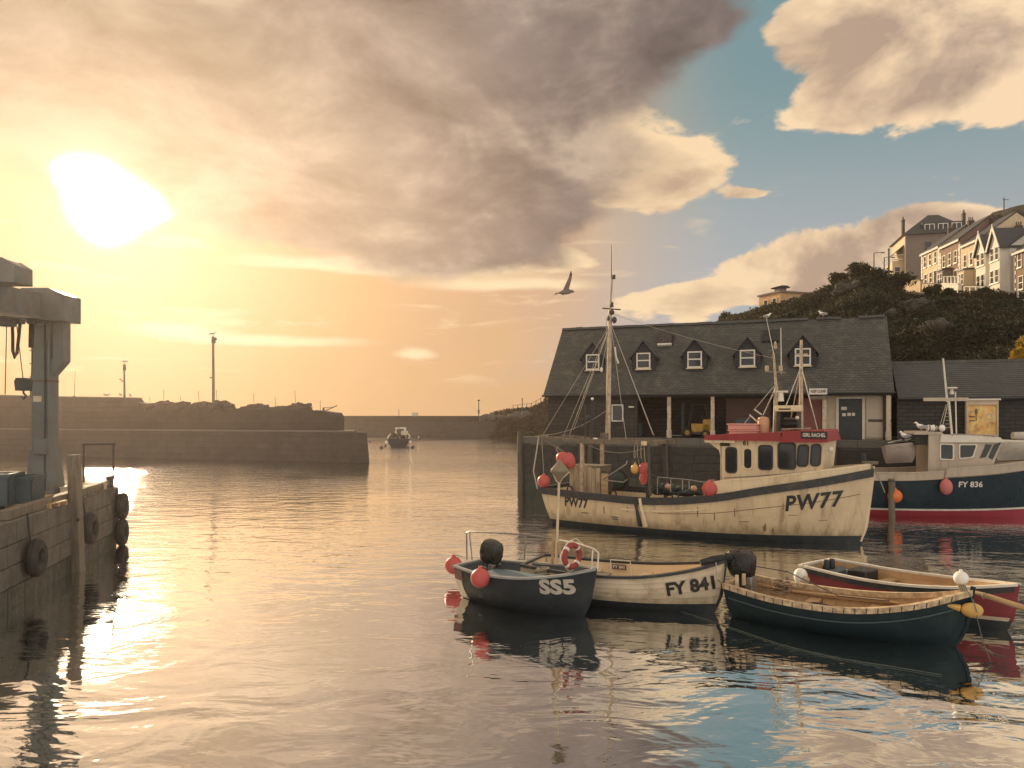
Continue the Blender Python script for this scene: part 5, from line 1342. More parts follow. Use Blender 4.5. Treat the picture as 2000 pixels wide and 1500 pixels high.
# mast and gear of the navy boat
y2 = -.2
ms = part('mast', M_WHITE, nv, lambda b: (b.cyl(F2.L(1859, 848, y2), F2.L(1853, 782, y2), .05), b.cyl(F2.L(1850, 785, y2), F2.L(1842, 700, y2), .05, .035), b.cyl(F2.L(1868, 848, y2), F2.L(1866, 765, y2), .03)))
part('light_bar', M_BEIGE, ms, lambda b: b.box((F2.L(1847, 780, y2)), (F2.L(1892, 780, y2).x - F2.L(1804, 780, y2).x, .1, .16)), bevel=.01)
part('radar_dome', M_WHITE, ms, lambda b: (b.lathe([(.02, .05), (.2, .04), (.24, 0), (.2, -.03), (.02, -.03)], F2.L(1859, 758, y2), 18), b.cyl(F2.L(1859, 770, y2), F2.L(1859, 760, y2), .1, .06)))
part('stay', M_WIRE, ms, lambda b: b.cyl(F2.L(1852, 785, y2), F2.L(1838, 845, y2 - .4), .02))
part('stay', M_WIRE, ms, lambda b: b.cyl(F2.L(1848, 790, y2), F2.L(1836, 830, y2 - .2), .015))
part('ladder', M_WIRE, ms, lambda b: [b.cyl(F2.L(1846, 800 + 7 * k, y2), F2.L(1858, 800 + 7 * k, y2), .012) for k in range(6)])
part('roof_rail', M_STEEL, cab, lambda b: b.tube([F2.L(1858, 853, W2), F2.L(1862, 848, W2), F2.L(1938, 850, W2), F2.L(1944, 856, W2)], .025))
for i, (px, lab) in enumerate(((1815, 'round white fender lying on the navy boat roof'), (1824, 'white fender beside the round one on the navy boat roof'), (1841, 'white boxy fender on the navy boat roof right of the others'))):
    t = thing('roof_fender', lab, 'fender', F2.W(F2.L(px, 836, -.6)), F2.rz + .4 * i, 'white fenders on the navy boat roof')
    part('float', M_BUOYW, t, lambda b: b.ball((0, 0, 0), .16, (1.3 if i == 2 else .9, .9, .95), 14, 9))
    part('strap', M_BLACK, t, lambda b: b.torus((0, 0, 0), .155, .022, 16, 5, Matrix.Rotation(R(90), 3, 'Y')))
# tender stowed on the stern
TF = F2.L(1732, 905, -.9); TE = F2.L(1796, 905, -.9)
HT = Hull(TE.x - TF.x - .1, 1.15, lambda u: .78 + .08 * u, draft=.02, tw=.8, um=.35, p0=2, p1=3.2, rake=.05, back=.05, k=2.2, cut=.2)
td = thing('tender', 'small grey tender stowed on the stern of the navy boat', 'dinghy', F2.W((TF.x, -.75, TF.z - .02)), F2.rz)
td.rotation_euler = (R(-6), R(-4), F2.rz)
M_TEND = mat('tender_grey', (.36, .30, .27), .6, col2=(.30, .25, .22), nscale=3)
part('hull', M_TEND, td, lambda b: (HT.band(b, lambda u: 0, lambda u: .8 + .08 * u, nu=24, nv=8), HT.transom(b, 0, lambda u: .8)))
part('cover', mat('tender_cover', (.02, .025, .03), .5), td, lambda b: HT.deck(b, lambda u: .72 + .08 * u + .14 * math.sin(math.pi * u), .0, .98, 18, .02, .12))
part('grab_line', M_WIRE, td, lambda b: (b.tube([HT.S(u, .72 + .05 * math.sin(u * 20), -1, .03) for u in np.linspace(.05, .9, 24)], .018, 5),))
part('oar', M_WHITE, td, lambda b: (b.cyl((.1, -.3, .9), (.7, -.15, 1.02), .02), b.cyl((.75, -.3, .95), (1.1, -.1, 1.05), .02)))
buoy(F2.W(F2.L(1748, 969, -1.75)), .30, M_BUOYO, 'orange round buoy hanging on a line by the navy boat stern', F2.W(F2.L(1748, 920, -1.6)))
buoy(F2.W(F2.L(1848, 951, -1.85)), .25, M_BUOYP, 'faded pink oval fender left of the FY 836 lettering', F2.W(F2.L(1850, 920, -1.65)), 1.35)
mp_ = F2.W(F2.L(1741, 935, -1.9))
t = thing('mooring_post', 'weathered timber mooring post in the water by the navy boat stern', 'post', (mp_.x, mp_.y, -1.5), 0)
part('timber', M_TIMBER, t, lambda b: b.tube([(0, 0, 0), (.02, 0, 1.5), (0, 0, mp_.z + 1.5)], [.16, .14, .125], 10))
part('iron_band', M_IRON, t, lambda b: b.cyl((0, 0, mp_.z + 1.36), (0, 0, mp_.z + 1.44), .14, .14, 10))

# white motor boat on the quay beyond
mbp = at(1952, 884, 35.0)
FM = Frame((mbp.x, mbp.y), (-1, .2))
HM = Hull(4.2, 1.7, lambda u: .75 + .15 * u, draft=.05, tw=.8, um=.4, p0=1.6, p1=2.3, rake=.5, back=.1, k=2.2, cut=.3)
wm_ = thing('white_motorboat', 'white motorboat with rolled cover at the right edge behind the navy boat', 'motorboat', (mbp.x + 4.0, mbp.y - .6, mbp.z - .35), FM.rz)
part('hull', M_WHITE, wm_, lambda b: (HM.band(b, lambda u: 0, lambda u: .75 + .15 * u, nu=26, nv=6), HM.transom(b, 0, lambda u: .75)))
part('deck', M_WHITE, wm_, lambda b: HM.deck(b, lambda u: .74 + .15 * u, .0, .99, 20, .01, .08))
part('rolled_cover', mat('rolled_cover', (.5, .46, .4), .8), wm_, lambda b: b.tube([(.9, -.6, 1.0), (2.2, -.5, 1.08), (3.3, -.3, 1.12)], [.2, .24, .16], 10))
part('strap', M_BLACK, wm_, lambda b: [b.torus((x, -.48, 1.07), .25, .02, 14, 5, Matrix.Rotation(R(90), 3, 'Y')) for x in (1.7, 2.6)])
part('outdrive', M_STEEL, wm_, lambda b: b.ball((3.5, -.4, .5), .16))

# ================================================================== small open boats in front
def outboard(parent, p, m, tilt=0.0, lab=None, leg=.7, sc=1.0, tiller=None):
    M_ = Matrix.Rotation(tilt, 3, 'Y')
    T = lambda v: Vector(p) + M_ @ (Vector(v) * sc)
    c = MB()
    vs = []
    secs = [(-.16, .11, .12), (-.11, .20, .15), (.02, .24, .17), (.17, .235, .165), (.26, .19, .14), (.30, .10, .08)]
    n = 16
    for (z, a, b_) in secs:
        for j in range(n):
            w = 2 * math.pi * j / n; cs, sn = math.cos(w), math.sin(w)
            k = (abs(cs) ** 3 + abs(sn) ** 3) ** (-1 / 3)
            vs.append(T((cs * k * a - .03 * z, sn * k * b_, z + .5)))
    fs = [(i * n + j, i * n + (j + 1) % n, (i + 1) * n + (j + 1) % n, (i + 1) * n + j) for i in range(len(secs) - 1) for j in range(n)]
    fs += [tuple(range(n - 1, -1, -1)), tuple(range((len(secs) - 1) * n, len(secs) * n))]
    c.add(vs, fs); o = c.build('outboard', m, parent)
    part('shaft', M_IRON, o, lambda b: (b.cyl(T((0, 0, .36)), T((-.02, 0, -leg)), .065 * sc, .05 * sc, 8),))
    part('clamp', M_STEEL, o, lambda b: b.box(T((.13, 0, .22)), (.12 * sc, .26 * sc, .3 * sc), M_), bevel=.015)
    if tiller: part('tiller', M_BLACK, o, lambda b: b.tube([T((.15, 0, .36)), T((.15 + .25 * tiller, -.05, .33)), T((.15 + .6 * tiller, -.1, .24))], [.04 * sc, .025 * sc, .03 * sc], 7))
    return o
def open_boat(name, label, cat, fr, H, m_out, m_in, m_rail, floor=.12, zboot=None, m_boot=None, rail=(.06, .05, .07), thw=((.3, .09), (.55, .09)), m_thw=None, sides=None):
    t = thing(name, label, cat, fr.C, fr.rz)
    z0 = zboot if zboot is not None else -H.draft * .9
    h = part('hull', m_out, t, lambda b: (H.band(b, lambda u: z0, H.sheer, nu=44, nv=8), H.transom(b, z0, H.sheer)))
    if zboot is not None: part('boot_top', m_boot, t, lambda b: (H.band(b, lambda u: -H.draft * .95, lambda u: zboot + .002, nu=44, nv=4, off0=.002), H.transom(b, -H.draft * .95, zboot)))
    part('lining', m_in, t, lambda b: (H.band(b, lambda u: floor - .05, lambda u: H.sheer(u) - .004, 0.012, .97, 40, 5, -.04), H.transom(b, floor - .05, H.sheer(0) - .01, u=.0, off=-.045)))
    part('floor', m_in, t, lambda b: H.deck(b, lambda u: floor, .005, .95, 24, .03))
    part('gunwale', m_rail, t, lambda b: (H.rail(b, lambda u: H.sheer(u) - rail[1] * .5, rail[1], rail[0], -rail[2], 0, .992, 44),))
    part('transom_cap', m_rail, t, lambda b: b.beam(H.P(0, H.sheer(0)) + Vector((.02, 0, 0)), H.P(0, H.sheer(0), 1) + Vector((.02, 0, 0)), .08, .05), smooth=False)
    for (u, d_) in thw:
        z = H.sheer(u) - .22; x = H.P(u, z).x; w = H.P(u, z, 1).y - .05
        part('thwart', m_thw or m_in, t, lambda b: b.bb(x - .12, x + .12, -w, w, z - .02, z + .02), smooth=False)
    for sd in (-1, 1):
        pass
    return t, h
# ---- SS5
F3 = Frame((-1.0, 19.15), (2.75, -2.1))
sh3 = smooth_interp([(0, .80), (.3, .80), (.6, .86), (.85, .98), (1, 1.10)])
H3 = Hull(3.35, 1.95, sh3, draft=.3, tw=.55, um=.5, p0=1.9, p1=2.6, rake=.28, back=.12, k=2.6, cut=.3)
M_SS5 = mat('slate_navy', (.020, .027, .036), .45, spec=.25, col2=(.03, .038, .046), nscale=2, dirt=(.05, .055, .055), dirt_amt=.5, dirt_scale=2.5)
M_SSIN = mat('boat_inside_blue', (.10, .13, .15), .7, col2=(.07, .09, .1), nscale=3)
b3, h3 = open_boat('dark_skiff', 'dark navy open skiff marked SS5 with a tubular rail', 'boat', F3, H3, M_SS5, M_SSIN, mat('grey_rail', (.30, .31, .31), .5), thw=((.35, .1), (.62, .1)), m_thw=M_PLANK, rail=(.05, .045, .06))
part('transom_face', mat('transom_white', (.78, .70, .56), .5, dirt=(.4, .25, .15), dirt_amt=.4), h3, lambda b: (H3.transom(b, .02, .72, off=.012), H3.band(b, lambda u: .02, lambda u: .5, 0, .085, 6, 5, .008)))
part('stern_band', mat('stern_brown', (.16, .07, .05), .5), h3, lambda b: H3.band(b, lambda u: .5, lambda u: .74, 0, .10, 6, 3, .009))
hull_text(H3, 'SS5', mat('letter_grey', (.48, .44, .37), .6), h3, F3.L(1080, 1141, -.72).x, F3.L(1080, 1141, -.72).z - .09, .44, .022, 1.0, .0, .016, 0, 1.06)
outboard(b3, (.42, .08, .44), mat('black_cowl', (.022, .024, .022), .3, dirt=(.1, .1, .09), dirt_amt=.3), R(12), tiller=1.0, sc=1.25)
yn = -.82
def rail3(b):
    y_ = .62
    pts = [F3.L(912, 1094, y_), F3.L(911, 1041, y_), F3.L(916, 1038, y_), F3.L(1026, 1044, y_), F3.L(1090, 1054, y_), F3.L(1130, 1060, y_ - .2)]
    b.tube(pts, .02, 7)
    b.cyl(F3.L(1027, 1045, y_), F3.L(1024, 1092, y_), .016)
part('tubular_rail', M_STEEL, b3, rail3)
def rail4(b):
    b.tube([F3.L(1092, 1055, .45), F3.L(1130, 1062, .2), F3.L(1160, 1072, -.1), F3.L(1169, 1080, -.15), F3.L(1167, 1112, -.2)], .02, 7)
    b.cyl(F3.L(1158, 1074, -.1), F3.L(1155, 1112, -.15), .016)
part('tubular_rail', M_WHITE, b3, rail4)
part('tubular_rail', M_STEEL, b3, lambda b: (b.cyl(F3.L(917, 1040, -.3), F3.L(922, 1094, -.35), .018), b.tube([F3.L(912, 1039, .62), F3.L(917, 1039, -.3)], .018)))
# timber crutch and the tall pole with its double cone
part('crutch', M_PLANK, b3, lambda b: (b.beam(F3.L(1078, 1102, -.1), F3.L(1084, 1035, -.1), .05, .05), b.beam(F3.L(1098, 1098, -.1), F3.L(1082, 1035, -.1), .05, .05)), smooth=False)
pk = thing('dan_pole', 'tall pale pole topped by a double cone standing in the SS5 skiff', 'pole', F3.W(F3.L(1086, 1102, -.1)), F3.rz)
def wl(v, o=F3.L(1086, 1102, -.1)): return Vector(v) - o
part('pole', mat('pole_paint', (.62, .52, .36), .5), pk, lambda b: b.cyl((0, 0, 0), wl(F3.L(1092, 942, -.1)), .035, .028, 10))
part('fork', MATS['pole_paint'], pk, lambda b: (b.tube([wl(F3.L(1092, 945, -.1)), wl(F3.L(1098, 934, -.1)), wl(F3.L(1112, 922, -.1))], .02),))
part('fork', MATS['pole_paint'], pk, lambda b: b.tube([wl(F3.L(1092, 945, -.1)), wl(F3.L(1086, 938, -.1)), wl(F3.L(1078, 920, -.1))], .015))
cz_ = wl(F3.L(1093, 919, -.1)); rr = .21
part('double_cone', mat('cone_canvas', (.24, .20, .14), .8, nscale=8), pk, lambda b: b.lathe([(.02, -.27), (.1, -.15), (rr, -.02), (rr, .02), (.1, .14), (.02, .24)], cz_, 16))
# life ring
lr = thing('life_ring', 'red life ring with white rope standing in the SS5 skiff', 'life ring', F3.W(F3.L(1117, 1086, -.3)), F3.rz)
ML_ = Matrix.Rotation(R(90), 3, 'X') @ Matrix.Rotation(R(-8), 3, 'Y')
ML_ = Matrix.Rotation(R(88), 3, 'Z') @ ML_
part('ring', mat('ring_red', (.30, .045, .045), .65, dirt=(.15, .05, .04), dirt_amt=.5), lr, lambda b: b.torus((0, 0, 0), .24, .065, 28, 10, ML_))
for a in (45, 135, 225, 315):
    part('band', M_WHITE, lr, lambda b: b.tube([ML_ @ Vector((math.cos(R(a + k)) * .24, math.sin(R(a + k)) * .24, 0)) for k in (-7, 0, 7)], .068, 10))
part('grab_line', M_WHITE, lr, lambda b: b.tube([ML_ @ Vector((math.cos(R(a)) * (.31 + .03 * math.cos(R(4 * a))), math.sin(R(a)) * (.31 + .03 * math.cos(R(4 * a))), -.03)) for a in range(0, 360, 12)], .012, 5, True))
buoy(F3.W(F3.L(886, 1104, .85)), .235, M_BUOY, 'red ball fender on the far stern corner of the SS5 skiff', F3.W(F3.L(903, 1088, .8)))
buoy(F3.W(F3.L(938, 1129, -1.08)), .225, M_BUOYP if False else M_BUOY, 'red ball fender on the near stern corner of the SS5 skiff', F3.W(F3.L(950, 1110, -.93)))
t = thing('blue_locker', 'flat blue grey box lid lying in the SS5 skiff', 'box', F3.W((1.35, -.35, .5)), F3.rz)
part('box', mat('blue_box', (.10, .15, .19), .6), t, lambda b: b.bb(-.55, .85, -.35, .4, -.3, .22), bevel=.02)
part('lid', mat('blue_lid', (.13, .19, .23), .6), t, lambda b: b.bb(-.58, .88, -.38, .43, .222, .26), bevel=.012)
t = thing('coiled_warp', 'pale coiled rope on the floor of the SS5 skiff', 'rope', F3.W((1.9, .35, .72)), 0)
part('coil', M_ROPE, t, lambda b: [b.torus((random.uniform(-.03, .03), random.uniform(-.03, .03), .025 * k), .18 - .01 * k, .022, 18, 6) for k in range(6)])

# ---- FY 841 clinker boat
F4 = Frame((.62, 19.25), (.9, -.415))
sh4 = smooth_interp([(0, .86), (.3, .80), (.6, .84), (.85, 1.02), (1, 1.22)])
H4 = Hull(4.45, 1.9, sh4, draft=.3, tw=.8, um=.42, p0=1.8, p1=2.5, rake=.2, back=.1, k=2.3, cut=.35)
M_CLK = mat('cream_clinker', (.66, .55, .40), .5, col2=(.54, .44, .31), nscale=2, dirt=(.30, .21, .12), dirt_amt=.6, dirt_scale=2.2, tide=((.24, .19, .11), .4))
M_CLIN = mat('cream_lining', (.72, .56, .36), .6, col2=(.6, .46, .29), nscale=2)
b4, h4 = open_boat('clinker_boat', 'cream clinker built boat marked FY 841 behind the SS5 skiff', 'boat', F4, H4, M_CLK, M_CLIN, M_STRAKE, zboot=.24, m_boot=M_BOOT, rail=(.06, .06, .05), thw=((.3, .1), (.58, .1)))
for k in range(5):
    f0, f1 = k / 5, (k + 1) / 5
    for sd in (-1, 1):
        part('plank', M_CLK, h4, lambda b: (H4.band(b, lambda u: .24 + (sh4(u) - .27) * f0, lambda u: .24 + (sh4(u) - .27) * f1, 0, .985, 30, 1, .03, .006, (sd,)),
              H4.band(b, lambda u: .24 + (sh4(u) - .27) * f0 - .002, lambda u: .24 + (sh4(u) - .27) * f0, 0, .985, 30, 1, .0, .03, (sd,))), smooth=False)
hull_text(H4, 'FY 841', M_BLACK, h4, F4.L(1345, 1132, -.6).x, .66, .40, .016, .92, .16, .042, -.12)
part('stem_post', M_STRAKE, b4, lambda b: b.tube([Vector((H4.P(.99, z).x + .02, 0, z)) for z in np.linspace(-.2, 1.25, 8)], .045, 6))
part('bow_cover', mat('black_canvas', (.02, .022, .024), .7), b4, lambda b: (b.tube([(4.1, -.22, 1.16), (4.35, -.12, 1.22), (4.62, .0, 1.27)], [.07, .1, .09], 9), b.ball((4.66, 0, 1.3), .11, (1.2, .9, .8), 10, 7)))
part('painter', M_WIRE, b4, lambda b: b.tube([(4.45, -.25, 1.2), (4.5, -.36, .85), (4.58, -.2, .72), (4.6, -.08, 1.1)], .014, 5))
nt = F4.L(1186, 1099, -.2)
pl_ = part('notice_plate', mat('plate_brown', (.10, .075, .055), .6), b4, lambda b: b.box((nt.x, .78, .70), (.36, .02, .12)), smooth=False)
lettering('FY 841', M_WHITE, pl_, lambda u, v: (nt.x + u, .765, .70 + v), .11, .003)
part('handrail', M_WHITE, b4, lambda b: b.tube([(nt.x - .2, .7, .5), (nt.x - .2, .7, .88), (nt.x + .3, .72, .88), (nt.x + .32, .72, .5)], .016))
part('cable_loop', M_WHITE, b4, lambda b: b.tube([F4.L(1095, 1082, .5), F4.L(1108, 1058, .5), F4.L(1125, 1052, .5), F4.L(1140, 1064, .5)], .012, 5))
t = thing('engine_hatch', 'dark covered engine box in the middle of the FY 841 boat', 'engine box', F4.W((1.5, .1, .12)), F4.rz)
part('box', M_SSIN, t, lambda b: b.bb(-.3, .3, -.3, .3, 0, .45), bevel=.04)
part('lid', M_TIMBER, t, lambda b: b.bb(-.33, .33, -.33, .33, .452, .5), bevel=.02)

# ---- the teal boat in front
F5 = Frame((5.15, 17.40), (.81, -.585))
sh5 = smooth_interp([(0, .74), (.25, .62), (.55, .62), (.8, .80), (1, 1.10)])
H5 = Hull(4.35, 1.85, sh5, draft=.3, tw=.74, um=.44, p0=1.8, p1=2.2, rake=.22, back=.12, k=2.5, cut=.4)
M_TEAL = mat('teal_hull', (.009, .023, .031), .4, spec=.22, col2=(.013, .028, .036), nscale=1.5, dirt=(.03, .055, .055), dirt_amt=.45, dirt_scale=2)
M_TIN = mat('timber_lining', (.55, .36, .19), .7, col2=(.36, .22, .11), nscale=4, namt=.8, wood=(.3, 1, 1), dirt=(.15, .10, .06), dirt_amt=.5)
M_TRAIL = mat('worn_gunwale', (.66, .52, .34), .65, col2=(.36, .25, .15), nscale=9, namt=.9, dirt=(.12, .08, .05), dirt_amt=.7, dirt_scale=7)
b5, h5 = open_boat('teal_boat', 'dark teal open boat with worn timber gunwale in the right foreground', 'boat', F5, H5, M_TEAL, M_TIN, M_TRAIL, rail=(.055, .11, .06), thw=((.34, .1), (.62, .1)), m_thw=M_PLANK)
part('rubbing_strip', mat('teal_strip', (.05, .085, .09), .5), h5, lambda b: H5.rail(b, lambda u: sh5(u) - .26, .025, .02, -.01, 0.02, .97, 40))
# ribs along the inside
for k in range(15):
    u = .07 + .06 * k
    for sd in (-1, 1):
        part('rib', M_TIN, b5, lambda b: b.tube([H5.S(u, z, sd, -.05) for z in np.linspace(.14, sh5(u) - .02, 5)], .018, 4))
for k in range(22):
    u = .04 + .042 * k
    part('gunwale_joint', M_STRAKE, b5, lambda b: b.beam(H5.S(u, sh5(u) - .06, -1, .058), H5.S(u, sh5(u) + .05, -1, .058), .012, .012), smooth=False)
part('inner_stringer', M_PLANK, b5, lambda b: H5.rail(b, lambda u: sh5(u) - .16, .05, -.05, -.09, .02, .93, 36))
part('stem_post', M_TEAL, b5, lambda b: b.tube([Vector((H5.P(.99, z).x + .02, 0, z)) for z in np.linspace(-.2, 1.2, 8)], .05, 6))
part('stern_posts', M_CREAM, b5, lambda b: (b.box((.12, -.5, .84), (.07, .07, .26)), b.box((.2, -.28, .84), (.07, .07, .26))), bevel=.01)
ob = outboard(b5, (.1, .02, .36), mat('bin_bag', (.012, .012, .013), .25, bump=.05, bscale=7), R(-4), sc=1.35)
ob.data.vertices.foreach_set('co', [c for v in ob.data.vertices for c in (v.co + v.normal * (.05 * mnoise.noise(v.co * 9)))])
t = thing('rope_heap', 'brown heap of rope on the stern thwart of the teal boat', 'rope', F5.W((.85, .35, .52)), F5.rz)
part('coil', mat('brown_rope', (.26, .19, .12), .9), t, lambda b: [b.torus((random.uniform(-.08, .08), random.uniform(-.08, .08), .03 * k), random.uniform(.1, .2), .022, 16, 5, Matrix.Rotation(random.uniform(-.5, .5), 3, 'X')) for k in range(9)])
t = thing('canvas_bundle', 'dark bundle lying along the bottom of the teal boat', 'bundle', F5.W((2.0, -.2, .34)), F5.rz)
part('roll', mat('dark_canvas', (.04, .035, .035), .85, bump=.02), t, lambda b: b.tube([(-.75, -.05, .05), (-.3, .02, .1), (.2, -.02, .07), (.8, .06, .05)], [.07, .1, .1, .05], 9))
part('lashing', M_ROPE, t, lambda b: [b.torus((x, 0, .08), .1, .012, 12, 5, Matrix.Rotation(R(90), 3, 'Y')) for x in (-.4, .3)])
t = thing('oar', 'pale wooden oar laid inside the far gunwale of the teal boat', 'oar', F5.W((2.2, .62, .52)), F5.rz)
part('loom', M_PLANK, t, lambda b: b.cyl((-1.2, 0, 0), (.7, .05, .05), .024))
part('blade', M_PLANK, t, lambda b: b.prism([(.7, -.03), (.9, -.07), (1.3, -.07), (1.3, .07), (.9, .07), (.7, .03)], .04, .065, 'xy'), smooth=False)
buoy(F5.W(F5.L(1877, 1129, .05)), .135, M_BUOYW, 'bright white ball float on the bow of the teal boat', F5.W(F5.L(1884, 1150, .0)), 1.0)
t = thing('bow_fender', 'ochre pear shaped fender under the bow of the teal boat', 'fender', F5.W((4.55, -.14, .78)), F5.rz + .3)
part('float', M_BUOYY, t, lambda b: b.ball((0, 0, 0), .14, (1.4, 1, 1), 16, 10))
part('neck', M_BUOYY, t, lambda b: b.cyl((-.2, 0, .02), (-.42, .02, .06), .07, .03))
part('lanyard', M_BLUEROPE, t, lambda b: b.tube([(.05, -.16, .0), (.0, -.12, .2), (-.1, 0, .4)], .010, 5))
part('painter', mat('dull_rope', (.10, .12, .11), .9), b5, lambda b: b.tube([(4.5, -.05, 1.12), (4.62, -.2, .75), (4.75, -.45, .3), (4.9, -.75, .02)], .010, 6))
part('bow_lashing', M_ROPE, b5, lambda b: [b.torus((4.35 + .03 * k, 0, 1.12), .09, .014, 12, 5, Matrix.Rotation(R(70), 3, 'Y')) for k in range(4)])

# ---- the red boat behind it
F6 = Frame((7.75, 19.45), (.60, -.80))
sh6 = smooth_interp([(0, .76), (.4, .72), (.75, .82), (1, 1.0)])
H6 = Hull(4.35, 1.7, sh6, draft=.3, tw=.82, um=.42, p0=1.8, p1=2.5, rake=.18, back=.08, k=2.5, cut=.3)
M_REDH = mat('dark_red_hull', (.24, .022, .035), .42, col2=(.19, .018, .03), nscale=2, dirt=(.12, .02, .02), dirt_amt=.4)
b6, h6 = open_boat('red_boat', 'dark red open boat with white rail behind the teal boat', 'boat', F6, H6, M_REDH, M_TIN, M_WHITE, zboot=.2, m_boot=M_BOOT, rail=(.05, .05, .05), thw=((.35, .1), (.6, .1)), m_thw=M_PLANK)
part('black_top_strake', M_STRAKE, h6, lambda b: H6.band(b, lambda u: sh6(u) - .16, lambda u: sh6(u) - .03, 0, .985, 36, 1, .006))
part('white_stripe', M_CREAM, h6, lambda b: H6.band(b, lambda u: .2, lambda u: .28, 0, .985, 36, 1, .008))
part('stern_box', M_SSIN, b6, lambda b: (b.bb(.1, .5, -.62, .62, .12, .62),), bevel=.03)
part('engine_box', M_BLACK, b6, lambda b: b.bb(.75, 1.25, .0, .6, .12, .72), bevel=.03)
for y_ in (-.15, .1):
    part('fuel_pot', M_BLACK, b6, lambda b: b.lathe([(.07, 0), (.085, .02), (.08, .2), (.06, .24)], (.25, y_ + .1, .63), 12))
t = thing('white_fender', 'white pear shaped fender on the stern of the red boat', 'fender', F6.W((.12, -.95, .55)), F6.rz)
part('float', M_BUOYW, t, lambda b: b.ball((0, 0, 0), .17, (1, .95, 1.2), 16, 11))
part('end_cap', mat('fender_tan', (.55, .42, .30), .6), t, lambda b: b.ball((.14, -.05, -.06), .12, (1.1, .8, .9), 12, 8))
part('lanyard', M_ROPE, t, lambda b: b.tube([(0, 0, .2), (.02, .1, .28)], .014, 5))
t = thing('spar', 'pale tapering spar lashed outside the bow of the red boat', 'spar', F6.W((4.0, -.62, .78)), F6.rz - .12)
part('spar', M_PLANK, t, lambda b: b.tube([(-.5, .05, .06), (.2, 0, 0), (1.0, -.02, -.1)], [.02, .055, .06], 10))
part('lashing', M_ROPE, t, lambda b: b.torus((.1, 0, .0), .06, .012, 12, 5, Matrix.Rotation(R(90), 3, 'Y')))
# ropes lying on the water between the boats
def line_on_water(name, label, pts, r, m):
    o = MB(); o.tube(pts, r, 6); o = o.build(name, m); return tag(o, label, 'rope', 'mooring ropes')
def wpt(px, py): Y = CAM_H * F / (py - 810); return Vector(((px - 1000) / F * Y, Y, .015))
line_on_water('mooring_rope', 'thin dull rope from the cream FY 841 boat across the water below the teal boat', [F4.W(F4.L(1222, 1147, -.9)), wpt(1290, 1182), wpt(1400, 1218), wpt(1530, 1262), wpt(1640, 1288), wpt(1740, 1303), wpt(1840, 1320)], .008, MATS['dull_rope'])
line_on_water('mooring_rope', 'thin dull rope trailing into the water at the right edge', [wpt(1905, 1262) + Vector((0, 0, .05)), wpt(1925, 1268), wpt(1945, 1280), wpt(1965, 1284)], .009, MATS['dull_rope'])
line_on_water('mooring_rope', 'dark mooring rope crossing above the teal boat stern', [F4.W((4.6, 0, 1.2)), F5.W((.9, .6, .95)), F5.W((2.2, -.3, .75)), F5.W((3.2, -.6, .85))], .012, M_STRAKE)

# ------------------------------------------------------------------ left hand quay with the hoist
QZ = 2.0
QA, QB, QC = Vector((-13.8, 26.8, 0)), Vector((-11.7, 17.9, 0)), Vector((-9.2, 7.2, 0))
lq = MB()
lq.prism([(QA.x, QA.y), (QB.x, QB.y), (QC.x, QC.y), (-40, 5), (-46, 33)], -3.5, QZ, 'xy')
lq = struct(lq.build('hoist_quay', mat('left_quay_stone', (.24, .22, .19), .85, col2=(.15, .14, .12), nscale=1.6, bump=.03, bscale=6, dirt=(.03, .035, .025), dirt_amt=.8), smooth=False))
M_LSTONE = mat('pale_quay_stone', (.135, .122, .104), .9, col2=(.085, .078, .066), nscale=2, bump=.03, bscale=8, dirt=(.05, .05, .04), dirt_amt=.7)
# kerb timbers along its edge
ed = (QB - QA).normalized(); en = Vector((-ed.y, ed.x, 0))
if en.x < 0: en = -en
LQ = (QB - QA).length
for k in range(6):
    s0_ = .1 + k * 1.5
    o = part('kerb_timber', M_TIMBER, lq, lambda b: b.beam(QA + ed * s0_ - en * .2 + Vector((0, 0, QZ + .13)), QA + ed * (s0_ + 1.42) - en * .2 + Vector((0, 0, QZ + .13)), .26, .24), bevel=.02)
for k in range(15):   # dressed face stones, two courses at the top
    for r_ in range(4):
        s0_ = -.02 + k * 1.0 + (.5 if r_ % 2 else 0)
        if s0_ > LQ + 4: continue
        p = QA + ed * (s0_ + .48) + en * .02 + Vector((0, 0, QZ - .26 - r_ * .5))
        part('block', M_LSTONE if r_ < 3 else M_WEED, lq, lambda b: b.box(p, (.975, .10, .478), Matrix.Rotation(math.atan2(ed.y, ed.x), 3, 'Z')), smooth=False)
# tyres hung as fenders
MT = Matrix.Rotation(math.atan2(en.y, en.x), 3, 'Z') @ Matrix.Rotation(R(90), 3, 'Y')
for i, (s_, z_, w_) in enumerate(((.35, 1.35, 'top tyre at the far corner of the left quay'), (.4, .45, 'lower tyre at the far corner of the left quay'),
                               (4.0, 1.1, 'tyre on the left quay face just right of the tall timber'), (8.3, 1.0, 'tyre nearest the left edge of the picture'))):
    p = QA + ed * s_ + en * .27
    t = thing('tyre_fender', w_, 'tyre', (p.x, p.y, z_), 0, 'tyres hung on the left quay')
    part('tyre', M_RUBBER, t, lambda b: b.torus((0, 0, 0), .33, .15, 26, 10, MT))
    part('chain', M_IRON, t, lambda b: (b.tube([en * -.12 + Vector((0, 0, .3)), en * -.2 + Vector((0, 0, QZ - z_ + .1))], .025, 5),))
# tall fender timber on the face
p = QA + ed * 4.9 + en * .2
t = thing('fender_post', 'tall timber fender post rising above the left quay edge', 'post', (p.x, p.y, -1), 0)
part('timber', M_TIMBER, t, lambda b: b.beam((0.05, 0, 0), (-.12, 0, 4.35), .3, .28), bevel=.03)
part('bolt', M_IRON, t, lambda b: (b.cyl((.1, -.2, 2.5), (.1, -.1, 2.5), .05),))
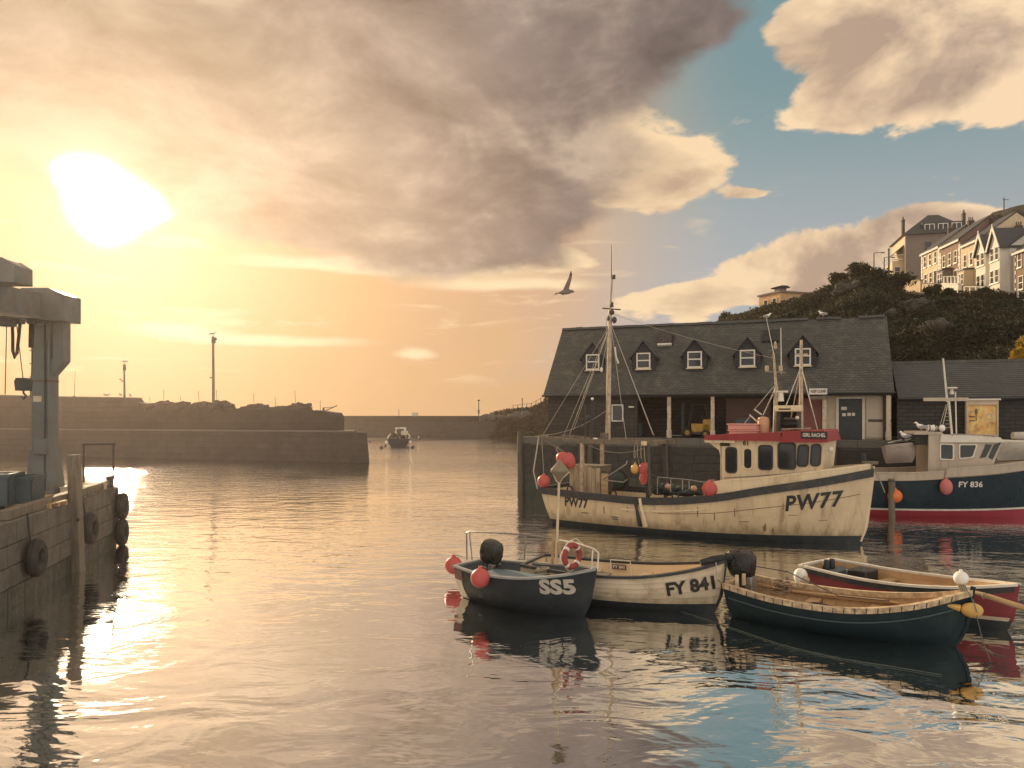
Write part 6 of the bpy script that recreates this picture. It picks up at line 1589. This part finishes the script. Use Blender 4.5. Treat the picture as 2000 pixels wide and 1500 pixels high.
# handrail of a quay ladder
p = at(192, 950, 26.2)
t = thing('ladder_handrail', 'low iron handrail at the far corner of the left quay', 'handrail', (p.x, p.y, QZ), R(8))
part('upright', M_IRON, t, lambda b: b.cyl((-.47, 0, 0), (-.47, 0, 1.5), .035))
part('upright', M_IRON, t, lambda b: b.cyl((.47, 0, 0), (.47, 0, 1.5), .045))
part('top_bar', M_IRON, t, lambda b: b.cyl((-.52, 0, 1.5), (.52, 0, 1.5), .035))
part('ladder', M_IRON, t, lambda b: [b.cyl((.2, .3, -.3 * k - .1), (.6, .35, -.3 * k - .1), .02) for k in range(6)])
# blue bins and boards on the quay
for i, (px, py, Y, w_, d_, h_, lab) in enumerate(((35, 975, 20.8, 1.0, .9, .85, 'dull blue plastic bin on the left quay under the hoist'), (-10, 980, 20.3, 1.0, .9, .95, 'dull blue plastic bin at the left edge of the picture'))):
    p = at(px, py, Y)
    t = thing('plastic_bin', lab, 'bin', (p.x, p.y, QZ + .01), R(12), 'blue bins on the left quay')
    m_ = mat('bin_blue', (.075, .10, .11), .6, col2=(.06, .08, .085))
    part('body', m_, t, lambda b: (b.bb(-w_/2, w_/2, -d_/2, d_/2, .12, .15), b.bb(-w_/2, -w_/2 + .04, -d_/2, d_/2, .15, h_), b.bb(w_/2 - .04, w_/2, -d_/2, d_/2, .15, h_), b.bb(-w_/2, w_/2, -d_/2, -d_/2 + .04, .15, h_), b.bb(-w_/2, w_/2, d_/2 - .04, d_/2, .15, h_)), smooth=False)
    part('rim', m_, t, lambda b: (b.bb(-w_/2 - .04, w_/2 + .04, -d_/2 - .04, -d_/2, h_ - .1, h_), b.bb(-w_/2 - .04, w_/2 + .04, d_/2, d_/2 + .04, h_ - .1, h_), b.bb(-w_/2 - .04, -w_/2, -d_/2, d_/2, h_ - .1, h_), b.bb(w_/2, w_/2 + .04, -d_/2, d_/2, h_ - .1, h_)), smooth=False)
    part('skid', m_, t, lambda b: b.bb(-w_/2 + .1, w_/2 - .1, -.1, .1, 0, .12), smooth=False)
for i, (px, py, Y, rz_, lab) in enumerate(((105, 985, 22.4, .25, 'pallet on the left quay beside the tall timber'), (70, 1000, 20.8, .1, 'pallet on the left quay nearest the camera'))):
    p = at(px, py, Y)
    t = thing('pallet', lab, 'pallet', (p.x, p.y, QZ + .005), rz_, 'pallets on the left quay')
    for k in range(6): part('slat', M_PLANK, t, lambda b: b.bb(-.6, .6, -.5 + .18 * k, -.39 + .18 * k, .10, .125), smooth=False)
    for y_ in (-.45, 0, .42): part('bearer', M_PLANK, t, lambda b: b.bb(-.6, .6, y_ - .04, y_ + .04, 0, .098), smooth=False)
for i, (px, py, Y, lab) in enumerate(((150, 965, 24.6, 'fish box on the left quay between the timber and the handrail'), (182, 958, 25.6, 'fish box on the left quay by the handrail foot'))):
    p = at(px, py, Y); t = thing('fish_box', lab, 'fish box', (p.x, p.y, QZ + .01), .2 + .3 * i, 'fish boxes on the left quay')
    part('tray', M_CREAM, t, lambda b: (b.bb(-.38, .38, -.24, .24, 0, .03), b.bb(-.4, -.36, -.25, .25, .03, .2), b.bb(.36, .4, -.25, .25, .03, .2), b.bb(-.36, .36, -.25, -.21, .03, .2), b.bb(-.36, .36, .21, .25, .03, .2)), smooth=False)
    part('rim', M_CREAM, t, lambda b: (b.bb(-.42, .42, -.28, -.25, .17, .21), b.bb(-.42, .42, .25, .28, .17, .21)), smooth=False)
p = at(215, 952, 26.3)
t = thing('bollard', 'small iron mooring bollard on the far corner of the left quay', 'bollard', (p.x, p.y, QZ), 0)
part('post', M_IRON, t, lambda b: b.lathe([(.18, 0), (.13, .05), (.11, .25), (.17, .36), (.15, .42), (.02, .44)], n=14))
part('base', M_IRON, t, lambda b: b.bb(-.22, .22, -.22, .22, 0, .03), smooth=False)

# the gantry hoist
GP = at(88, 900, 24.5); GP.z = QZ
M_GAN = mat('hoist_steel', (.155, .172, .165), .55, .1, col2=(.11, .125, .12), nscale=1.5, dirt=(.16, .10, .06), dirt_amt=.5, dirt_scale=2.5)
ho = thing('gantry_hoist', 'grey steel gantry hoist standing on the left quay', 'hoist', GP, 0)
gl = lambda px, py, Y: at(px, py, Y) - GP
zt0, zt1 = gl(88, 628, 24.5).z, gl(88, 568, 24.5).z
cl = part('column', M_GAN, ho, lambda b: b.bb(-.29, .29, -.26, .26, 0, zt0 + .02), bevel=.02)
part('base_plate', M_GAN, cl, lambda b: b.bb(-.5, .5, -.5, .5, 0, .08), smooth=False)
part('flared_foot', M_GAN, cl, lambda b: b.prism([(-.48, .08), (.48, .08), (.3, 1.4), (-.3, 1.4)], -.3, .3, 'xz'), smooth=False)
part('control_box', M_GAN, cl, lambda b: b.box((.1, -.36, 1.5), (.35, .18, .5)), bevel=.02)
part('head', M_GAN, ho, lambda b: b.prism([(-.42, zt0), (.88, zt0 - .02), (.88, zt1 - .2), (.42, zt1), (-.42, zt1)], -.55, .45, 'xz'), bevel=.01)
kn = part('knee_plate', M_GAN, ho, lambda b: (b.bb(.36, .70, -.2, .2, zt0 - 1.2, zt0 - .02), b.prism([(.29, zt0 - 1.75), (.70, zt0 - 1.28), (.70, zt0 - 1.2), (.29, zt0 - 1.2)], -.2, .2, 'xz')), smooth=False)
part('conduit', M_IRON, cl, lambda b: (b.tube([(.18, -.3, .1), (.18, -.3, zt0 - .1)], .03, 6),))
for k in range(9):
    part('rung', M_IRON, cl, lambda b: b.tube([(-.29, -.12, 1.6 + .42 * k), (-.42, -.12, 1.6 + .42 * k), (-.42, .12, 1.6 + .42 * k), (-.29, .12, 1.6 + .42 * k)], .016, 5))
for k in range(6):
    part('bolt', M_STEEL, cl, lambda b: b.cyl((-.2 + .08 * k, -.26, zt0 - .12), (-.2 + .08 * k, -.285, zt0 - .12), .022, n=6))
part('load_plate', M_CREAM, cl, lambda b: b.box((-.08, -.268, 3.0), (.26, .012, .18)), smooth=False)
part('weld_seam', mat('rust', (.16, .075, .035), .9), cl, lambda b: b.bb(-.295, .295, -.265, .265, 3.55, 3.585), smooth=False)
b0, b1 = Vector((-.1, -.05, (zt0 + zt1) / 2 - .02)), gl(-150, 553, 18.5)
bm_ = part('boom', M_GAN, ho, lambda b: b.beam(b0, b1, .45, .72), smooth=False)
part('flange', M_GAN, bm_, lambda b: b.beam(b0 + Vector((0, 0, -.40)), b1 + Vector((0, 0, -.40)), .7, .06), smooth=False)
part('flange', M_GAN, bm_, lambda b: b.beam(b0 + Vector((-.6, -.6, .36)), b1 + Vector((0, 0, .40)), .7, .06), smooth=False)
hz = gl(5, 530, 21.5)
part('motor_housing', M_GAN, ho, lambda b: b.prism([(hz.x - 1.2, hz.z - .35), (hz.x + .58, hz.z - .35), (hz.x + .58, hz.z + .1), (hz.x + .25, hz.z + .3), (hz.x - 1.2, hz.z + .42)], hz.y - .4, hz.y + .4, 'xz'), bevel=.015)
part('boom', M_GAN, ho, lambda b: b.beam(gl(70, 622, 24.3), gl(-150, 628, 21), .3, .22), smooth=False)
tro = part('trolley', M_IRON, ho, lambda b: (b.box(gl(14, 632, 22.5), (.35, .3, .18)), b.box(gl(34, 628, 22.8), (.3, .3, .14)), b.box(gl(62, 628, 23.2), (.2, .2, .16))), bevel=.02)
part('cable_loop', M_RUBBER, tro, lambda b: b.tube([gl(24, 625, 22.8), gl(25, 660, 22.8), gl(25, 685, 22.8), gl(29, 699, 22.8), gl(33, 690, 22.8), gl(37, 655, 22.8), gl(40, 625, 22.8)], .045, 8))
part('strap', M_RUBBER, tro, lambda b: b.beam(gl(62, 628, 23.2), gl(61, 679, 23.2), .06, .14), smooth=False)
part('wire', M_IRON, tro, lambda b: b.cyl(gl(13, 630, 22.5), gl(10, 770, 22.5), .014, n=5))
part('wire', M_IRON, tro, lambda b: b.cyl(gl(32, 630, 22.8), gl(45, 740, 22.8), .014, n=5))
part('wire', M_IRON, tro, lambda b: b.cyl(gl(67, 630, 23.3), gl(59, 775, 23.3), .016, n=5))
hb = gl(46, 752, 22.8)
hk = part('hook_block', M_IRON, tro, lambda b: b.prism([(hb.x - .16, hb.z - .14), (hb.x + .16, hb.z - .14), (hb.x + .19, hb.z + .1), (hb.x + .15, hb.z + .18), (hb.x - .15, hb.z + .18), (hb.x - .19, hb.z + .1)], hb.y - .1, hb.y + .1, 'xz'), bevel=.03)
part('hook', M_IRON, hk, lambda b: b.tube([hb + Vector((0, 0, -.14)), hb + Vector((0, 0, -.24)), hb + Vector((.08, 0, -.32)), hb + Vector((0, 0, -.42)), hb + Vector((-.08, 0, -.34))], .03, 7))

# ------------------------------------------------------------------ the inner pier across the water
M_PIER = wall_mat('pier_stone', (.060, .054, .047), (.048, .044, .038), (.035, .032, .028), 1.5, .6, .08, axes='xz', dirt=(.05, .05, .04))
PA, PB, PC = Vector((-13.0, 71, 0)), Vector((-45, 81, 0)), Vector((-95, 94, 0))
pd = (PB - PA).normalized(); RZP = math.atan2(pd.y, pd.x)      # local x runs to the left, local y towards the viewer
pier = MB()
# local frame: x along pier to the left, y = towards camera negative side
def PL(px, py, back=0.0):
    """length along the pier and height for a place in the photograph, 'back' metres behind its face"""
    nb_ = Vector((-pd.y, pd.x, 0));  nb_ = nb_ if nb_.y > 0 else -nb_
    o = PA + nb_ * back; r = (px - 1000) / F
    s_ = (r * o.y - o.x) / (pd.x - r * pd.y)
    Y = o.y + pd.y * s_
    return s_, CAM_H - (py - 810) / F * Y
nbk = Vector((-pd.y, pd.x, 0)); sg_ = 1 if nbk.y > 0 else -1      # sign that leads behind the face in local y
bk = lambda d_: sg_ * d_
xb_ = PL(700, 850, 11)[0]
pier.add([(0.0, 0, -2), (85, 0, -2), (85, bk(.4), 2.85), (.7, bk(.4), 2.85), (xb_ + .0, bk(11), -2), (85, bk(11), -2), (85, bk(10.6), 2.85), (xb_ + .6, bk(10.6), 2.85)],
         [(0, 1, 2, 3), (3, 2, 6, 7), (7, 6, 5, 4), (0, 3, 7, 4), (1, 5, 6, 2)])
pier = struct(pier.build('pier', M_PIER, smooth=False, recalc=True)); pier.location = PA; pier.rotation_euler = (0, 0, RZP)
pw = thing('pier_parapet', 'high stone parapet wall stepping down along the inner pier', 'wall', PA, RZP)
BACKP = 7.0
prof = [(657, 813), (652, 806), (630, 803), (618, 801), (600, 803), (575, 799), (548, 802), (520, 798), (505, 801), (478, 796), (450, 799), (420, 795), (400, 798), (372, 794), (350, 796), (330, 792), (300, 790), (262, 785), (256, 778), (120, 776), (0, 773), (-300, 768)]
pts = [PL(px, py, BACKP) for px, py in prof]
def parapet(b):
    poly = [(s_, z_) for s_, z_ in pts] + [(pts[-1][0], 2.8), (pts[0][0], 2.8)]
    b.prism(poly, bk(BACKP), bk(BACKP + 1.6), 'xz')
part('wall', M_PIER, pw, parapet, smooth=False, recalc=True)
part('coping', M_COPING, pw, lambda b: [b.beam((pts[i][0], bk(BACKP + .8), pts[i][1] + .06), (pts[i + 1][0], bk(BACKP + .8), pts[i + 1][1] + .06), 1.75, .12) for i in range(18, 21)], smooth=False)
part('ledge', M_COPING, pw, lambda b: b.bb(2, pts[-1][0], bk(.3), bk(.9), 2.852, 3.0), smooth=False)
M_POTS = mat('net_and_pots', (.05, .045, .038), .95, col2=(.09, .075, .05), nscale=5, bump=.06, bscale=9)
for i, (px, py, w_, h_, lab) in enumerate(((300, 800, 2.2, .9, 'low heap of nets beside the tall pole end of the parapet'), (325, 797, 1.6, 1.0, 'small peaked heap of nets on the pier'), (360, 800, 2.2, 1.0, 'heap of nets left of the tall pole'), (395, 800, 2.0, 1.1, 'heap of pots close left of the tall pole'),
         (430, 800, 2.0, 1.2, 'heap of pots at the foot of the tall pole'), (505, 805, 2.6, 1.1, 'rounded heap of nets in the middle of the pier'), (545, 806, 2.0, .8, 'low heap of nets right of the rounded heap'), (585, 806, 2.3, 1.3, 'tall flat topped stack of pots near the pier end'))):
    s_, z_ = PL(px, py, BACKP + .7)
    q = PA + pd * s_ + nbk * sg_ * (BACKP + .7)
    t = thing('gear_heap', lab, 'gear', (q.x, q.y, z_ + .2), RZP, 'heaps of gear on the pier')
    def mound(b):
        o0 = len(b.v)
        b.ball((0, 0, 0), 1.0, (w_ * .75, .8, h_ * .62), 26, 14)
        for k in range(o0, len(b.v)):
            v = Vector(b.v[k]); q_ = v + Vector((i * 7.3, 0, 0))
            f = 1 + .38 * mnoise.noise(q_ * 1.6) + .22 * mnoise.noise(q_ * 4.0)
            b.v[k] = (v.x * f, v.y * f, max(-.5, v.z) * f)
    part('nets', M_POTS, t, mound, smooth=False)
    for k in range(3):
        q_ = (random.uniform(-w_, w_) * .5, random.uniform(-.3, .3), h_ * random.uniform(.15, .45)); rr_ = random.uniform(-.4, .4)
        part('crate', M_IRON, t, lambda b: b.box(q_, (.7, .5, .35), Matrix.Rotation(rr_, 3, 'Y')), smooth=False)
    part('marker_stick', M_IRON, t, lambda b: b.cyl((w_ * .2, 0, 0), (w_ * .25, 0, h_ + random.uniform(.1, 1.0)), .025, n=5))

def gull(p, rz, label, sc=1.0, m_w=None, group='gulls standing about the harbour'):
    t = thing('gull', label, 'gull', p, rz, group)
    t.scale = (sc, sc, sc)
    part('body', M_BUOYW, t, lambda b: (b.tube([(-.26, 0, .17), (-.18, 0, .19), (-.05, 0, .22), (.08, 0, .25), (.15, 0, .31), (.18, 0, .37), (.21, 0, .40), (.25, 0, .395), (.29, 0, .39)],
                 [.01, .05, .095, .10, .065, .045, .052, .03, .006], 12),))
    part('wing', mat('gull_grey', (.34, .34, .35), .7), t, lambda b: b.ball((-.07, .075, .23), .17, (1.25, .22, .38), 12, 7))
    part('wing', MATS['gull_grey'], t, lambda b: b.ball((-.07, -.075, .23), .17, (1.25, .22, .38), 12, 7))
    part('tail', M_BLACK, t, lambda b: b.prism([(-.24, -.03), (-.38, -.045), (-.38, .045), (-.24, .03)], .155, .175, 'xy'), smooth=False)
    part('beak', M_BUOYY, t, lambda b: b.cyl((.265, 0, .395), (.33, 0, .38), .016, .006))
    part('leg', mat('gull_pink', (.5, .25, .2), .6), t, lambda b: b.cyl((0, .035, 0), (.01, .035, .16), .009))
    part('leg', MATS['gull_pink'], t, lambda b: b.cyl((0, -.035, 0), (.01, -.035, .16), .009))
    return t
# poles on the parapet, each with its gull
for i, (px, py0, py1, r_, lab) in enumerate(((417, 798, 657, .17, 'tall dark pole on the pier with a gull on its top'), (243, 780, 711, .13, 'shorter dark pole at the end of the high parapet'))):
    s_, z0_ = PL(px, py0, BACKP + .8); _, z1_ = PL(px, py1, BACKP + .8)
    q = PA + pd * s_ + nbk * sg_ * (BACKP + .8)
    t = thing('signal_pole', lab, 'pole', (q.x, q.y, z0_ - .3), 0, 'poles on the pier')
    h_ = z1_ - z0_ + .3
    part('pole', M_TIMBER, t, lambda b: b.cyl((0, 0, 0), (-.02 * h_ * .3, 0, h_), r_, r_ * .75, 9))
    part('collar', M_IRON, t, lambda b: (b.cyl((0, 0, h_ - .75), (0, 0, h_ - .1), r_ * 1.35, r_ * 1.25, 9), b.box((-.2, 0, h_ * (.45 if i == 0 else .55)), (.4, .12, .12))))
    if i == 0: part('lamp', M_IRON, t, lambda b: b.box((.25, 0, h_ - .3), (.2, .2, .3)), bevel=.03)
    else: part('lamp', M_IRON, t, lambda b: (b.box((-.45, 0, h_ * .6), (.3, .12, .12)),), bevel=.03)
    gull((q.x - .02 * h_ * .3, q.y, z0_ - .3 + h_), R(170 if i else 10), ('gull perched on top of the tall pier pole', 'gull perched on top of the shorter pier pole')[i], 1.35)
for i, (px, py, lab) in enumerate(((205, 777, 'leftmost gull standing on the high pier parapet'), (212, 777, 'second gull from the left on the high pier parapet'), (235, 777, 'gull close left of the shorter pier pole'), (254, 778, 'gull at the right end of the high pier parapet'))):
    s_, z_ = PL(px, py, BACKP + .8); q = PA + pd * s_ + nbk * sg_ * (BACKP + .8)
    gull((q.x, q.y, z_ + .1), random.uniform(0, 6), lab, 1.15)
s_, z_ = PL(145, 777, BACKP + .8); q = PA + pd * s_ + nbk * sg_ * (BACKP + .8)
t = thing('thin_aerial', 'thin leaning aerial on the left end of the pier parapet', 'aerial', (q.x, q.y, z_), 0)
part('rod', M_IRON, t, lambda b: b.cyl((0, 0, 0), (.12, 0, 3.2), .035, .02, 6))
part('base', M_IRON, t, lambda b: b.box((0, 0, .1), (.25, .25, .25)), bevel=.02)
s_, z_ = PL(632, 806, BACKP + .5); q = PA + pd * s_ + nbk * sg_ * (BACKP + .5)
t = thing('hand_crane', 'small derrick crane on the end of the pier', 'crane', (q.x, q.y, z_), 0)
part('post', M_IRON, t, lambda b: b.cyl((0, 0, -.3), (0, 0, .55), .12, .1, 8))
part('jib', M_IRON, t, lambda b: b.beam((-.05, 0, .1), (1.45, 0, .75), .09, .09), smooth=False)
part('tie', M_IRON, t, lambda b: b.beam((0, 0, .5), (.95, 0, .6), .05, .05), smooth=False)
part('aerial', M_IRON, t, lambda b: b.cyl((-.35, 0, -.2), (-.35, 0, 1.3), .03, .02, 6))

# ------------------------------------------------------------------ outer breakwater
BA, BB_ = Vector((-75, 178, 0)), Vector((8, 150, 0)); bdv = (BB_ - BA)
o = MB(); Lb = bdv.length
o.add([(0, -1.2, -2), (Lb, -1.2, -2), (Lb, 0, 3.0), (0, 0, 3.0), (0, 4, 3.0), (Lb, 4, 3.0), (Lb, 4, 4.25), (0, 4, 4.25), (0, 6, 4.25), (Lb, 6, 4.25), (Lb, 6, -2), (0, 6, -2)],
      [(0, 1, 2, 3), (3, 2, 5, 4), (4, 5, 6, 7), (7, 6, 9, 8), (8, 9, 10, 11), (1, 10, 9, 6, 5, 2), (0, 3, 4, 7, 8, 11)])
bwk = struct(o.build('breakwater', M_PIER, smooth=False)); bwk.location = BA; bwk.rotation_euler = (0, 0, math.atan2(bdv.y, bdv.x))
p = at(808, 812, 160)
t = thing('white_hut', 'tiny white box on the top of the outer breakwater', 'hut', (p.x, p.y + 2, 4.25), R(-18))
part('cabinet', M_WHITE, t, lambda b: b.bb(-.55, .55, -.3, .3, 0, .62), smooth=False)
part('lid', M_WHITE, t, lambda b: b.bb(-.65, .65, -.4, .4, .622, .72), smooth=False)
for i, (px, py, Y, lab) in enumerate(((935, 782, 154, 'thin lamp post at the right end of the breakwater'), (1020, 779, 149, 'short post on the headland rocks'))):
    p = at(px, py, Y); zb = 4.2 if i == 0 else hill_z(1020, 149)
    t = thing('breakwater_lamp', lab, 'lamp post', (p.x, p.y, zb - .3), 0, 'posts at the breakwater root')
    h_ = p.z - zb + .3
    part('column', M_IRON, t, lambda b: b.cyl((0, 0, 0), (0, 0, h_), .11, .08, 7))
    part('lantern', M_IRON, t, lambda b: (b.ball((0, 0, h_), .28 if i == 0 else .18, (1, 1, .6), 10, 6), b.cyl((0, 0, h_ * .25), (0, 0, h_ * .45), .2, .2, 7)))
# boulders at the root of the breakwater
M_ROCK = mat('headland_rock', (.10, .09, .075), .9, col2=(.06, .055, .05), nscale=.8, bump=.1, bscale=2)
for i in range(6):
    px = 945 + i * 17 + random.uniform(-4, 4); Y = 146 - i * 1.2
    p = at(px, 812 - i * 1.2, Y)
    b = MB(); b.ball((0, 0, 0), random.uniform(.4, 1.0), (1.4, 1, .75), 12, 9)
    b.v = [tuple(Vector(v) * (1 + .7 * mnoise.noise(Vector(v) * 1.4 + Vector((i * 3, 0, 0))))) for v in b.v]
    o = b.build('boulder', M_ROCK, smooth=False); o.location = (p.x, p.y, p.z - .4); o.rotation_euler = (0, 0, random.uniform(0, 6))
    tag(o, 'boulder number %s from the left where the breakwater meets the headland' % ('one two three four five six seven eight nine'.split()[i]), 'boulder', 'boulders at the breakwater root')
# fence running up the headland slope
t = thing('headland_fence', 'thin post fence climbing the headland beside the market', 'fence', (0, 0, 0), 0)
fp = []
for k in range(9):
    px = 1002 + k * 9; Y = ridge_Y(px); fp.append(Vector(((px - 1000) / F * Y, Y, hill_z(px, Y) - .1)))
for q in fp: part('post', M_IRON, t, lambda b: b.cyl(q, q + Vector((0, 0, 1.1)), .06, n=5))
part('wire', M_IRON, t, lambda b: b.tube([q + Vector((0, 0, 1.0)) for q in fp], .035, 4))

# ------------------------------------------------------------------ the boat in the harbour mouth
FB = Frame(((-222 / F) * 109, 109), (-.12, .99))
shb = smooth_interp([(0, 1.15), (.5, 1.2), (1, 2.0)])
HB = Hull(8.0, 3.2, shb, draft=.6, tw=.9, um=.4, p0=1.8, p1=2.8, rake=.5, back=.2, k=3, cut=.4)
fb = thing('distant_boat', 'small dark fishing boat seen from astern in the harbour mouth', 'fishing boat', FB.C, FB.rz)
part('hull', M_NAVY, fb, lambda b: (HB.band(b, lambda u: -.5, shb, nu=24, nv=5), HB.transom(b, -.5, shb)))
part('gunwale', M_WHITE, fb, lambda b: HB.rail(b, lambda u: shb(u), .12, .06, -.08, 0, .99, 24))
part('deck', M_DECK, fb, lambda b: HB.deck(b, lambda u: shb(u) - .3, .01, .97, 14))
part('wheelhouse', M_WHITE, fb, lambda b: b.bb(4.2, 6.0, -1.0, .6, .9, 2.6), bevel=.05)
part('window', M_GLASS, fb, lambda b: b.bb(4.17, 4.2, -.7, .3, 1.8, 2.4), smooth=False)
part('mast', M_IRON, fb, lambda b: b.cyl((3.2, 0, .8), (3.2, 0, 5.3), .07, .04, 7))
part('boom', M_IRON, fb, lambda b: b.cyl((3.2, 0, 1.8), (.4, .6, 2.6), .05, .04, 6))
part('gear', M_POTS, fb, lambda b: [b.ball((random.uniform(.4, 2.6), random.uniform(-1.2, 1.2), 1.2 + random.uniform(0, .6)), random.uniform(.2, .4), n=8, m=6) for _ in range(12)])
part('sail', mat('mizzen_canvas', (.62, .55, .44), .8), fb, lambda b: b.box((1.0, -.85, 1.9), (.12, 1.0, .6)), bevel=.04)
part('quarter_fender', M_BUOYW, fb, lambda b: b.ball((.2, 1.65, .6), .22))
part('quarter_fender', M_BUOYW, fb, lambda b: b.ball((.2, -1.65, .6), .22))
for i, (px, py, r_, lab) in enumerate(((745, 876, .25, 'dark mooring buoy left of the distant boat'), (752, 872, .18, 'smaller dark buoy against the distant boat port side'), (806, 875, .25, 'dark mooring buoy off the distant boat quarter'), (820, 858, .35, 'dark mooring buoy beyond the distant boat on the right'), (723, 864, .18, 'tiny buoy near the pier head'))):
    q = wpt(px, py); buoy((q.x, q.y, r_ * .5), r_, M_BLACK, lab, group='mooring buoys in the harbour mouth')

# ------------------------------------------------------------------ gulls
gull(F2.W(F2.L(1768, 861, -.9)), F2.rz + R(200), 'gull standing on the tender of the navy boat', 1.0)
gull(F2.W(F2.L(1799, 843, -.7)), F2.rz + R(185), 'gull on the aft roof of the navy boat left of the white fenders', 1.0)
for i, (px, lab) in enumerate(((1498, 'gull on the market ridge above the fourth dormer'), (1607, 'gull on the market ridge near its right end'))):
    gull(onq(s_of(px, HD), HD, RIDGE + .1), RZ + R(20 + 150 * i), lab, .9)
fl = at(1106, 570, 22)
t = thing('flying_gull', 'gull in flight with one wing raised left of the boat mast', 'gull', fl, R(4))
t.rotation_euler = (R(-8), R(6), R(6))
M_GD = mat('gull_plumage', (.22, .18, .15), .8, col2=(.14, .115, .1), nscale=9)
def flyer(b):
    b.tube([(-.22, 0, -.06), (-.14, 0, -.04), (-.03, 0, -.01), (.09, 0, .02), (.15, 0, .035), (.19, 0, .035), (.235, 0, .02)], [.015, .05, .075, .065, .042, .036, .008], 12)
    # the two wings: leading edge, trailing edge pairs from root to tip
    for sd, secs in ((-1, [(.06, -.10, .02, .03), (.07, -.06, .10, .16), (.10, .00, .13, .33), (.105, .03, .14, .46), (.085, .05, .14, .54), (.065, .06, .14, .575)]),
                     (1, [(.06, -.12, .03, .03), (.08, -.10, .22, .10), (.10, -.04, .40, .14), (.06, -.02, .55, .12), (.02, -.02, .62, .10), (.0, -.01, .65, .10)])):
        vs = []
        for (x0, x1, y, z) in secs:
            for th in (.012, -.004): vs += [(x0, sd * y, z + th), (x1, sd * y, z + th)]
        fs = []
        for i in range(len(secs) - 1):
            a, c = i * 4, (i + 1) * 4
            fs += [(a, a + 1, c + 1, c), (a + 2, c + 2, c + 3, a + 3), (a, c, c + 2, a + 2), (a + 1, a + 3, c + 3, c + 1)]
        b.add(vs, fs)
    b.add([(-.16, -.03, -.04), (-.16, .03, -.04), (-.34, .09, -.115), (-.31, 0, -.10), (-.34, -.09, -.115)], [(0, 4, 3), (0, 3, 1), (1, 3, 2)])
part('body', M_GD, t, flyer)
part('wing_tip', M_BLACK, t, lambda b: b.add([(.107, -.141, .45), (.03, -.141, .45), (.055, -.142, .585), (.07, -.142, .585), (.107, -.146, .45), (.03, -.146, .45), (.055, -.146, .585), (.07, -.146, .585)], [(0, 1, 2, 3), (7, 6, 5, 4), (0, 3, 7, 4), (1, 5, 6, 2), (2, 6, 7, 3)]), smooth=False)

# ------------------------------------------------------------------ low sea haze in the evening air
hb_ = MB(); hb_.bb(-130, 180, -20, 260, -1.0, 75)
hz_ = hb_.build('haze', bpy.data.materials.new('haze'), smooth=False)
hm = hz_.data.materials[0]; hm.use_nodes = True
hn, hl_ = hm.node_tree.nodes, hm.node_tree.links
hn.remove(hn['Principled BSDF'])
pv = hn.new('ShaderNodeVolumePrincipled')
pv.inputs['Color'].default_value = (1.0, .82, .74, 1)
pv.inputs['Density'].default_value = .00038
pv.inputs['Anisotropy'].default_value = .75
hl_.new(pv.outputs[0], hn['Material Output'].inputs['Volume'])
stuff(hz_); tag(hz_, 'thin warm evening haze over the harbour', 'haze')
